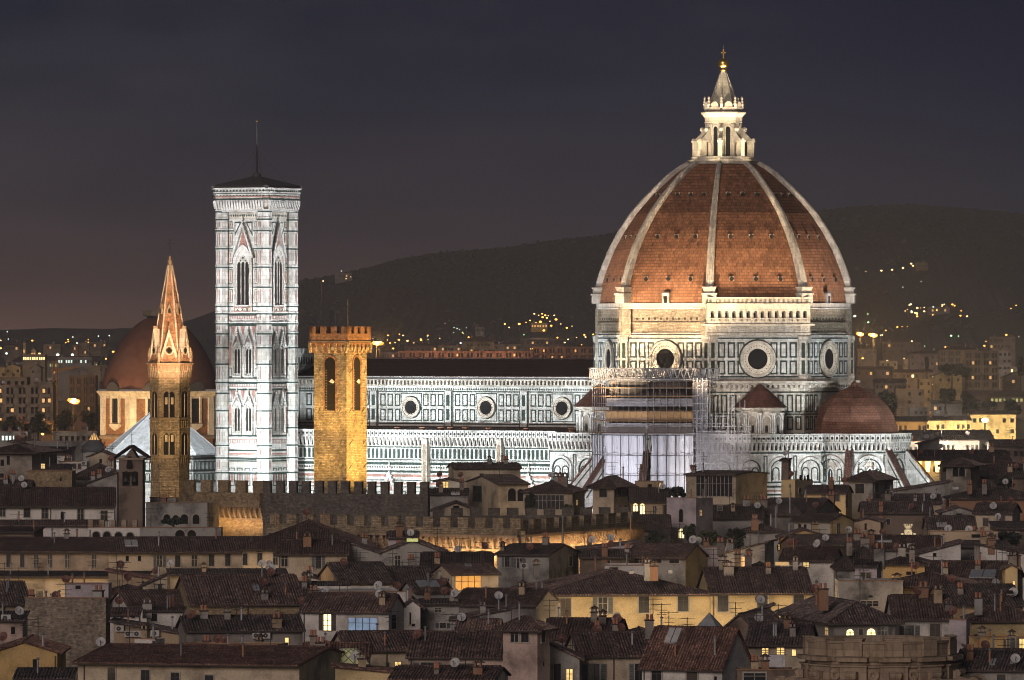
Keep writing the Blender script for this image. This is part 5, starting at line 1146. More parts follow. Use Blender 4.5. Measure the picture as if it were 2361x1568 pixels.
        if w >= d: ra, rb = (X0 + d / 2, d / 2), (X1 - d / 2 + (1e-3 if w == d else 0), d / 2)
        else: ra, rb = ((X0 + X1) / 2, w / 2), ((X0 + X1) / 2, d - w / 2)
        T = ze + h + t
        vs = [(x_0, y_0, zo), (x_1, y_0, zo), (x_1, y_1, zo), (x_0, y_1, zo), (x_0, y_0, zo + t), (x_1, y_0, zo + t), (x_1, y_1, zo + t), (x_0, y_1, zo + t), (ra[0], ra[1], T), (rb[0], rb[1], T)]
        fs = [(3, 2, 1, 0), (0, 1, 5, 4), (1, 2, 6, 5), (2, 3, 7, 6), (3, 0, 4, 7)] + ([(4, 5, 9, 8), (5, 6, 9), (6, 7, 8, 9), (7, 4, 8)] if w >= d else [(4, 5, 8), (5, 6, 9, 8), (6, 7, 9), (7, 4, 8, 9)])
        r.add(vs, fs, tile); r.box(x_0 + .05, x_1 - .05, y_0 - .08, y_0 + .06, zo - .08, zo + .06, 'eave')
        for A_, B_ in ((vs[4], vs[8]), (vs[5], vs[9] if w >= d else vs[8]), (vs[8], vs[9])): r.tube(A_, B_, .13, tile, 5)
    tc_ = TCOL.get(tile)
    if tc_ and Y < 1260 and r.v:                                   # rows of rounded tiles, slightly uneven
        pit = .35; J = lambda k: rr.uniform(-k, k)
        def row(a, b):
            a = Vector(a); b = Vector(b); n = max(1, int((b - a).length / 2.2)); pr = a
            for q in range(1, n + 1):
                nx_ = a.lerp(b, q / n) + Vector((J(.03), J(.03), J(.025))); r.tube(pr, nx_, .105, tc_, 5, .09); pr = nx_
        if roof in ('side', 'shed'):
            sl = h / (d / 2) if roof == 'side' else h / d; yt = d / 2 if roof == 'side' else d
            x = X0 - .2
            while x < X1 + .25: row((x + J(.03), -o - .05, ze - o * sl + t), (x, yt, ze + h + t)); x += pit
        elif roof == 'front':
            c = (X0 + X1) / 2; sl = h / (w / 2); y = -.25
            while y < d + .2:
                for sg, xe in ((-1, X0 - o), (1, X1 + o)): row((xe + sg * .05, y, ze - o * sl + t), (c, y, ze + h + t))
                y += pit
        elif roof in ('shedr', 'shedl'):
            y = -.25
            while y < d + .2: row((X0 - o, y, za - o * sl + t), (X1 + o, y, zz + o * sl + t)); y += pit
        elif roof == 'hip':
            sp_ = (T - zo - t) / (min(w, d) / 2 + o); x = x_0 + .1; R_ = min(w, d) / 2 + o
            while x < x_1:
                q = min(x - x_0, x_1 - x, R_)
                if q > .5: row((x, y_0 - .05, zo + t), (x, y_0 + q, zo + t + q * sp_))
                x += pit
            y = y_0 + .1
            while y < y_1:
                q = min(y - y_0, y_1 - y, R_)
                if q > .5:
                    for sg, xe in ((1, x_0), (-1, x_1)):
                        if (sg > 0 and ang > 0) or (sg < 0 and ang <= 0): row((xe - sg * .05, y, zo + t), (xe + sg * q, y, zo + t + q * sp_))
                y += pit
    ro = r.build('roof', root) if r.v else wo
    Mf = Matrix.Identity(4); Ms = face(X1, 0, 0.0) if ang < 0 else face(0, 0, math.pi)
    for wn in wins:
        px, pt, pb, pw, st = wn[:5]; z0, z1 = PZ(pb, Y), PZ(pt, Y); ww = pw * s
        if len(wn) > 5 or (side and ((ang < 0 and px > xc) or (ang > 0 and px < xc))):
            dd = abs(px - xc) * s / math.sin(a); window(root, Ms, dd if ang < 0 else -dd, z0, z1, ww / max(.3, math.sin(a)), st)
        else: window(root, Mf, (px - xc) * s / math.cos(a), z0, z1, ww / math.cos(a), st)
    ca, sa = math.cos(R(ang)), math.sin(R(ang))
    def onroof(px, py):
        best = None
        for i in range(25):
            for j in range(25):
                x = X0 + w * (i + .5) / 25; y = d * (j + .5) / 25; z = zr(x, y); Yw = Y + x * sa + y * ca; q = ((PX(xc, Y) + x * ca - y * sa) / (K * Yw) + HX - px) ** 2 + (HY - (z - EYE) / (K * Yw) - py) ** 2
                if roof in ('side', 'hip') and y > d / 2: q += 30
                if best is None or q < best[0]: best = (q, x, y, z)
        return best[1:]
    for ac in acc:
        if ac[0] == 'w':
            kx = MB(); x, z = (ac[1] - xc) * s / ca, PZ(ac[2], Y); kx.M = Matrix.Translation((x, -.3, z)); kx.box(-.5, .5, -.2, .28, -.36, .36, 'acwhite'); kx.M = Matrix.Translation((x, -.5, z)); kx.ring(-.1, 0, .06, .27, .03, 'iron', 12); kx.build('air_conditioner', wo)
        elif ac[0] == 'k':
            x, y, z = onroof(ac[1], ac[2]); x2, y2, z2 = onroof(ac[1], ac[2] - 9); v = Vector((0, max(.3, y2 - y), z2 - z)).normalized(); q = ac[3] * s / 2; L = (ac[4] if len(ac) > 4 else 1.6); n = Vector((0, -v.z, v.y)); b_ = Vector((x, y, z)) + n * .26; vs = []
            for ww, ll, hh in ((-q, -L / 2, 0), (q, -L / 2, 0), (q, L / 2, 0), (-q, L / 2, 0)): vs.append(b_ + Vector((ww, 0, 0)) + v * ll)
            vs2 = [p + n * .12 for p in vs]; k = MB(); k.add([p - n * .3 for p in vs] + vs2, [(0, 1, 2, 3), (4, 5, 6, 7), (0, 1, 5, 4), (1, 2, 6, 5), (2, 3, 7, 6), (3, 0, 4, 7)], ac[5] if len(ac) > 5 else 'skylight_glass')
            k.tube((vs2[0] + vs2[1]) / 2, (vs2[2] + vs2[3]) / 2, .05, 'eave', 4); k.build('skylight', ro)
        else: accessory(ac[0], ro, onroof(ac[1], ac[2]), rr, ac[3] if len(ac) > 3 else 1.0)
    for _ in range(auto):
        x = X0 + w * rr.uniform(.08, .92); y = d * rr.uniform(.2, .75); accessory(rr.choice('cppdDaapa'), ro, (x, y, zr(x, y) + .1), rr)
    if h > 0 and rr.random() < .6 and w > 6:
        g = MB(); x = X0 + w * rr.choice((.03, .97, .5)); g.tube((x, -.12, ze - .3), (x, -.12, max(base, ze - 14)), .07, 'pipe', 5); g.build('drainpipe', root)
    return root
H = house

# ---- bottom left
H('ochre gable house with a low roof at the bottom left corner', -22, 132, 1506, 1480, 'front', 0, 0, 14, 'ochre', 'tile_red', [(80, 1520, 1545, 9, 'n')], [('a', 62, 1490), ('p', 100, 1495)], Y=735)
H('small lean-to roof in front of the ochre gable house', 36, 165, 1566, 1543, 'shed', 0, 0, 6, 'umber', 'tile_dark', auto=1, Y=700)
H('big windowless block of dark rough brick at the left', 55, 252, 1380, None, 'flat', -12, 8, 14, 'rubble', None, (), [('c', 75, 1385), ('D', 128, 1384), ('d', 123, 1388), ('p', 105, 1386), ('c', 225, 1380, 1.4)], Y=800)
H('dark roof left of the big brick block', -30, 66, 1392, 1345, 'side', 14, 0, 10, 'sand', 'tile_dark', [(8, 1400, 1420, 8, 'd')], [('a', 45, 1372), ('p', 20, 1360)], Y=870)
H('narrow pinkish house squeezed between the ochre gable and the brick block', -25, 52, 1432, 1412, 'shed', 0, 0, 8, 'pink', 'tile_dark', [(30, 1445, 1462, 9, 'n')], [('x', 14, 1462), ('d', 46, 1440)], Y=770)
H('long white cottage with a brown roof and grey doors right of the brick block', 250, 500, 1393, 1366, 'side', 20, 44, 9, 'white', 'tile_brown', [(425, 1396, 1428, 10, 'v'), (272, 1402, 1410, 6, 'n')], [('D', 268, 1390), ('p', 488, 1374), ('a', 330, 1385)], Y=855)
H('tall blank white wall block beside the white cottage', 468, 549, 1361, None, 'flat', -18, 40, 9, 'lilac', None, (), (), Y=880, ph=.3)
H('tiny white annex with its own tiled roof in front of the white cottage', 254, 320, 1417, 1404, 'shed', 0, 0, 4, 'white', 'tile_brown', [(281, 1422, 1425, 7, 'n'), (307, 1422, 1425, 7, 'n')], (), Y=828)
H('white lean-to with a dark doorway below the white cottage roof', 338, 422, 1409, 1403, 'shed', 0, 0, 3, 'white', 'tile_brown', [(355, 1415, 1432, 14, 'n')], [('p', 392, 1404), ('p', 399, 1400), ('c', 341, 1418, 1.1)], Y=832)
H('wide dark roof sloping down over a wall of five air conditioners', 262, 420, 1464, 1436, 'shedl', 0, 0, 10, 'sand', 'tile_dark', (), [('w', 276, 1449), ('w', 297, 1461), ('w', 317, 1461), ('w', 338, 1462), ('w', 358, 1460)], Y=800)
H('small white rooftop hut with a louvred door', 309, 377, 1474, None, 'flat', -22, 20, 4, 'white', None, [(356, 1478, 1503, 8, 'c'), ], (), Y=758, ph=.15)
H('house with a low roof and a small bright yellow window right of the rooftop hut', 430, 697, 1455, 1424, 'side', 8, 0, 11, 'dim', 'tile_dark', [(660, 1472, 1493, 8, 'l')], [('c', 470, 1428), ('c', 640, 1450, 1.2), ('c', 522, 1432, .8), ('a', 541, 1432), ('w', 590, 1466), ('w', 612, 1466), ('D', 436, 1440)], Y=790)
H('long foreground palace with a wide brown roof and carved window heads', 170, 690, 1534, 1496, 'side', -16, 0, 20, 'cream', 'tile_red', [(250, 1545, 1575, 18, 'd'), (330, 1550, 1580, 20, 'd'), (400, 1555, 1585, 20, 'd'), (480, 1560, 1590, 20, 'd')], [('p', 560, 1520), ('d', 232, 1502), ('a', 300, 1500), ('p', 420, 1515)], Y=722, over=1.0)
H('low terrace wall of pale render behind the wide brown foreground roof', 418, 640, 1486, None, 'flat', -12, 0, 5, 'sand', None, (), [('c', 480, 1480, .8), ('D', 505, 1486), ('c', 600, 1490, .8)], Y=752, ph=.8)
# ---- left middle: the long street fronts
H('left part of the long beige street front with six dark windows', -30, 251, 1272, 1243, 'side', -6, 0, 16, 'tan', 'tile_brown', [(p, 1279, 1309, 10, 'd') for p in (18, 50, 82, 114, 155, 217)], [('p', 118, 1244), ('c', 150, 1243, .7)], Y=985, over=.9)
H('right part of the long beige street front with eight dark windows', 251, 640, 1273, 1242, 'side', 6, 0, 16, 'cream', 'tile_brown', [(293, 1282, 1294, 7, 'n'), (321, 1282, 1294, 7, 'n'), (367, 1281, 1308, 12, 's'), (409, 1281, 1308, 12, 'd'), (447, 1281, 1307, 12, 'd'), (486, 1279, 1306, 12, 'd'), (524, 1279, 1306, 12, 'd'), (563, 1276, 1303, 12, 'd'), (600, 1275, 1302, 11, 'd')], [('k', 300, 1257, 30, 3.5, 'dish'), ('p', 366, 1262)], Y=985, over=.9)
H('lower block with a pale moulded cornice under the long beige street front', -30, 330, 1332, 1320, 'shed', -4, 0, 8, 'cream', 'tile_dark', [(90, 1362, 1380, 16, 'd')], [('a', 88, 1325), ('p', 110, 1328)], Y=905, over=.9)
H('lower block with a dark ledge roof below the eight dark windows', 390, 660, 1326, 1314, 'shed', 4, 0, 8, 'cream', 'tile_dark', [(470, 1345, 1356, 8, 'n')], [('d', 383, 1322), ('d', 368, 1320), ('c', 470, 1322, .7)], Y=915, over=.9)
H('broken gable roof standing before the pale moulded cornice', 250, 345, 1335, 1318, 'shedl', 0, 0, 7, 'sand', 'tile_red', [(330, 1340, 1352, 6, 'n')], (), Y=890)
H('steep little roof with a beige wall right of the broken gable', 328, 386, 1352, 1325, 'shedr', 0, 0, 7, 'cream', 'tile_dark', [(369, 1346, 1362, 9, 'd')], (), Y=880)
H('flat terrace house with a dark dish over the left brick block', 150, 250, 1347, None, 'flat', 0, 0, 7, 'lilac', None, [(180, 1350, 1358, 12, 'n')], [('D', 130, 1356)], Y=860, ph=.5)
H('dark hipped roof behind the white cottage', 245, 330, 1366, 1353, 'hip', 0, 0, 8, 'sand', 'tile_dark', (), [('a', 271, 1360)], Y=880)
H('broad dark brown roof above a strip of yellow rubble wall', 440, 700, 1394, 1330, 'side', 10, 0, 18, 'rubble_warm', 'tile_brown', (), [('D', 625, 1336), ('d', 622, 1330), ('c', 612, 1384, .8), ('p', 660, 1372), ('p', 600, 1340), ('k', 590, 1360, 14)], Y=850)
H('white sloping party wall rising at the right edge of the broad dark roof', 686, 742, 1418, 1370, 'shedr', 0, 0, 8, 'white', 'tile_dark', (), [('c', 722, 1384, 1.2)], Y=835)
H('small white shed roof below the cream drainpipe house', 705, 790, 1350, 1328, 'shedl', 0, 0, 8, 'white', 'tile_brown', (), [('c', 716, 1330, .8), ('p', 719, 1345)], Y=900)
# ---- left top
H('grey rubble-stone house with a dark wide-eaved roof at the left edge', -30, 74, 1043, 1027, 'hip', -14, 0, 14, 'stone', 'tile_dark', [(4, 1060, 1075, 8, 'n'), (18, 1052, 1072, 7, 'n'), (16, 1098, 1120, 8, 'n'), (3, 1092, 1102, 8, 'n')], (), Y=1180, over=1.3)
H('low block of rough tan brick right of the grey stone house', 60, 166, 1087, None, 'flat', 0, 0, 10, 'rubble_warm', None, [(140, 1102, 1110, 4, 'n')], (), Y=1150, ph=.4)
H('white house with a dark roof and roof terrace left of the little bell gable', 86, 165, 1047, 1032, 'shed', 0, 0, 9, 'white', 'tile_dark', [(118, 1050, 1064, 8, 'd'), (96, 1052, 1064, 6, 'd')], [('a', 150, 1040)], Y=1240)
H('white flat-roofed house with brown shutters below the roof terrace', 136, 200, 1065, None, 'flat', 0, 0, 8, 'white', None, [(172, 1069, 1081, 7, 'c'), (183, 1069, 1081, 7, 'c'), (155, 1069, 1080, 9, 'd')], [('w', 194, 1068)], Y=1190, ph=.9)
H('yellowish house with one small window under the white pyramid roof', 205, 262, 1053, 1041, 'front', 0, 0, 9, 'cream', 'tile_dark', [(232, 1058, 1068, 6, 'n')], (), Y=1250)
H('cluster roof of dark tiles left of the little bell gable', 170, 275, 1100, 1072, 'hip', 0, 0, 12, 'grey', 'tile_dark', (), [('D', 258, 1098)], Y=1165)
H('grey sloping gable wall below the cluster roof', 200, 270, 1116, 1090, 'shedr', 0, 0, 8, 'grey', 'tile_dark', (), [('c', 215, 1112, .8), ('d', 250, 1100)], Y=1150)
H('lit-window house with an arched roof beside the tan brick block', 78, 160, 1084, 1072, 'shed', 0, 0, 8, 'umber', 'tile_dark', [(99, 1069.5, 1080, 8, 'l')], (), Y=1165)
H('low roofs with white chimneys in front of the grey stone house', -20, 70, 1128, 1110, 'side', 0, 0, 9, 'sand', 'tile_dark', (), [('c', 30, 1112), ('c', 14, 1118), ('d', 48, 1118)], Y=1130)
H('long convent wing with five deep windows below a broad dark roof', -30, 262, 1167, 1127, 'side', 3, 0, 17, 'white', 'tile_brown', [(6, 1170, 1191, 12, 'd'), (62, 1171, 1193, 14, 'd'), (103, 1172, 1196, 14, 'd'), (185, 1174, 1199, 14, 'd'), (239, 1178, 1201, 14, 'd'), (143, 1180, 1198, 7, 'a')], (), Y=1120, over=.8)
H('pale lower wing with a lean-to roof in front of the convent windows', -30, 230, 1213, 1201, 'shed', 3, 0, 6, 'white', 'tile_brown', [(60, 1217, 1236, 6, 'n')], (), Y=1070)
H('tiny dark tiled shed in front of the pale lower wing', -15, 78, 1228, 1218, 'shed', -10, 0, 6, 'umber', 'tile_dark', (), (), Y=1045)
lg = H('loggia with four round arches under a balustraded terrace', 203, 332, 1217, None, 'flat', -8, 6, 8, 'white', None, [(221, 1226, 1248, 17, 'a'), (246, 1226, 1248, 17, 'a'), (273, 1227, 1248, 17, 'a'), (300, 1228, 1248, 17, 'a')], (), Y=1040, ph=.1)
g = MB(); s_ = K * 1040
for k in range(5): g.box(-129 * s_ * .97 + k * 26 * s_, -129 * s_ * .97 + k * 26 * s_ + .75, .1, .7, PZ(1217, 1040), PZ(1199, 1040), 'sandstone')
for k in range(30): g.box(-129 * s_ * .95 + k * .28, -129 * s_ * .95 + k * .28 + .05, .35, .4, PZ(1217, 1040), PZ(1202, 1040), 'iron')
g.build('balustrade', lg)
H('grey stained house with arched openings beside the crenellated palace wall', 335, 500, 1160, None, 'flat', -10, 22, 10, 'grey', None, [(384, 1186, 1206, 16, 'a'), (405, 1188, 1206, 14, 'a'), (425, 1186, 1208, 18, 'a'), (452, 1186, 1208, 16, 'a')], (), Y=1044, ph=.4)
H('long grey garden wall with two dark arches in front of the palace', 322, 510, 1217, None, 'flat', 0, 0, 6, 'grey', None, [(415, 1222, 1246, 22, 'a'), (442, 1222, 1246, 20, 'a')], (), Y=1030, ph=.1)
H('small corrugated pale roof box beside the spire tower base', 345, 425, 1148, None, 'flat', -14, 20, 8, 'grey', None, (), (), Y=1052, ph=.5)
# little bell gable
bg = empty('bell_gable', (PX(303, 1045), 1045, 0), R(-8)); tag(bg, 'dark stone bell gable with two hanging bells and a small roof', 'bell tower'); zg = lambda py: PZ(py, 1045)
g = MB(); s_ = K * 1045; g.box(-30 * s_, 26 * s_, 0, 2.2, 0, zg(1120), 'umber'); g.box(-30 * s_, -21 * s_, 0, 2.0, zg(1120), zg(1060), 'umber'); g.box(16 * s_, 26 * s_, 0, 2.0, zg(1120), zg(1060), 'umber'); g.box(-4 * s_, .4 * s_, 0, 2.0, zg(1120), zg(1098), 'umber'); g.box(-21 * s_, 16 * s_, .9, 1.3, zg(1120), zg(1060), 'umber'); g.box(-21 * s_, 16 * s_, 0, 2.0, zg(1088), zg(1060), 'umber')
g.prism([(-21 * s_, zg(1060)), (16 * s_, zg(1060)), (0, zg(1034))], 0, 2, 'y', 'umber'); g.box(-33 * s_, 29 * s_, -.3, 2.3, zg(1060), zg(1056), 'sandstone')
for c in (-12 * s_, 8 * s_): g.arch(c, zg(1120), zg(1094), 15 * s_, .05, 'hole_shade', False)
g.lathe([(.1, 0)], 3, 'umber') if False else None
g.prism([(-10 * s_, zg(1082)), (2 * s_, zg(1082)), (4 * s_, zg(1076)), (-1 * s_, zg(1052)), (-7 * s_, zg(1052)), (-12 * s_, zg(1076))], -.02, -.06, 'y', 'hole_shade'); g.build('wall', bg)
g = MB(); g.prism([(-40 * s_, zg(1056)), (-2 * s_, zg(1030)), (38 * s_, zg(1056)), (38 * s_, zg(1053)), (-2 * s_, zg(1026)), (-40 * s_, zg(1053))], -.8, 2.8, 'y', 'tile_dark'); ro = g.build('roof', bg)
g = MB(); g.tube((-2 * s_, 1, zg(1028)), (-2 * s_, 1, zg(995)), .05, 'iron', 5); g.box(-5 * s_, 1.5 * s_, .95, 1.05, zg(1002), zg(1001), 'iron'); g.build('cross', ro)
for c in (-12 * s_, 8 * s_): g = MB(); g.lathe([(.5, zg(1112)), (.36, zg(1107)), (.28, zg(1102)), (.1, zg(1100))], 12, 'iron', (c, -.3)); g.tube((c, -.3, zg(1100)), (c, .1, zg(1096)), .06, 'iron'); g.build('bell', bg, True)
# ---- centre
H('big hipped brown roof at the right end of the beige street front', 560, 850, 1266, 1203, 'hip', 0, 0, 24, 'cream', 'tile_brown', [(565, 1276, 1303, 11, 'd'), (599, 1275, 1302, 11, 'd'), (636, 1274, 1302, 12, 'd')], [('p', 638, 1258)], Y=975, over=.9)
H('cream house with a drainpipe and tiled roof in front of the hipped roof', 640, 800, 1278, 1248, 'side', 0, 0, 11, 'cream', 'tile_brown', [(734, 1281, 1311, 13, 's'), (778, 1300, 1313, 8, 'n'), (656, 1277, 1306, 14, 'd')], [('c', 706, 1262, 1.3), ('p', 766, 1260)], Y=950)
H('tall grey windowed party wall with a sagging top behind the cream house', 796, 915, 1290, 1250, 'shedl', 0, 0, 12, 'grey', 'tile_dark', (), [('c', 842, 1258, 1.2)], Y=955)
H('grey stained gable wall with one tall window and a lit glass skylight', 880, 1022, 1275, 1247, 'front', 0, 0, 12, 'grey', 'tile_dark', [(917, 1281, 1304, 12, 'd')], [('k', 951, 1255, 26, 2.2, 'lit_green')], Y=950)
H('small lilac plastered house with plants on top in front of the lit arcade', 895, 962, 1240, 1228, 'side', 0, 0, 7, 'lilac', 'tile_dark', [(945, 1276, 1288, 8, 'n')], [('c', 920, 1250, 1.2)], Y=985)
H('steep dark roof with a cut-back gable left of the orange-lit dormer', 784, 905, 1342, 1301, 'side', 16, 0, 12, 'sand', 'tile_dark', [(835, 1351, 1356, 10, 'n'), (880, 1352, 1372, 12, 'n')], [('a', 830, 1325), ('a', 870, 1335)], Y=890)
H('dark roof with tall thin aerials right of the cut-back gable', 890, 1000, 1347, 1310, 'side', 8, 0, 11, 'tan', 'tile_dark', [(945, 1357, 1371, 12, 's'), (985, 1360, 1372, 12, 'd')], [('a', 930, 1335), ('a', 985, 1335), ('a', 958, 1322)], Y=895)
H('wide dark roof with sloping ends behind the orange-lit dormer', 972, 1134, 1312, 1277, 'side', 0, 0, 15, 'umber', 'tile_dark', (), [('c', 1010, 1302, .8), ('a', 1060, 1290)], Y=930)
H('dormer house with a wide glowing orange window', 998, 1149, 1324, 1303, 'side', 18, 44, 9, 'cream', 'tile_brown', [(1079, 1328, 1361, 58, 'o'), (1016, 1332, 1347, 9, 'd'), (1032, 1335, 1353, 9, 'd')], [('k', 1080, 1308, 14, .8)], Y=880)
H('low white parapet terrace with a dish beneath the tall aerials', 710, 935, 1366, None, 'flat', 6, 40, 8, 'white', None, [(815, 1380, 1390, 6, 'n')], [('d', 870, 1390, 1.3), ('D', 916, 1392)], Y=860, ph=.3)
H('small house with a flat glass rooflight left of the orange-lit dormer', 925, 1040, 1363, 1342, 'side', 20, 30, 8, 'grey', 'tile_dark', [(950, 1374, 1384, 8, 'n')], [('k', 985, 1350, 50, 1.7, 'skylight_glass'), ('D', 1022, 1366)], Y=858)
H('white house with a bright yellow shuttered window and a blue-lit glass front', 694, 931, 1409, 1373, 'side', -16, 35, 11, 'white', 'tile_brown', [(754, 1418, 1455, 17, 'B'), (836, 1425, 1457, 66, 'b'), (906, 1420, 1452, 12, 'n')], [('c', 880, 1396, .7)], Y=812)
H('narrow white gable house right of the blue-lit glass front', 931, 969, 1400, 1384, 'front', 0, 0, 8, 'white', 'tile_dark', [(946, 1412, 1440, 4, 'n'), (953, 1438, 1444, 8, 'n')], [('a', 947, 1390)], Y=818)
H('grey rendered house with small windows right of the narrow white gable', 968, 1058, 1394, 1383, 'shed', 0, 0, 8, 'grey', 'tile_dark', [(1010, 1402, 1411, 14, 'd'), (1021, 1436, 1448, 14, 's')], [('c', 985, 1386, .9), ('D', 1024, 1376)], Y=822)
H('yellow dormer-level roof with broken eaves below the orange window', 1046, 1236, 1396, 1362, 'side', -14, 0, 12, 'dim', 'tile_brown', [(1150, 1420, 1432, 22, 'd')], [('d', 1148, 1394), ('c', 1205, 1372), ('p', 1120, 1380)], Y=850)
H('low house with a tiny lit slit window below the broken eaves', 1045, 1180, 1432, 1404, 'shedr', 0, 0, 9, 'grey', 'tile_dark', [(1062, 1428, 1440, 8, 'l')], [('c', 1110, 1420), ('p', 1148, 1412)], Y=812)
H('short tiled roof with a white end gable beside the square belvedere', 1050, 1160, 1462, 1432, 'side', -20, 14, 9, 'white', 'tile_brown', (), [('p', 1128, 1440)], Y=795)
H('long brown roof over a wall with an open-shuttered lit window', 800, 982, 1500, 1460, 'side', 10, 0, 12, 'cream', 'tile_brown', [(917, 1527, 1553, 14, 'l'), (893, 1528, 1556, 8, 'c')], [('p', 888, 1490), ('c', 968, 1478, .5)], Y=762)
H('brown roof over a pinkish wall with grey open shutters', 941, 1166, 1515, 1461, 'side', -4, 0, 14, 'pink', 'tile_brown', [(985, 1528, 1550, 30, 's'), (1072, 1530, 1548, 46, 'c')], [('D', 962, 1486), ('a', 1040, 1480)], Y=755)
H('brown gable-ended roof directly beneath the glass dome', 700, 850, 1512, 1486, 'side', 0, 0, 9, 'sand', 'tile_red', (), [('c', 738, 1516, 1.0), ('x', 721, 1527), ('D', 750, 1530)], Y=745)
H('ochre parapet wall curving down at the bottom centre', 773, 902, 1552, 1538, 'shedl', 0, 0, 7, 'yellow', 'tile_red', (), (), Y=712)
H('low roof with clay chimney pots at the bottom centre', 900, 1140, 1568, 1541, 'side', -8, 0, 10, 'white', 'tile_brown', [(1090, 1578, 1590, 60, 'd')], [('c', 1105, 1560, .9), ('c', 1005, 1556, .8)], Y=705)
# glass dome skylight
gd = empty('glass_dome', (PX(804, 738), 738, PZ(1534, 738)), 0); tag(gd, 'faceted glass roof dome glowing faint green at the bottom centre', 'skylight'); s_ = K * 738
g = MB(); rr_ = [(50 * s_, 0), (47 * s_, .3), (34 * s_, 1.25), (20 * s_, 1.8), (0.2, 1.85)]; g.lathe(rr_[:4], 12, 'lit_skydome', (0, 0), R(15)); g.build('pane', gd)
g = MB()
for k in range(12):
    a = R(15 + 30 * k); b = R(45 + 30 * k)
    for (r0, z0), (r1, z1) in zip(rr_[1:3], rr_[2:4]):
        g.tube((r0 * math.cos(a), r0 * math.sin(a), z0), (r1 * math.cos(b), r1 * math.sin(b), z1), .06, 'metal', 4); g.tube((r0 * math.cos(b), r0 * math.sin(b), z0), (r1 * math.cos(a), r1 * math.sin(a), z1), .06, 'metal', 4)
g.lathe([(52 * s_, -9), (52 * s_, .05), (49 * s_, .15)], 12, 'slate', (0, 0), R(15)); g.build('frame', gd)
# square belvedere and the yellow palace
H('square belvedere tower of pale plaster with a pyramid roof', 1160, 1267, 1449, 1426, 'hip', -24, 28, 8, 'pink', 'tile_brown', [(1187, 1452, 1481, 17, 'd'), (1211, 1452, 1481, 17, 'd'), (1252, 1452, 1482, 9, 'd'), (1253, 1528, 1538, 2, 'n')], (), Y=735, over=.9)
H('main front of the long yellow palace, lit from the street', 1196, 1640, 1372, 1318, 'hip', 7, 58, 22, 'yellow', 'tile_brown', [(1304, 1380, 1422, 24, 'c'), (1390, 1378, 1416, 20, 's'), (1485, 1373, 1414, 24, 'd'), (1576, 1370, 1411, 24, 'd')], [('x', 1202, 1338, 1.2), ('c', 1495, 1340), ('c', 1510, 1332), ('k', 1453, 1330, 10, .7, 'dish'), ('k', 1545, 1325, 10, .7, 'dish'), ('c', 1230, 1340, .7)], Y=880, over=1.0)
H('right wing of the long yellow palace with three dark windows', 1638, 1872, 1366, 1312, 'side', 3, 0, 19, 'yellow', 'tile_brown', [(1667, 1371, 1410, 25, 'd'), (1758, 1369, 1407, 24, 'd'), (1842, 1366, 1404, 24, 'd')], [('c', 1682, 1328, 1.3), ('c', 1668, 1318), ('c', 1835, 1315), ('c', 1772, 1326)], Y=882, over=1.0)
H('brown roof with a white dish right of the belvedere', 1255, 1425, 1471, 1430, 'side', -6, 0, 12, 'grey', 'tile_brown', (), [('c', 1370, 1436, 1.1), ('c', 1390, 1440, 1.1), ('d', 1418, 1446, 1.5), ('c', 1374, 1460, .7), ('a', 1258, 1436)], Y=785)
H('jumbled low roofs with a tall brick chimney before the yellow palace', 1405, 1545, 1478, 1452, 'hip', 0, 0, 11, 'sand', 'tile_dark', (), [('c', 1500, 1460, 1.6), ('a', 1525, 1462), ('a', 1540, 1468), ('p', 1526, 1470), ('c', 1420, 1460, .8)], Y=782)
H('wide brown roof over blue-grey open shutters at the bottom', 1336, 1494, 1513, 1462, 'side', 5, 0, 16, 'cream', 'tile_brown', [(1370, 1531, 1572, 24, 's'), (1474, 1531, 1572, 20, 's')], [('p', 1460, 1490), ('a', 1400, 1500)], Y=752)
H('large gabled house with a white skylight and a glass pyramid', 1482, 1737, 1537, 1452, 'side', -26, 72, 16, 'white', 'tile_red', [(1516, 1546, 1573, 22, 'd'), (1597, 1545, 1578, 24, 'c'), (1650, 1560, 1578, 6, 'n')], [('k', 1554, 1473, 32, 2.2, 'dish'), ('p', 1555, 1515), ('p', 1650, 1512, 1.3)], Y=742)
pg = empty('glass_pyramid', (PX(1634, 752), 752, PZ(1512, 752)), R(-18)); tag(pg, 'small pyramid rooflight of grey glass on a plaster base', 'skylight'); s_ = K * 752
g = MB(); g.box(-1.55, 1.55, -1.3, 1.9, -4, 2.3, 'sand'); g.build('base', pg)
g = MB(); g.lathe([(2.5, 2.3), (2.5, 2.38), (.12, 4.7)], 4, 'skylight_glass', (0, .3), R(45)); g.build('pane', pg)
g = MB()
for k in range(4):
    p = Vector((2.5 * math.cos(R(45 + 90 * k)), .3 + 2.5 * math.sin(R(45 + 90 * k)), 2.38)); q = Vector((2.5 * math.cos(R(135 + 90 * k)), .3 + 2.5 * math.sin(R(135 + 90 * k)), 2.38)); t = Vector((0, .3, 4.75)); g.tube(p, t, .06, 'metal', 4)
    for f in (.25, .5, .75): m_ = p.lerp(q, f); g.tube(m_, m_.lerp(t, .96), .035, 'metal', 4)
g.build('frame', pg)
H('dark gable roof with a lit attic window behind the glass pyramid', 1640, 1770, 1478, 1418, 'front', -14, 0, 16, 'umber', 'tile_dark', (), [('c', 1705, 1452, .6)], Y=775)
H('attic dormer box with a white-framed window beside the dark round church', 1738, 1778, 1413, 1398, 'shedr', 0, 0, 4, 'lilac', 'tile_dark', [(1757, 1411, 1428, 10, 'd')], [('D', 1748, 1398)], Y=800)
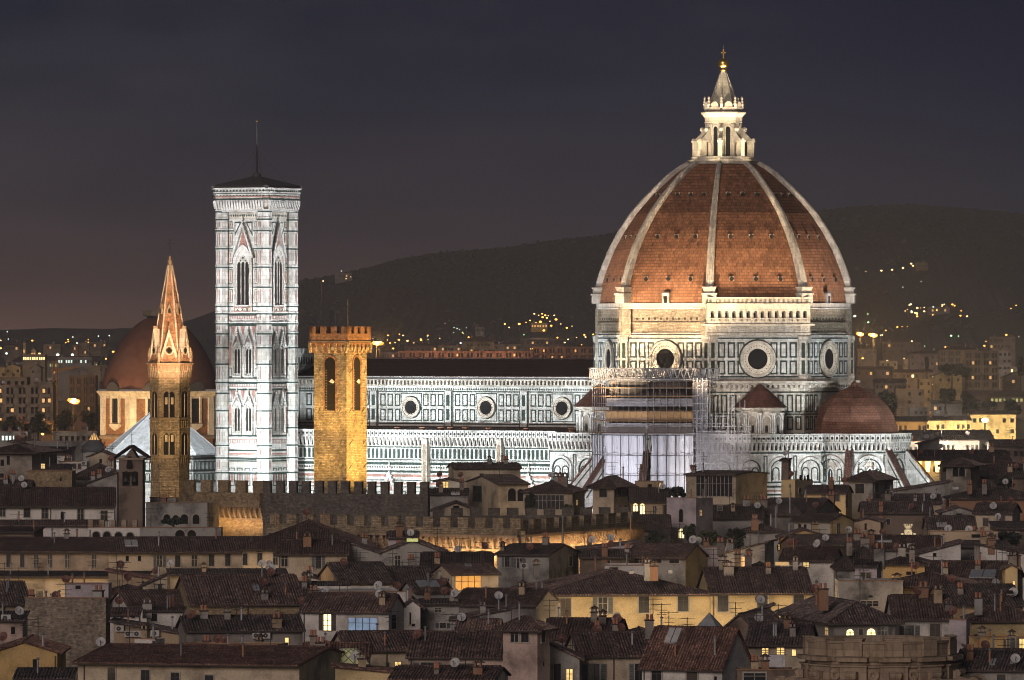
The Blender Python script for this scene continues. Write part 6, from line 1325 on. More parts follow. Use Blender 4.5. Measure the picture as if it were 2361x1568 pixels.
H('narrow slot house with a bright white-yellow gridded window at the bottom', 1268, 1336, 1520, 1486, 'shedl', 0, 0, 9, 'grey', 'tile_brown', [(1313, 1543, 1572, 14, 'l'), (1285, 1530, 1575, 16, 'd')], (), Y=742)
H('dark lower roof with three bright small windows left of the round church', 1722, 1860, 1487, 1440, 'side', -8, 0, 12, 'cream', 'tile_dark', [(1765, 1495, 1510, 14, 'l'), (1800, 1494, 1510, 17, 'l'), (1831, 1498, 1512, 9, 'l')], [('c', 1815, 1452), ('c', 1830, 1470, .8), ('p', 1784, 1468), ('p', 1792, 1470), ('a', 1745, 1450)], Y=765)
H('flat dark shop roof below the three bright small windows', 1700, 1830, 1545, None, 'flat', 0, 0, 6, 'umber', None, [(1740, 1552, 1570, 50, 'd')], (), Y=722, ph=.3)
lt = MB(); s_ = K * 745; lt.box(-1.2, 1.2, 0, .04, 0, 1.3, 'laundry'); lt.box(.2, .9, -.06, -.02, -.4, 1.3, 'laundry'); lt.tube((-1.6, .02, 1.32), (1.6, .02, 1.32), .02, 'iron'); lo = lt.build('laundry'); lo.location = (PX(1785, 745), 745, PZ(1537, 745)); tag(lo, 'pale washing hung out below the three bright small windows', 'laundry')
# ---- right foreground
H('house with a wide hipped roof and a lit recessed balcony', 1822, 2066, 1434, 1392, 'hip', 10, 100, 17, 'dim', 'tile_dark', [(1910, 1450, 1467, 9, 'm'), (1960, 1451, 1467, 17, 'L'), (2009, 1450, 1467, 20, 'L'), (1985, 1450, 1467, 10, 'c'), (2040, 1446, 1468, 14, 's')], [('p', 1876, 1408, 1.5), ('c', 1895, 1402, 1.5), ('D', 1890, 1415)], Y=790, over=.9)
H('white wing with grey-shuttered windows right of the recessed balcony', 2060, 2192, 1424, 1376, 'side', 0, 0, 14, 'white', 'tile_brown', [(2097, 1442, 1467, 20, 's'), (2156, 1438, 1469, 24, 'c')], [('c', 2160, 1392, 1.5), ('c', 2127, 1380, 1.7), ('D', 2113, 1384), ('c', 2188, 1412, .9)], Y=795, over=.9)
H('blank pale end wall right of the white shuttered wing', 2190, 2238, 1430, None, 'flat', -20, 10, 8, 'lilac', None, (), (), Y=782, ph=.2)
H('white rooftop pavilion with a slim lit chimney stack', 1972, 2036, 1306, 1293, 'shed', -10, 14, 7, 'lilac', 'tile_dark', [(1990, 1320, 1338, 10, 'c'), (2003, 1320, 1338, 10, 'c')], [('c', 2028, 1296, 1.3)], Y=862)
H('roof terrace with railings and a dark awning below the pavilion', 1934, 2082, 1340, None, 'flat', 0, 0, 10, 'grey', None, [(2005, 1386, 1398, 40, 'g'), (2008, 1373, 1378, 8, 'n')], [('c', 2078, 1338, 1.2)], Y=848, ph=1.2)
H('long low roof over a yellow lit wall with two arches right of the pavilion', 2037, 2236, 1352, 1322, 'hip', -6, 0, 13, 'yellow', 'tile_brown', [(2100, 1370, 1395, 26, 'a'), (2145, 1370, 1395, 26, 'd')], [('a', 2112, 1330), ('a', 2155, 1340), ('D', 2112, 1352)], Y=860, over=1.1)
H('ochre wall house with a drainpipe behind the rooftop pavilion', 2036, 2132, 1302, 1284, 'hip', -8, 0, 10, 'ochre', 'tile_dark', [(2100, 1318, 1326, 20, 'n')], [('c', 2104, 1322, .8)], Y=905)
H('brown roofs with a slanted rooflight at the right side', 2135, 2330, 1340, 1298, 'side', -10, 0, 16, 'sand', 'tile_brown', [(2230, 1350, 1362, 7, 'n')], [('k', 2270, 1328, 60, 3.5, 'skylight_glass'), ('c', 2255, 1316), ('c', 2180, 1330), ('a', 2300, 1310)], Y=885)
H('lit little dormer with a fat pale chimney near the right edge', 2318, 2346, 1311, 1303, 'front', 0, 0, 5, 'yellow', 'tile_dark', [(2338, 1340, 1348, 5, 'l')], [('c', 2340, 1312, 1.6)], Y=880)
H('sloping brown roof with a long gutter at the right side', 2180, 2361, 1396, 1352, 'side', 8, 0, 13, 'sand', 'tile_dark', [(2330, 1362, 1370, 14, 'n')], [('d', 2336, 1388, 1.3), ('a', 2298, 1370), ('c', 2216, 1372, .8), ('p', 2310, 1388)], Y=845)
H('hipped tile roof with two vent pipes beside a pale lit cornice', 2240, 2400, 1432, 1398, 'hip', 0, 0, 12, 'yellow', 'tile_brown', (), [('p', 2294, 1412), ('p', 2306, 1414), ('c', 2256, 1424)], Y=815)
H('balcony house with a dim yellow wall and a lit window at the right edge', 2236, 2400, 1470, None, 'flat', -8, 0, 9, 'ochre', None, [(2357, 1474, 1508, 12, 'l'), (2336, 1470, 1508, 12, 's'), (2282, 1498, 1522, 18, 's'), (2244, 1498, 1514, 10, 's')], [('c', 2262, 1452, .8)], Y=768, ph=1.0)
H('low roofs with ducts and rooflights in the bottom right corner', 2205, 2400, 1545, 1502, 'side', -12, 0, 11, 'grey', 'tile_dark', [(2310, 1556, 1570, 20, 'd')], [('p', 2280, 1530), ('c', 2240, 1524), ('a', 2314, 1528), ('k', 2290, 1530, 14), ('k', 2340, 1530, 14), ('d', 2345, 1545)], Y=722)
H('small gabled shed roof in front of the balcony house', 2238, 2300, 1526, 1498, 'shedl', 0, 0, 7, 'lilac', 'tile_red', [(2250, 1530, 1545, 12, 'n')], (), Y=748)
# round church drum
dr = empty('church_apse', (PX(2037, 715), 722, 0), 0); tag(dr, 'round unfinished church drum of brown stone with pilasters and scrolls', 'church'); s_ = K * 722; zd2 = lambda py: PZ(py, 722); rd = 172 * s_
g = MB(); g.lathe([(rd, 0), (rd, zd2(1520)), (rd * 1.03, zd2(1517)), (rd * 1.05, zd2(1510)), (rd * 1.0, zd2(1506)), (rd, zd2(1478)), (rd * 1.02, zd2(1477)), (rd * 1.02, zd2(1472)), (rd * .94, zd2(1472)), (rd * .94, zd2(1500))], 48, 'sandstone', (0, 0), 0, False)
g.lathe([(rd * .95, zd2(1500)), (.3, zd2(1498))], 32, 'tile_dark', (0, 0), 0, False)
for k in range(-3, 4):
    a = R(-90 + 7.3 + 30.4 * k); g.M = face(rd * math.cos(a), rd * math.sin(a), a); g.box(-.95, .95, -.22, .7, zd2(1506), zd2(1468), 'sandstone'); g.box(-1.05, 1.05, -.3, .8, zd2(1468), zd2(1465), 'sandstone'); g.box(-1.5, 1.5, -.3, .3, zd2(1640), zd2(1530), 'sandstone'); g.box(-1.6, 1.6, -.5, .3, zd2(1530), zd2(1526), 'sandstone'); g.box(-1.7, 1.7, -.75, .3, zd2(1518), zd2(1508), 'sandstone')
g.M = Matrix.Identity(4); g.lathe([(rd * 1.005, zd2(1534)), (rd * 1.03, zd2(1531)), (rd * 1.03, zd2(1528)), (rd * 1.005, zd2(1526))], 48, 'sandstone', (0, 0), 0, False)
wo_ = g.build('wall', dr)
for k in range(-3, 3):
    a = R(-90 + 22.5 + 30.4 * k); g = MB(face(rd * math.cos(a), rd * math.sin(a), a)); g.frame(-1.9, 1.9, zd2(1600), zd2(1538), .16, .1, 'sandstone'); g.ring(0, zd2(1548), .3, .6, .25, 'sandstone', 12); g.box(-.4, .4, -.2, 0, zd2(1545), zd2(1536), 'sandstone'); g.build('panel', wo_)
for k in range(-3, 4):
    a = R(-90 + 7.3 + 30.4 * k); g = MB(Matrix.Rotation(a, 4, 'Z')); g.prism([(rd + .4, zd2(1610)), (rd + 3.4, zd2(1610)), (rd + 3.5, zd2(1573)), (rd + 2.6, zd2(1562)), (rd + 1.2, zd2(1556)), (rd + .4, zd2(1540))], -.55, .55, 'y', 'sandstone'); g.tube((rd + 2.7, -.7, zd2(1572)), (rd + 2.7, .7, zd2(1572)), .75, 'sandstone', 14); g.tube((rd + .9, -.62, zd2(1548)), (rd + .9, .62, zd2(1548)), .4, 'sandstone', 10); g.build('scroll', dr)
g = MB(); g.lathe([(1.9, zd2(1499)), (1.7, zd2(1494)), (.2, zd2(1484))], 16, 'skylight_glass', (.6, -rd * .45)); g.build('skylight', dr)
# ---- right middle
H('yellow tower house with a roof terrace right of the white gable', 1802, 1878, 1107, None, 'flat', -24, 45, 8, 'yellow', None, [(1847, 1096, 1108, 6, 'n'), (1858, 1098, 1108, 4, 'n'), (1866, 1096, 1109, 6, 'n'), (1846, 1126, 1137, 7, 'd')], (), Y=1205, ph=.2, swall='cream')
H('tall grey stair turret on the terrace of the yellow tower house', 1802, 1824, 1062, 1060, 'shed', -20, 6, 4, 'umber', 'tile_dark', (), (), Y=1212)
H('low yellow house with a wide flat-pitched roof and posts', 1855, 1968, 1137, 1122, 'side', -12, 18, 9, 'yellow', 'tile_dark', [(1900, 1139, 1153, 10, 'd'), (1930, 1139, 1156, 12, 'd'), (1952, 1142, 1170, 10, 'd')], [('c', 1918, 1130, 1.2)], Y=1180)
H('grey hipped belvedere house just left of the square stone tower', 1957, 2068, 1107, 1090, 'hip', -20, 56, 10, 'grey', 'tile_dark', [(1983, 1116, 1138, 20, 'd'), (2023, 1114, 1136, 11, 'd')], (), Y=1195, over=.8)
H('pale sloping wall falling away from the grey hipped belvedere', 2060, 2190, 1134, 1112, 'shedr', 0, 0, 10, 'grey', 'tile_dark', (), (), Y=1190)
H('square stone tower house with twin arches under a hipped roof', 2183, 2262, 1072, 1058, 'hip', -22, 24, 9, 'stone', 'tile_dark', [(2204, 1078, 1099, 13, 'a'), (2219, 1078, 1099, 13, 'a')], (), Y=1205, over=1.2)
H('dark roof running right from the square stone tower', 2262, 2400, 1100, 1078, 'side', 0, 0, 12, 'umber', 'tile_dark', [(2280, 1110, 1124, 9, 'd'), (2300, 1110, 1124, 9, 'd')], [('c', 2330, 1090)], Y=1215)
H('dark glazed veranda house with a white gable side', 1583, 1776, 1096, 1089, 'side', -22, 80, 10, 'cream', 'tile_dark', [(1648, 1098, 1144, 82, 'g')], [('c', 1600, 1094, .6)], Y=1165, swall='cream')
H('wide roof with a grey gable end below the low yellow house', 1746, 1948, 1186, 1152, 'side', -14, 70, 13, 'grey', 'tile_dark', (), [('D', 1885, 1182), ('c', 1918, 1164, 1.3), ('p', 1858, 1160)], Y=1135)
H('grey house with a bright yellow gable side and one window', 1830, 1970, 1202, 1188, 'side', -32, 56, 10, 'grey', 'tile_dark', [(1846, 1210, 1236, 6, 'n'), (1858, 1210, 1236, 6, 'n'), (1879, 1208, 1238, 13, 'c'), (1934, 1208, 1236, 8, 'd')], (), Y=1085, swall='yellow')
H('tan gabled house with one small window right of the yellow gable side', 1969, 2030, 1204, 1196, 'front', -6, 0, 10, 'tan', 'tile_dark', [(1996, 1207, 1222, 5, 'n')], (), Y=1095)
H('dark roofs between the tan gabled house and the golden crest', 1990, 2150, 1183, 1160, 'side', 0, 0, 12, 'umber', 'tile_dark', [(2048, 1196, 1210, 8, 'd')], [('c', 2030, 1182, .9), ('D', 2103, 1184), ('p', 2130, 1190)], Y=1145)
H('rooftop cabin with a wooden window and an air conditioner', 2005, 2062, 1158, 1153, 'shed', 0, 0, 6, 'sand', 'tile_dark', [(2027, 1165, 1175, 22, 'd')], [('w', 2047, 1170)], Y=1165)
H('mansard roof with a folded parasol on its terrace', 2040, 2170, 1160, 1142, 'side', 0, 0, 12, 'tan', 'tile_dark', (), [('p', 2130, 1160), ('p', 2158, 1150), ('c', 2110, 1165, .7), ('d', 2150, 1168)], Y=1170)
H('small grey gable house with a dark opening right of the folded parasol', 2172, 2248, 1182, 1170, 'front', 0, 0, 10, 'grey', 'tile_dark', [(2212, 1184, 1190, 14, 'n')], (), Y=1135)
H('cream house with dark shuttered windows near the right edge', 2247, 2360, 1183, 1163, 'side', -14, 26, 10, 'cream', 'tile_dark', [(2274, 1195, 1214, 12, 'c'), (2311, 1189, 1214, 13, 'c')], [('d', 2291, 1208, 1.2)], Y=1125)
H('dark roofs with little brown chimneys at the right behind the cream house', 2190, 2400, 1150, 1126, 'hip', 0, 0, 12, 'terracotta_wall', 'tile_dark', [(2270, 1156, 1164, 10, 'n')], [('c', 2235, 1140, .8), ('c', 2270, 1140, .8), ('k', 2206, 1150, 14, 1.5, 'dish')], Y=1175)
H('brown sloping roof directly right of the golden crest', 2140, 2250, 1222, 1192, 'side', 0, 0, 12, 'tan', 'tile_dark', (), [('k', 2172, 1214, 24, 1.6, 'dish'), ('D', 2132, 1222)], Y=1090)
H('long tan parapet wall with two dishes right of the golden crest', 2145, 2300, 1226, None, 'flat', 0, 0, 8, 'tan', None, [(2250, 1232, 1240, 20, 'n')], [('d', 2186, 1236, 1.6), ('d', 2233, 1240, 1.3), ('c', 2246, 1222, .7), ('c', 2266, 1222, .7)], Y=1060, ph=.8)
H('dark pergola roof at the right edge above the tan parapet', 2292, 2400, 1220, 1204, 'shed', 0, 0, 9, 'umber', 'tile_dark', [(2330, 1228, 1246, 40, 'd')], (), Y=1075)
H('brown roof with a flat white canopy in front of the golden crest', 1982, 2160, 1268, 1238, 'side', -8, 0, 14, 'grey', 'tile_brown', (), [('x', 2098, 1264, 1.5), ('c', 2008, 1260, 1.3), ('k', 2030, 1250, 50, .8, 'dish')], Y=1020)
H('pale gable wall house with rooftop pipes right of the flat white canopy', 2120, 2215, 1278, 1252, 'shedr', 0, 0, 10, 'white', 'tile_dark', [(2155, 1275, 1283, 8, 'n')], [('p', 2176, 1290)], Y=985)
H('grey house behind a bright lit alley at the right', 2215, 2330, 1262, 1248, 'shed', 0, 0, 11, 'grey', 'tile_dark', [(2242, 1282, 1299, 8, 'd'), (2256, 1282, 1299, 8, 'd')], [('c', 2290, 1256, .8)], Y=1000)
H('pale gable house with a small roof at the far right edge', 2260, 2400, 1285, 1258, 'shedl', 0, 0, 12, 'white', 'tile_dark', [(2346, 1276, 1284, 10, 'n')], [('c', 2282, 1292)], Y=965)
H('low white house with two fans and a small warm window', 1800, 1948, 1293, 1268, 'side', -10, 26, 10, 'white', 'tile_brown', [(1859, 1297, 1307, 13, 'l')], [('w', 1828, 1299), ('w', 1843, 1299), ('d', 1884, 1272, 1.7), ('D', 1832, 1262), ('D', 1822, 1268), ('a', 1890, 1266)], Y=950)
H('dark roofs with a square chimney between the low white house and the pavilion', 1930, 2060, 1310, 1264, 'hip', 0, 0, 15, 'grey', 'tile_dark', (), [('c', 1960, 1290), ('c', 1994, 1262, 1.6)], Y=940)
H('house with a lit lantern window and a chimney row, left of the low white house', 1676, 1790, 1276, 1252, 'shedr', -10, 26, 10, 'grey', 'tile_dark', [(1711, 1284, 1313, 15, 'm'), (1803, 1262, 1275, 9, 'l')], [('c', 1690, 1300, 1.2)], Y=955)
H('yellow gable wall with a lit garden below the grey house', 1800, 1908, 1240, 1222, 'front', 0, 0, 8, 'ochre', 'tile_dark', (), [('a', 1870, 1236), ('a', 1845, 1240)], Y=1045)
H('dark roof with a spotted chimney below the yellow gable wall', 1840, 2010, 1258, 1236, 'side', 10, 0, 12, 'umber', 'tile_dark', (), [('a', 1920, 1250), ('d', 1902, 1258), ('c', 1975, 1248)], Y=1030)
# ---- middle of the picture, behind the palace
H('long low pale house with a dark roof in front of the nave', 1046, 1200, 1080, 1070, 'side', 6, 0, 10, 'cream', 'tile_dark', [(1110, 1092, 1102, 8, 'd')], [('c', 1165, 1072, .8)], Y=1230)
H('house with a lit window and a terrace left of the long low pale house', 1005, 1062, 1112, 1106, 'front', 0, 0, 9, 'white', 'tile_dark', [(1027, 1111, 1124, 13, 'l')], [('w', 1044, 1128), ('D', 1063, 1108)], Y=1190)
H('open porch house with a triangular roof and square pillars', 1075, 1218, 1117, 1098, 'side', 16, 74, 10, 'cream', 'tile_dark', [(1180, 1126, 1156, 18, 'a'), (1200, 1128, 1156, 14, 'a'), (1100, 1124, 1160, 24, 'd')], (), Y=1190)
H('low gable house behind the merlons of the long low front', 1000, 1100, 1178, 1160, 'front', 0, 0, 12, 'cream', 'tile_dark', [(1052, 1166, 1180, 14, 'n')], (), Y=1120)
H('grey roof terrace house left of the open porch', 985, 1078, 1140, 1128, 'shed', 0, 0, 10, 'grey', 'tile_dark', (), [('c', 1015, 1138, .8), ('k', 1050, 1140, 20, 2, 'dish')], Y=1150)
H('hipped roof house with a dark planted veranda', 1206, 1350, 1135, 1112, 'hip', -10, 30, 14, 'cream', 'tile_dark', [(1256, 1142, 1174, 88, 'g'), (1330, 1154, 1166, 7, 'm')], [('c', 1292, 1110, .9), ('c', 1282, 1108, .8)], Y=1165)
H('cream tower-like house with tall grey windows and a pointed roof', 1367, 1459, 1121, 1101, 'hip', -24, 44, 10, 'cream', 'tile_dark', [(1391, 1122, 1146, 17, 'd'), (1428, 1122, 1146, 12, 's'), (1445, 1122, 1146, 12, 's'), (1428, 1168, 1182, 8, 'd'), (1443, 1167, 1182, 8, 'd')], (), Y=1160, over=.9)
H('house with two bright yellow arched windows', 1455, 1540, 1157, 1128, 'side', 0, 0, 14, 'sand', 'tile_dark', [(1465, 1161, 1181, 10, 'L'), (1481, 1161, 1186, 10, 'L'), (1509, 1166, 1186, 7, 'd'), (1533, 1164, 1186, 7, 'd')], (), Y=1150)
H('small cabin with a lit open corner on the roof ridge', 1465, 1530, 1110, None, 'flat', 0, 0, 6, 'sand', None, [(1498, 1116, 1130, 10, 'n'), (1521, 1114, 1124, 5, 'l')], (), Y=1185, ph=.1)
H('brown roof slope below the two bright arched windows', 1473, 1545, 1220, 1190, 'side', 0, 0, 12, 'umber', 'tile_dark', (), [('a', 1500, 1208)], Y=1090)
H('lilac cube house with a slim arched window and a tall pole', 1538, 1646, 1149, None, 'flat', -26, 41, 9, 'lilac', None, [(1571, 1174, 1204, 9, 'a'), (1616, 1177, 1190, 5, 'm'), (1572, 1219, 1241, 12, 'L')], [('p', 1628, 1150, 2.0)], Y=1100, ph=.4)
H('dark roofs and chimneys right of the lilac cube house', 1642, 1760, 1195, 1168, 'side', 0, 0, 14, 'grey', 'tile_dark', [(1660, 1166, 1176, 9, 'd')], [('c', 1722, 1160, 1.6), ('c', 1690, 1180, .9), ('d', 1745, 1180)], Y=1120)
H('low white garden house right of the dark shrubs', 1715, 1800, 1226, 1212, 'hip', 0, 0, 9, 'grey', 'tile_dark', (), [('c', 1740, 1226, 1.5), ('p', 1790, 1208, 1.8)], Y=1070)
H('roof with a silver flue pipe left of the grey house', 1700, 1850, 1188, 1166, 'side', 10, 0, 13, 'dim', 'tile_dark', (), [('p', 1822, 1200, 3.0), ('p', 1790, 1190), ('c', 1760, 1172, 1.2), ('d', 1795, 1170)], Y=1125)
H('low house with a cracked gable and two window shutters in front of the lit arcade', 1146, 1336, 1280, 1258, 'side', -18, 70, 11, 'grey', 'tile_dark', [(1170, 1284, 1308, 11, 's'), (1198, 1288, 1310, 12, 's'), (1317, 1288, 1310, 8, 'd')], [('D', 1220, 1296), ('p', 1300, 1262, 2.5), ('c', 1150, 1258, .8)], Y=955)
H('sunken roof terrace with plants below the lit arcade', 1336, 1470, 1268, 1252, 'shedr', 0, 0, 9, 'lilac', 'tile_dark', (), [('c', 1360, 1256, .8), ('p', 1455, 1240, 2.4)], Y=985)
H('brown lean-to roofs beneath the sunken roof terrace', 1338, 1450, 1286, 1270, 'side', 0, 0, 10, 'umber', 'tile_dark', [(1400, 1292, 1302, 14, 'd')], [('c', 1393, 1292, 1.6), ('a', 1347, 1270)], Y=965)
H('wide low roof over a dark attic strip with a lamplit yellow end wall', 1444, 1632, 1286, 1258, 'side', -20, 52, 13, 'grey', 'tile_brown', [(1475, 1290, 1299, 22, 'd'), (1515, 1290, 1299, 22, 'd'), (1555, 1290, 1299, 22, 'd')], [('d', 1598, 1262, 1.7), ('d', 1612, 1262, 1.7), ('c', 1440, 1290, .8), ('a', 1536, 1276)], Y=965, swall='yellow')  # yellow light on the end wall is put into its plaster colour
H('white flat rooms and sheds behind the yellow palace ridge', 1395, 1500, 1304, None, 'flat', 0, 0, 9, 'white', None, [(1415, 1308, 1312, 20, 'n')], (), Y=930, ph=.3)
H('white party wall right of the lamplit yellow end wall', 1606, 1690, 1262, None, 'flat', 0, 0, 8, 'lilac', None, (), [('c', 1660, 1300, 1.0)], Y=975, ph=.3)
H('brown roof with a thin ridge behind the right wing of the yellow palace', 1680, 1830, 1330, 1300, 'hip', 0, 0, 12, 'sand', 'tile_dark', (), [('c', 1700, 1310, 1.1), ('c', 1724, 1312, 1.2), ('k', 1800, 1308, 30, 2, 'lit_dim')], Y=925)
H('dark filler roofs behind the low white parapet terrace', 640, 800, 1368, 1345, 'side', 0, 0, 12, 'sand', 'tile_dark', (), [('c', 700, 1360, .8)], Y=880)
def hit(px, py):
    Y = 1500.0
    while Y < 5000:
        if PZ(py, Y) <= (hill_z(PX(px, Y), Y) if Y > 3500 else terr(Y)) + 5: return Y
        Y += 20
    return 4900.0

# ------------------------------------------------------------------ trees and shrubs
def crown_mesh(mb, c, rx, ry, rz, n, leaf, mat, rr):
    lobes = [(rr.uniform(-.6, .6), rr.uniform(-.6, .6), rr.uniform(-.6, .6), rr.uniform(.32, .55)) for _ in range(12)]
    for _ in range(n):
        l = rr.choice(lobes); a = rr.uniform(0, 6.28); t = math.acos(rr.uniform(-1, 1)); q = l[3] * rr.uniform(.55, 1.0)
        p = Vector((c[0] + rx * (l[0] + q * math.sin(t) * math.cos(a)), c[1] + ry * (l[1] + q * math.sin(t) * math.sin(a)), c[2] + rz * (l[2] + q * math.cos(t))))
        e1 = Vector((rr.uniform(-1, 1), rr.uniform(-1, 1), rr.uniform(-1, 1))).normalized(); e2 = e1.cross(Vector((rr.uniform(-1, 1), rr.uniform(-1, 1), rr.uniform(-1, 1)))).normalized(); s = leaf * rr.uniform(.6, 1.4)
        mb.add([p - e1 * s, p + e2 * s * .6, p + e1 * s, p - e2 * s * .6], [(0, 1, 2, 3)], mat)
def tree(name, label, px, py0, py1, wpx, Y, mat='leaf_dark', n=700, cat='tree', group=None, flat=1.0):
    s = K * Y; zt = PZ(py1, Y); zb = PZ(py0, Y); hgt = zt - zb; rr = random.Random(int(px * 3 + py0)); z0 = min(zb, zb - .2)
    o = empty(name, (PX(px, Y), Y, z0 - 2), 0); tag(o, label, cat, group)
    t = MB(); t.tube((0, 0, -6), (0, 0, 2 + hgt * .45), .35 + hgt * .02, 'bark', 7, .15)
    for k in range(4): a = rr.uniform(0, 6.28); t.tube((0, 0, 2 + hgt * .2), (wpx * s * .25 * math.cos(a), wpx * s * .25 * math.sin(a), 2 + hgt * rr.uniform(.45, .7)), .16, 'bark', 5, .05)
    t.build('trunk', o); c = MB(); crown_mesh(c, (0, 0, 2 + hgt * .46), wpx * s / 2, wpx * s / 2, hgt * .56 * flat, n, max(.3, s * 2.6), mat, rr); c.build('crown', o)
for i, a in enumerate([
    ('dark rounded tree mass below the tall apartment piers at the left', 32, 990, 957, 56), ('dim green tree just below the brightest orange street lamp', 150, 992, 940, 60), ('dark tree left of the brick domed chapel', 205, 992, 944, 46), ('dark tree between the tall apartment piers and the brightest lamp', 88, 992, 948, 50),
    ('large dark tree rising right behind the apse half-dome', 2050, 962, 892, 76), ('dark green tree above the loggia house at the right', 2180, 926, 888, 52), ('broad umbrella pine before the brown balcony block', 2195, 862, 834, 66), ('tree left of the green-lit low roof at the right', 2235, 950, 905, 48), ('leafy tree in the green light above the bright yellow palace', 2280, 952, 920, 46), ('dim tree at the right edge above the bright yellow palace', 2335, 955, 918, 50), ('thin dark cypress between cream houses behind the drum', 2137, 852, 822, 9), ('tall dark cypress at the far right edge', 2353, 866, 824, 12), ('tree tops behind the bright cream house with many windows', 2228, 866, 842, 30)]):
    lb, px, py0, py1, w = a; Yt = (62.95 - 4) / ((py0 - 790) * K + .017); tree('tree', lb, px, py0, py1, w, Yt, 'leaf_dark', 1500)
for i, (lb, px, py0, py1, w, Y, m) in enumerate([
    ('dense dark shrub left of the lit arched doorway', 1515, 1262, 1222, 56, 1075, 'leaf_dark'), ('leafy shrub over the lit arched doorway of the lilac cube house', 1588, 1240, 1204, 34, 1085, 'leaf'), ('tall bush beside the white twin dishes', 1640, 1276, 1215, 60, 1040, 'leaf'), ('dark bush at the end of the roof garden hedge', 1694, 1262, 1216, 52, 1055, 'leaf_dark'), ('low garden shrub in front of the lit arched doorway', 1548, 1270, 1240, 50, 1050, 'leaf'),
    ('potted shrubs on the terrace beside the dark glazed veranda', 1560, 1146, 1118, 50, 1172, 'leaf_dark'), ('climbing plant on the planted veranda', 1225, 1180, 1134, 30, 1155, 'leaf_dark'), ('bush on the terrace of the hipped veranda house', 1310, 1182, 1160, 24, 1155, 'leaf'), ('dark plants on the roof of the grey stained house', 400, 1206, 1192, 60, 1036, 'leaf_dark'), ('creeper bush at the foot of the pergola', 2330, 1252, 1222, 56, 1066, 'leaf_dark'), ('roof garden shrubs before the dark roof right of the stone tower', 2315, 1124, 1096, 50, 1200, 'leaf_dark')]):
    tree('shrub', lb, px, py0, py1, w, Y, m, 800, 'shrub')

# ------------------------------------------------------------------ the city beyond
def Yfar(ye, h): return (55 - h + .017 * 1350) / ((ye - HY) * K + .017)
def far(label, x0, x1, yt, h=14, wall='tan', roof='flat', rows=3, cols=6, lit=(), yr=None, ang=0, side=0, depth=14, wk='far', tile='tile_far', Y=None, name='house', cat='house', wh=.5, lm='far_warm', acc=(), auto=3, py=None, piers=0):
    if Y == 'hit': Y = hit((x0 + x1) / 2, yt + 7)
    Y = Y or Yfar(yt, h); o = house(label, x0, x1, yt, yr, roof, ang, side, depth, wall + '_shaded', tile, (), acc, auto, Y, .7, name, cat, 0, .4)
    s = K * Y; hh = h; w = (x1 - x0 - side) * s / math.cos(R(ang)); X0 = -w if ang < 0 else 0; rr = random.Random(int(x0 * 13 + yt)); top = PZ(yt, Y) - 1.2; pr = {}
    for c in range(piers):
        u = X0 + w * (c + .5) / piers; q = w / piers * .27; m = MB(); zt_ = top + .4; m.box(u - q, u + q, -.05, 0, zt_ - rows * 3.1, zt_, 'hole_shade'); m.box(u - q * .2, u + q * .3, -.08, 0, zt_ - rows * 3.1, zt_, 'umber')
        for r in range(rows): m.box(u - q - .1, u + q + .1, -.9, 0, zt_ - (r + 1) * 3.1, zt_ - (r + 1) * 3.1 + 1.1, wall + '_shaded')
        m.build('balcony_stack', o)
    for r in range(rows):
        for c in range(cols):
            u = X0 + w * (c + .5 + rr.uniform(-.12, .12)) / cols; z1 = top - r * 3.1; k = (r, c) in lit
            if not k and (piers or rr.random() < .3): continue
            mt = lm if k else "hole_shade"
            if mt not in pr:
                m = MB(); q = min(.5, w / cols * .26) * (.8 if piers else 1); m.box(-q, q, -.16, 0, -1.2, 0, mt); p = m.build('window', o); pr[mt] = p
            else: p = pr[mt].copy(); COL.objects.link(p)
            p.location = (u, 0, z1)
    return o
F = far
# left
F('tall apartment block with pale vertical piers at the far left', -20, 122, 888, 24, 'tan', 'flat', 6, 10, {(0, 1), (1, 8), (0, 8), (2, 3), (3, 1), (1, 1), (2, 8), (4, 8), (3, 8), (1, 9)}, name='apartment_block', cat='apartment block', Y=2150, piers=5)
for k in range(4):
    pass
F('brown penthouse storey above the pale apartment piers', -20, 62, 870, 28, 'sand', 'flat', 2, 5, {(1, 1), (1, 3)}, Y=2180, name='apartment_block', cat='apartment block')
F('small lit rooftop storey right of the brown penthouse', 76, 120, 881, 26, 'stone', 'flat', 1, 4, {(0, 1), (0, 2), (0, 3), (0, 0)}, Y=2170, name='apartment_block', cat='apartment block', lm='lit_bright')
F('terracotta apartment block with a pale cornice behind the brightest lamp', 159, 220, 866, 20, 'terracotta_wall', 'flat', 4, 6, {(3, 4)}, name='apartment_block', cat='apartment block', Y=2250, piers=4)
F('grey-tan block left of the brick chapel dome', 204, 250, 843, 16, 'sand', 'flat', 2, 4, (), name='apartment_block', cat='apartment block')
F('tan gabled house at the far left edge under the station lights', 12, 47, 846, 12, 'ochre', 'front', 1, 3, (), 840)
F('small tan gabled house right of the far left gabled house', 72, 94, 848, 12, 'cream', 'front', 1, 2, (), 842)
F('pale house cut by the left edge under the station', -15, 13, 846, 12, 'ochre', 'flat', 1, 2, ())
F('long grey station shed roof with lit openings beneath', 26, 225, 834, 9, 'grey', 'shed', 1, 34, {(0, k) for k in range(5, 34) if k % 7}, 822, depth=60, name='station', cat='station', lm='lit_green')
F('far yellow-lit platform canopy above the station shed', 52, 104, 817.5, 7, 'sand', 'flat', 1, 10, {(0, k) for k in range(10)}, Y=3050, name='station_canopy', cat='canopy', lm='lit_bright')
F('second lit platform canopy left of the dark jib crane', 134, 212, 824, 7, 'grey', 'flat', 1, 14, {(0, k) for k in (0, 1, 3, 4, 5, 9, 11)}, Y=2900, name='station_canopy', cat='canopy', lm='lit_cool')
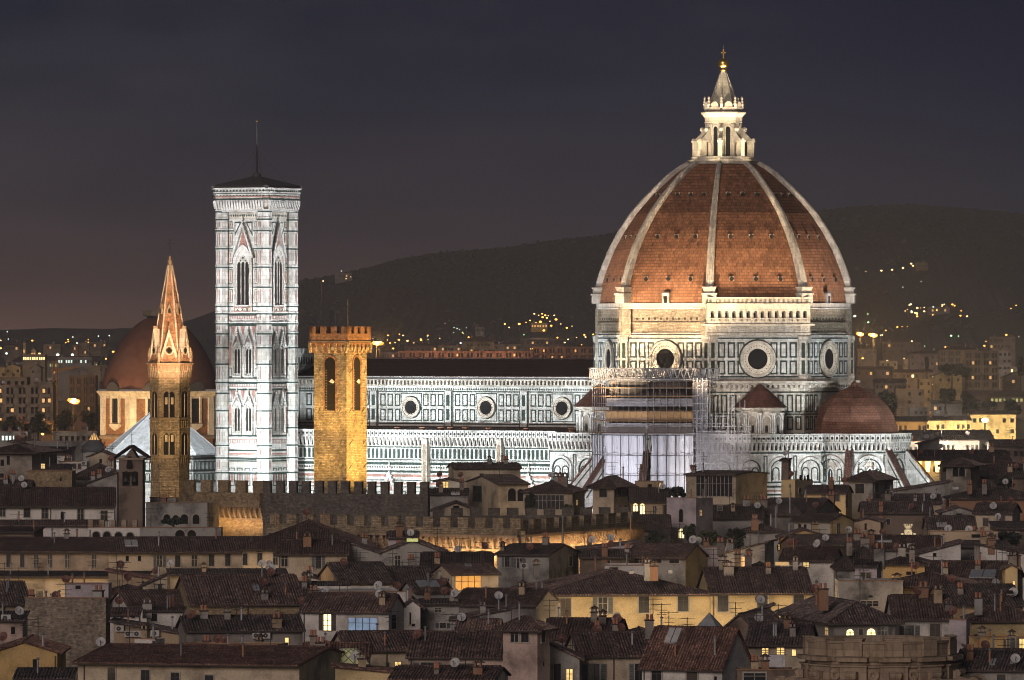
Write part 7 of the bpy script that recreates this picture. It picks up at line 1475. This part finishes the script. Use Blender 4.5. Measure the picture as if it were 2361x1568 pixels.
F('floodlit pale church tower far left on the horizon', 53, 59, 787, 22, 'yellow', 'hip', 2, 1, {(1, 0)}, 784, Y=3300, name='church_tower', cat='tower')
F('far little house with a bright gable on the left horizon', 71, 83, 808, 8, 'yellow', 'front', 1, 2, {(0, 0), (0, 1)}, 803, Y=3200)
F('orange-lit houses below the left horizon', 165, 180, 796, 10, 'terracotta_wall', 'flat', 2, 3, {(0, 1)})
F('dim pale block on the left horizon above the station', 182, 205, 791, 12, 'sand', 'flat', 2, 4, {(1, 2)})
F('dark long houses on the left horizon', 10, 50, 796, 9, 'umber', 'side', 1, 5, {(0, 3)}, 793)
F('dark houses near the brick dome on the horizon', 208, 245, 789, 10, 'umber', 'flat', 1, 5, {(0, 1), (0, 4)})
F('tan houses between the two dark horizon rows', 100, 140, 794, 9, 'tan', 'flat', 1, 6, {(0, 2)})
F('low white building with a bright lit strip at the left', -15, 64, 995, 10, 'white', 'flat', 1, 9, {(0, 2), (0, 3), (0, 4), (0, 5), (0, 6)}, Y=1850, lm='lit_cool')
F('wide grey building with dark windows left of the brick chapel', 122, 224, 995, 13, 'grey', 'flat', 2, 8, (), Y=1800, acc=[('c', 195, 994, 1.6)])
F('house with three pointed windows below the small yellow lamp', 23, 78, 1018, 10, 'pink', 'hip', 1, 4, (), 1012, Y=1700)
F('long grey terrace at the left behind the rubble-stone house', 60, 200, 1018, 10, 'dim', 'flat', 1, 9, {(0, 6)}, Y=1650)
F('low dark houses behind the long grey terrace at the left', -15, 120, 978, 9, 'umber', 'side', 1, 8, (), 972, Y=1980)
# small dome with a lit lantern
sdm = empty('domed_church', (PX(217, 1560), 1560, 0), 0); tag(sdm, 'low dark dome with a small lit ribbed lantern cone below the brick chapel', 'church'); zz_ = lambda p: PZ(p, 1560)
g = MB(); g.lathe([(29 * K * 1560, 0), (29 * K * 1560, zz_(1041))], 16, 'dim'); g.build('wall', sdm)
g = MB(); g.lathe([(31 * K * 1560, zz_(1042)), (27 * K * 1560, zz_(1030)), (19 * K * 1560, zz_(1020)), (12 * K * 1560, zz_(1015))], 20, 'slate'); ro = g.build('roof', sdm, True)
g = MB(); g.lathe([(13 * K * 1560, zz_(1014)), (11 * K * 1560, zz_(1011)), (.25, zz_(996))], 12, 'far_warm')
for k in range(12): a = R(30 * k); g.tube((13.4 * K * 1560 * math.cos(a), 13.4 * K * 1560 * math.sin(a), zz_(1014)), (.3 * math.cos(a), .3 * math.sin(a), zz_(995.5)), .1, 'slate', 4)
g.build('lantern', ro)
# centre
F('long terracotta apartment row right above the nave roof', 917, 1228, 810, 16, 'terracotta_wall', 'flat', 2, 26, {(1, 3), (0, 11), (1, 12), (1, 13), (0, 22), (1, 19)}, name='apartment_block', cat='apartment block', piers=14)
F('dark brown apartment row left of the dome, above the nave roof', 1228, 1372, 800, 18, 'terracotta_wall', 'flat', 3, 14, {(0, 2), (1, 4), (2, 9), (0, 9), (2, 13), (1, 6)}, name='apartment_block', cat='apartment block', piers=8)
F('long building with a zigzag truss roof in the far centre', 1066, 1140, 787, 16, 'sand', 'hip', 2, 9, {(1, 2)}, 776, Y=3500, name='hall', cat='hall')
F('square water-tower block above the zigzag truss roof', 1096, 1117, 754, 30, 'grey', 'flat', 1, 2, (), Y=3560, name='tower_block', cat='tower')
F('dark low house left of the zigzag truss roof', 932, 1008, 797, 13, 'umber', 'hip', 1, 6, {(0, 5)}, 791)
F('pinkish far houses beside the orange twin lamp', 880, 916, 812, 12, 'pink', 'flat', 2, 6, {(0, 4)})
F('pale far terrace between the pinkish houses and the truss roof', 1010, 1068, 797, 12, 'tan', 'flat', 1, 8, {(0, 1), (0, 6)})
F('pale far houses right of the zigzag truss roof', 1140, 1200, 794, 12, 'tan', 'flat', 1, 7, {(0, 3), (0, 5)})
F('far dim houses beneath the hillside village lights', 1200, 1300, 783, 10, 'umber', 'flat', 1, 9, {(0, 2), (0, 5)})
# right
F('pale gabled house under the two orange star lamps', 1978, 2021, 804, 10, 'cream', 'side', 1, 4, (), 796)
F('dark flat-roofed block right of the two orange star lamps', 2036, 2124, 789, 12, 'umber', 'flat', 2, 9, {(0, 1)}, name='apartment_block', cat='apartment block')
F('cream-lit house with two dark windows behind the drum', 2030, 2069, 832, 9, 'yellow', 'flat', 1, 3, ())
F('bright cream house with two rows of windows', 2085, 2132, 828, 11, 'yellow', 'flat', 2, 5, ())
F('block with a pale lilac roof left of the balcony block', 2098, 2168, 815, 14, 'pink', 'hip', 2, 6, {(1, 5)}, 807, name='apartment_block', cat='apartment block')
F('balcony block with a broad pale lilac roof', 2166, 2252, 806, 17, 'tan', 'hip', 4, 7, {(2, 1), (3, 5)}, 798, name='apartment_block', cat='apartment block', piers=5)
F('big orange-brown apartment block with dark balconies', 2224, 2303, 810, 22, 'sand', 'flat', 5, 6, {(1, 1), (3, 1), (1, 4), (3, 4)}, name='apartment_block', cat='apartment block', piers=4)
F('pale far block near the right edge under the wooded spur', 2281, 2341, 777, 12, 'tan', 'flat', 2, 7, {(1, 0)}, Y=3450, name='apartment_block', cat='apartment block')
F('tall pale block with a green-lit window at the right', 2291, 2331, 808, 18, 'white', 'flat', 4, 4, {(1, 0)}, name='apartment_block', cat='apartment block', lm='lit_cool')
F('low house with a row of bright windows at the right edge', 2303, 2345, 846, 9, 'cream', 'flat', 1, 5, {(0, 0), (0, 1), (0, 2), (0, 3)}, lm='lit_bright')
F('tan house with a big plain gable facing the town', 2156, 2217, 866, 12, 'ochre', 'front', 1, 3, (), 854)
F('grey low houses right of the big plain gable', 2218, 2300, 868, 11, 'grey', 'side', 1, 7, {(0, 4)}, 862)
F('cream gable houses at the right edge below the bright window row', 2312, 2375, 870, 10, 'cream', 'front', 1, 4, {(0, 1)}, 859)
F('dark roofed terrace behind the dome of the apse', 2018, 2090, 882, 11, 'tan', 'side', 1, 7, {(0, 2)}, 874)
F('tall narrow orange house between tan blocks', 2120, 2146, 874, 16, 'ochre', 'flat', 3, 3, ())
F('square tan block with two storeys of blank panels', 2066, 2131, 897, 14, 'tan', 'flat', 2, 3, ())
F('row of low dark houses right behind the drum', 1975, 2060, 852, 9, 'umber', 'side', 1, 9, {(0, 3), (0, 7)}, 846)
F('dim houses with a yellow lit garage behind the drum', 2060, 2150, 858, 9, 'sand', 'side', 1, 9, {(0, 4)}, 853, lm='lit_bright')
F('loggia house with a glazed upper floor above the yellow palace', 2150, 2219, 930, 11, 'white', 'shed', 1, 6, {(0, 0)}, 924)
F('small white house left of the loggia house', 2098, 2140, 940, 9, 'white', 'flat', 1, 4, ())
F('long low dark roof with green light beneath at the right', 2224, 2380, 912, 9, 'umber', 'side', 1, 16, {(0, k) for k in range(6, 14)}, 902, lm='lit_green')
F('bright yellow palace with green shutters at the right', 2237, 2342, 955, 15, 'yellow', 'side', 2, 6, (), 949, Y=1930, name='palace', cat='palace')
F('yellow-lit wall of a long palace right of the apse half-dome', 2050, 2137, 971, 13, 'ochre', 'side', 1, 8, (), 962, Y=1850)
F('low yellow house joined to the bright yellow palace', 2133, 2238, 969, 12, 'yellow', 'side', 1, 9, (), 961, Y=1900)
F('dark blue-grey roofs below the yellow palace', 2080, 2290, 1012, 10, 'dim', 'side', 1, 4, (), 994, Y=1680, depth=30)
F('palace front with a brilliantly lit cornice', 2160, 2258, 1015, 15, 'white', 'side', 1, 9, (), 1007, Y=1640, name='palace', cat='palace')
F('short brightly lit cornice wall behind the grey house', 2082, 2130, 1019, 14, 'white', 'flat', 1, 4, (), Y=1645)
F('grey gabled house in front of the brilliant cornice', 2125, 2166, 1024, 13, 'grey', 'shedr', 1, 2, (), 1012, Y=1560)
F('dim houses right of the brilliant cornice', 2285, 2380, 1028, 12, 'pink', 'side', 1, 6, (), 1016, Y=1600)
F('dark wide roofs between the apse and the square stone tower', 2080, 2330, 1062, 13, 'dim', 'side', 1, 4, (), 1040, Y=1450, depth=30)
F('roof loggia with glowing wall sconces right of the apse', 2110, 2168, 1062, 16, 'yellow', 'side', 1, 3, (), 1056, Y=1400)
F('house with dazzling white terrace lamps at the right edge', 2270, 2385, 1078, 16, 'white', 'hip', 1, 5, {(0, 0)}, 1065, Y=1380, lm='lit_cool')
F('dim tan house at the foot of the wooded spur', 2204, 2226, 852, 9, 'tan', 'flat', 1, 3, ())
F('low grey house under the umbrella pine', 2168, 2204, 842, 8, 'sand', 'side', 1, 4, {(0, 2), (0, 3)}, 838, lm='lit_bright')
F('villa high on the hill left of the dome', 772, 812, 630, 10, 'dim', 'flat', 1, 5, {(0, 3)}, Y='hit', name='villa', cat='villa')
F('long pale villa on the dark hill at the right', 2113, 2139, 606, 10, 'sand', 'flat', 1, 6, (), Y='hit', name='villa', cat='villa')
F('pale houses in the lights of the right hillside village', 2140, 2190, 709, 10, 'dim', 'flat', 1, 7, {(0, 1), (0, 5)}, Y='hit', name='villa', cat='villa')
F('warm-lit houses in the hillside village in the centre', 1225, 1262, 745, 9, 'ochre', 'flat', 1, 6, {(0, k) for k in range(6)}, Y='hit', name='villa', cat='villa')

# ------------------------------------------------------------------ cranes
def crane(label, px, pyb, pyt, jib0, jib1, pyj0, pyj1, Y, mat):
    o = empty('tower_crane', (PX(px, Y), Y, 0), 0); tag(o, label, 'crane'); X_ = lambda p: PX(p, Y) - PX(px, Y); m = MB(); zt = PZ(pyt, Y); zb = PZ(pyb, Y) - 20; h = .7
    for sx in (-h, h):
        for sy in (-h, h): m.tube((sx, sy, zb), (sx, sy, zt), .13, mat, 4)
    n = 16
    for k in range(n): a = zb + (zt - zb) * k / n; b = zb + (zt - zb) * (k + 1) / n; m.tube((-h, -h, a), (h, -h, b), .09, mat, 4); m.tube((h, h, a), (-h, h, b), .09, mat, 4)
    m.build('mast', o); m = MB(); p0 = Vector((X_(jib0), 0, PZ(pyj0, Y))); p1 = Vector((X_(jib1), 0, PZ(pyj1, Y))); u = Vector((0, 0, 1.3))
    m.tube(p0, p1, .15, mat, 4); m.tube(p0 + u, p1, .12, mat, 4)
    for k in range(14): q = p0.lerp(p1, k / 14); r = p0.lerp(p1, (k + .5) / 14); m.tube(q, r + u * (1 - (k + .5) / 14), .08, mat, 4); m.tube(r + u * (1 - (k + .5) / 14), p0.lerp(p1, (k + 1) / 14), .08, mat, 4)
    m.tube((0, 0, zt), p0.lerp(p1, .6) + u * .4, .06, mat, 4); m.build('jib', o)
plain('crane_orange', (0.5, 0.22, 0.06)); plain('crane_dark', (0.12, 0.11, 0.10))
crane('orange tower crane beside the brightest street lamp', 127, 890, 832, 118, 184, 860, 846, 2300, 'crane_orange'); crane('dark jib crane beside the brick chapel dome', 238, 832, 797, 206, 262, 812, 800, 2800, 'crane_dark')

# ------------------------------------------------------------------ lamps of the far town and the hills
def streetlamp(label, px, py, r, mat, Y=None, group=None, pole=7, halo=0):
    Y = Y or hit(px, py); o = empty('street_lamp', (PX(px, Y), Y, PZ(py, Y) - pole), 0); tag(o, label, 'street lamp', group)
    m = MB(); m.tube((0, 0, -3), (0, 0, pole), max(.1, r * .16), 'iron', 5); m.tube((0, 0, pole), (r * .5, -.2, pole + .1), max(.08, r * .12), 'iron', 4); m.build('pole', o)
    if halo:                                           # added ring of glowing heads imitates the lamp's orange halo
        for k in range(8):
            a = R(45 * k + 10); m = MB(); m.ball((halo * math.cos(a), halo * math.sin(a), pole + .35 * math.sin(5 * k)), r, 'bulb_halo', 9, 6, .8); m.tube((0, 0, pole), (halo * math.cos(a), halo * math.sin(a), pole + .1), .08, 'iron', 4); m.build('bulb', o)
    m = MB(); r *= .62 if not halo else 1.15; m.ball((0, 0, pole + (.3 if halo else 0)), r, mat, 10, 7, .7); m.build('bulb', o); return o
G1 = 'lamps of the hillside village in the centre'
for px, py, r, mt in [(1164, 747, .9, 'bulb_orange'), (1197, 747, 1.3, 'bulb_orange'), (1174, 755, .7, 'bulb_warm'), (1232, 723.5, .9, 'bulb_warm'), (1250, 723.5, .8, 'bulb_orange'), (1242, 727, .6, 'bulb_warm'), (1257, 727, 1.0, 'bulb_orange'), (1251, 731.5, 1.1, 'bulb_orange'), (1261, 733, 1.0, 'bulb_orange'), (1278, 727, .8, 'bulb_warm'), (1282, 736.5, 1.3, 'bulb_orange'), (1246, 742, 1.4, 'bulb_orange'), (1222, 739, .8, 'bulb_orange'), (1227, 746, .7, 'bulb_orange'), (1293, 747, .6, 'bulb_warm'), (1271, 751, 1.0, 'bulb_orange'), (1254, 762, 1.2, 'bulb_orange'), (1307, 756, 1.0, 'bulb_orange'), (1319, 752, .5, 'bulb_warm'), (1264, 728, .5, 'bulb_warm'), (1236, 744, .6, 'bulb_orange'), (1268, 741, .5, 'bulb_warm'), (1213, 743, .6, 'bulb_orange')]:
    streetlamp('small lamp glowing in the hillside village left of the dome', px, py, r, mt, None, G1)
G2 = 'lamps on the dark hill right of the dome'
for px, py, r, mt in [(1996, 626, .6, 'bulb_warm'), (2032, 624, 1.1, 'bulb_warm'), (2057, 622, 1.1, 'bulb_warm'), (2082, 618, 1.1, 'bulb_warm'), (2101, 608, 1.1, 'bulb_warm'), (2105, 613, 1.0, 'bulb_warm'), (2124, 649, .6, 'bulb_white'), (2082, 662, .45, 'bulb_white')]:
    streetlamp('tiny lamp in the line climbing the dark hill right of the dome', px, py, r, mt, None, G2)
G3 = 'lamps of the lower village right of the dome'
for px, py, r, mt in [(2115, 710, 1.1, 'bulb_warm'), (2102, 720, 1.0, 'bulb_warm'), (2110, 721.5, 1.0, 'bulb_warm'), (2131, 718, 1.0, 'bulb_warm'), (2131, 709, .6, 'bulb_warm'), (2152, 708, .8, 'bulb_white'), (2140, 710, .5, 'bulb_warm'), (2196, 702, 1.0, 'bulb_orange'), (2201, 705, .7, 'bulb_orange'), (2179, 712, .9, 'bulb_green'), (2087, 717, .6, 'bulb_warm'), (2172, 706, .6, 'bulb_warm'), (2092, 714, .4, 'bulb_warm'), (2343, 704, .6, 'bulb_orange'), (2331, 711, .5, 'bulb_orange'), (2123, 710, .4, 'bulb_warm')]:
    streetlamp('small lamp in the lower hillside village right of the dome', px, py, r, mt, None, G3)
G4 = 'lamps along the far left horizon'
for px, py, r, mt in [(1, 803, 1.1, 'bulb_orange'), (36, 804, 1.4, 'bulb_orange'), (51, 802, 1.2, 'bulb_orange'), (133, 818, 1.4, 'bulb_white'), (167, 818, 1.3, 'bulb_white'), (198, 818, 1.3, 'bulb_white'), (15, 815, 1.1, 'bulb_white'), (171, 809, 1.1, 'bulb_orange'), (261, 811, 1.0, 'bulb_orange'), (157, 783, .7, 'bulb_orange'), (196, 798, .7, 'bulb_warm'), (211, 794, .7, 'bulb_orange'), (168, 777, .6, 'bulb_white'), (227, 775, .6, 'bulb_white'), (252, 774, .6, 'bulb_white'), (17, 765, .7, 'bulb_white'), (152, 790, .5, 'bulb_orange'), (130, 810, .6, 'bulb_white'), (98, 869, .9, 'bulb_white'), (89, 909, 1.0, 'bulb_white'), (184, 829, .8, 'bulb_white'), (155, 826, .9, 'bulb_green')]:
    streetlamp('lamp among the station and suburb lights on the far left', px, py, r, mt, None, G4)
G5 = 'lamps of the plain above the nave roof'
for px, py, r, mt in [(745, 648, .9, 'bulb_warm'), (798, 642.5, .6, 'bulb_warm'), (809, 638.5, .5, 'bulb_warm'), (787, 625, .6, 'bulb_white'), (971, 784, .9, 'bulb_orange'), (1062, 791, .8, 'bulb_white'), (1014, 780, .5, 'bulb_warm'), (1234, 788, 1.1, 'bulb_orange'), (1249, 803, 1.0, 'bulb_orange'), (1148, 814, .8, 'bulb_orange'), (1047, 755, .5, 'bulb_green'), (1054, 757, .5, 'bulb_white'), (1046, 767, .5, 'bulb_green'), (1066, 766, .5, 'bulb_green'), (1208, 772, .5, 'bulb_green'), (1026, 745, .4, 'bulb_warm'), (893, 784, .5, 'bulb_warm'), (921, 784, .6, 'bulb_warm'), (911, 790, .5, 'bulb_warm'), (985, 775, .4, 'bulb_white'), (1341, 795, .5, 'bulb_orange'), (987, 783, .4, 'bulb_warm'), (1290, 806, .5, 'bulb_orange'), (1312, 823, .6, 'bulb_orange'), (1366, 825, .6, 'bulb_green'), (860, 780, .4, 'bulb_warm'), (1075, 756, .4, 'bulb_white'), (1060, 760, .4, 'bulb_white')]:
    streetlamp('tiny lamp scattered over the dark plain and slope above the nave roof', px, py, r, mt, None, G5)
G6 = 'lamps between the houses right of the drum'
for px, py, r, mt in [(2002, 743, .9, 'bulb_green'), (2001, 724, .6, 'bulb_green'), (2069, 754, .8, 'bulb_orange'), (2080, 753, .4, 'bulb_orange'), (2092, 753, .4, 'bulb_orange'), (2036, 796, .8, 'bulb_orange'), (2281, 789, 1.0, 'bulb_warm'), (2193, 774, 1.0, 'bulb_green'), (2210, 775, .6, 'bulb_green'), (2076, 861, .9, 'bulb_warm'), (2150, 868, .7, 'bulb_warm'), (2295, 874, .8, 'bulb_orange'), (2037, 871, .5, 'bulb_white'), (2222, 914, .6, 'bulb_orange'), (2271, 969, 1.6, 'bulb_green'), (2152, 886, .6, 'bulb_orange'), (2260, 832, .4, 'bulb_warm'), (2047, 857, .6, 'bulb_white'), (2132, 798, .5, 'bulb_green'), (1971, 729, 1.3, 'bulb_white')]:
    streetlamp('lamp shining between the dark houses of the town right of the drum', px, py, r, mt, None if py < 960 else 1900, G6)
rl = random.Random(11)
for n_, xr, yr_, lb, gr in ((34, (0, 245), (778, 860), 'lamp among the station and suburb lights on the far left', G4), (36, (885, 1368), (768, 806), 'tiny lamp scattered over the dark plain and slope above the nave roof', G5), (46, (1985, 2355), (760, 900), 'lamp shining between the dark houses of the town right of the drum', G6), (14, (2085, 2230), (700, 735), 'small lamp in the lower hillside village right of the dome', G3)):
    for _ in range(n_): streetlamp(lb, rl.uniform(*xr), rl.uniform(*yr_), rl.uniform(.45, 1.0), rl.choice(['bulb_orange', 'bulb_orange', 'bulb_warm', 'bulb_warm', 'bulb_white', 'bulb_orange']), None, gr)
streetlamp('brightest orange street lamp, glaring left of the domed chapel', 170, 925, .75, 'bulb_star', 1980, pole=11, halo=1.15)
streetlamp('left one of the two dazzling orange lamps right of the drum', 1983, 771, .7, 'bulb_star', 3000, pole=14, halo=1.0)
streetlamp('right one of the two dazzling orange lamps right of the drum', 2013, 773, .8, 'bulb_star', 2950, pole=14, halo=1.25)
streetlamp('wide dazzling orange lamp pair just right of the orange stone tower', 868, 792, .75, 'bulb_star', 2900, pole=14, halo=1.1); streetlamp('second lamp of the dazzling pair, touching its left twin', 876, 791.5, .7, 'bulb_star', 2905, pole=14, halo=1.0)
streetlamp('small yellow street lamp above the pointed-window house at the left', 98, 1001, .62, 'bulb_orange', 1720, pole=7)
for px, py in ((2300, 1098), (2311, 1104), (2276, 1092), (2277, 1102)):
    streetlamp('dazzling white lamp on the terrace at the right edge', px, py, .45, 'bulb_white', 1372, 'white terrace lamps at the right edge', 2)
for px in (2118, 2139, 2161):
    Y = 1399; m = MB(); m.prism([(-.35, -1.2), (.35, -1.2), (.6, 1.0), (-.6, 1.0)], -.3, .0, 'y', 'sconce'); o = m.build('wall_lamp'); o.location = (PX(px, Y), Y - .2, PZ(1075, Y)); tag(o, 'glowing torch-shaped wall lamp on the roof loggia right of the apse', 'wall lamp', 'torch lamps on the roof loggia')
# golden crest with crown on a church gable
cr = empty('stone_crest', (PX(2094, 1048), 1048, PZ(1250, 1048)), 0); tag(cr, 'floodlit carved stone crest with a crown rising above the dark roofs', 'sculpture'); s_ = K * 1048
g = MB(); g.lathe([(13 * s_, -4), (13 * s_, 1 * s_), (10 * s_, 5 * s_), (8 * s_, 12 * s_), (9.5 * s_, 20 * s_), (10 * s_, 27 * s_), (7 * s_, 31 * s_), (5 * s_, 33 * s_)], 14, 'smooth'); g.prism([(-8 * s_, 8 * s_), (0, 2 * s_), (8 * s_, 8 * s_), (9 * s_, 22 * s_), (6 * s_, 29 * s_), (-6 * s_, 29 * s_), (-9 * s_, 22 * s_)], -11 * s_, -8 * s_, 'y', 'smooth'); g.ring(0, 0, .1, .2, .1, 'smooth')
for (u, v, r) in ((-3, 22, 2), (3, 22, 2), (0, 15, 2.2), (-4, 14, 1.6), (4, 14, 1.6), (0, 24, 1.6)): g.ball((u * s_, -11 * s_, v * s_), r * s_, 'smooth', 8, 6)
g.build('shield', cr)
g = MB(); g.lathe([(8 * s_, 33 * s_), (9.5 * s_, 37 * s_), (9 * s_, 38 * s_), (7.5 * s_, 34 * s_)], 16, 'smooth')
for k in range(10): a = R(36 * k); g.prism([(-1.6 * s_, 0), (1.6 * s_, 0), (0, 4.5 * s_)], -.1, .1, 'y', 'smooth') if False else g.ball((9 * s_ * math.cos(a), 9 * s_ * math.sin(a), 40 * s_), 1.7 * s_, 'smooth', 6, 5, 1.6)
g.build('crown', cr)
for sg in (-1, 1):
    g = MB(); g.prism([(sg * 8 * s_, 2 * s_), (sg * 30 * s_, -2 * s_), (sg * 29 * s_, 1.5 * s_), (sg * 20 * s_, 6 * s_), (sg * 15 * s_, 14 * s_), (sg * 17 * s_, 19 * s_), (sg * 12 * s_, 21 * s_), (sg * 9 * s_, 14 * s_)], -6 * s_, 0, 'y', 'smooth'); g.tube((sg * 14 * s_, -6.5 * s_, 17 * s_), (sg * 14 * s_, .5 * s_, 17 * s_), 4 * s_, 'smooth', 12); g.build('scroll', cr)
spot((PX(2094, 1041), 1041, PZ(1242, 1041)), (PX(2094, 1048), 1048, PZ(1222, 1048)), 1.6, (1, .84, .5), 110)

# ------------------------------------------------------------------ street lighting between the houses (warm lamps below the roof line)
def street(px, py, Y, w, c=(1, .66, .30), r=.4): lamp((PX(px, Y), Y, PZ(py, Y)), w * .42, c, r)
for px in (1290, 1360, 1440, 1530, 1620, 1700, 1790, 1860): street(px, 1462, 866, 4300, (1, .72, .40))
for px in (20, 110, 200): street(px, 1366, 893, 2400)
for px in (330, 420, 520, 610): street(px, 1352, 900, 1300)
street(1630, 1325, 950, 2600); street(1945, 1262, 1070, 2400); street(2120, 1412, 842, 1500); street(2270, 1316, 972, 500, (1, .9, .6)); street(1905, 1196, 1172, 1600); street(1850, 1166, 1190, 1500)
street(2110, 1332, 895, 600); street(2330, 1330, 876, 160); street(835, 1560, 700, 400); street(60, 1560, 716, 500); street(2300, 1492, 758, 300)
street(2205, 995, 1890, 50000, (1, .78, .40)); street(2290, 998, 1915, 60000, (1, .78, .40)); street(2095, 995, 1836, 22000); street(2185, 1046, 1626, 60000, (1, .84, .62)); street(2230, 1046, 1626, 60000, (1, .84, .62)); street(2105, 1036, 1634, 26000, (1, .84, .62)); street(2139, 1082, 1392, 900, (1, .62, .2))
street(2108, 866, 2560, 26000); street(2050, 862, 2520, 16000); street(2186, 892, 2250, 9000); street(2250, 870, 2550, 30000, (1, .6, .25)); street(2330, 800, 3100, 30000); street(2000, 820, 3000, 30000, (1, .6, .25)); street(2098, 940, 2050, 5000)
street(40, 985, 2060, 30000, (1, .66, .4)); street(100, 985, 2060, 20000, (1, .66, .4)); street(170, 927, 1978, 75000, (1, .52, .14)); street(1983, 772, 2996, 90000, (1, .52, .14)); street(2013, 774, 2946, 110000, (1, .52, .14)); street(870, 793, 2896, 110000, (1, .52, .14)); street(30, 862, 2600, 25000, (1, .6, .25)); street(1000, 835, 3150, 30000, (1, .5, .3)); street(1150, 835, 3150, 30000, (1, .5, .3)); street(1300, 835, 3200, 30000, (1, .5, .25)); street(1100, 800, 3430, 30000); street(1245, 752, 4020, 12000)
street(2030, 1590, 690, 900); street(1960, 1590, 694, 600)
for k in range(9): street(15 + 74 * k, 1322, 973, 330)  # row of lamps added to lift the walls of the long street front
for px in (10, 80, 150, 220): street(px, 1204, 1106, 150, (1, .8, .6))
street(700, 1330, 940, 260); street(760, 1330, 940, 260); street(300, 1440, 842, 200, (1, .8, .6)); street(430, 1440, 846, 200, (1, .8, .6)); street(760, 1480, 802, 260, (1, .85, .7)); street(860, 1480, 800, 200, (1, .85, .7)); street(1195, 1500, 722, 120, (1, .85, .7)); street(1420, 1575, 738, 240, (1, .85, .7)); street(1010, 1560, 742, 200, (1, .85, .75)); street(2110, 1462, 785, 260, (1, .85, .7)); street(1110, 1160, 1180, 500); street(1160, 1150, 1184, 400); street(1260, 1190, 1150, 300); street(1400, 1200, 1145, 400); street(1500, 1185, 1140, 300); street(1100, 1390, 866, 150, (1, .75, .4))

# ------------------------------------------------------------------ haze
hz = MB(); hz.box(-2600, 2600, -60, 6900, -2, 205, 'ground'); ho = hz.build('haze')
hm = bpy.data.materials.new('haze'); hm.use_nodes = True; nt = hm.node_tree
for n in list(nt.nodes): nt.nodes.remove(n)
out = nt.nodes.new('ShaderNodeOutputMaterial'); pv = nt.nodes.new('ShaderNodeVolumePrincipled')
pv.inputs['Color'].default_value = (0.92, 0.90, 0.93, 1); pv.inputs['Density'].default_value = HAZE_D; pv.inputs['Anisotropy'].default_value = 0.62
nt.links.new(pv.outputs[0], out.inputs['Volume'])
ho.data.materials.clear(); ho.data.materials.append(hm); tag(ho, kind='stuff')
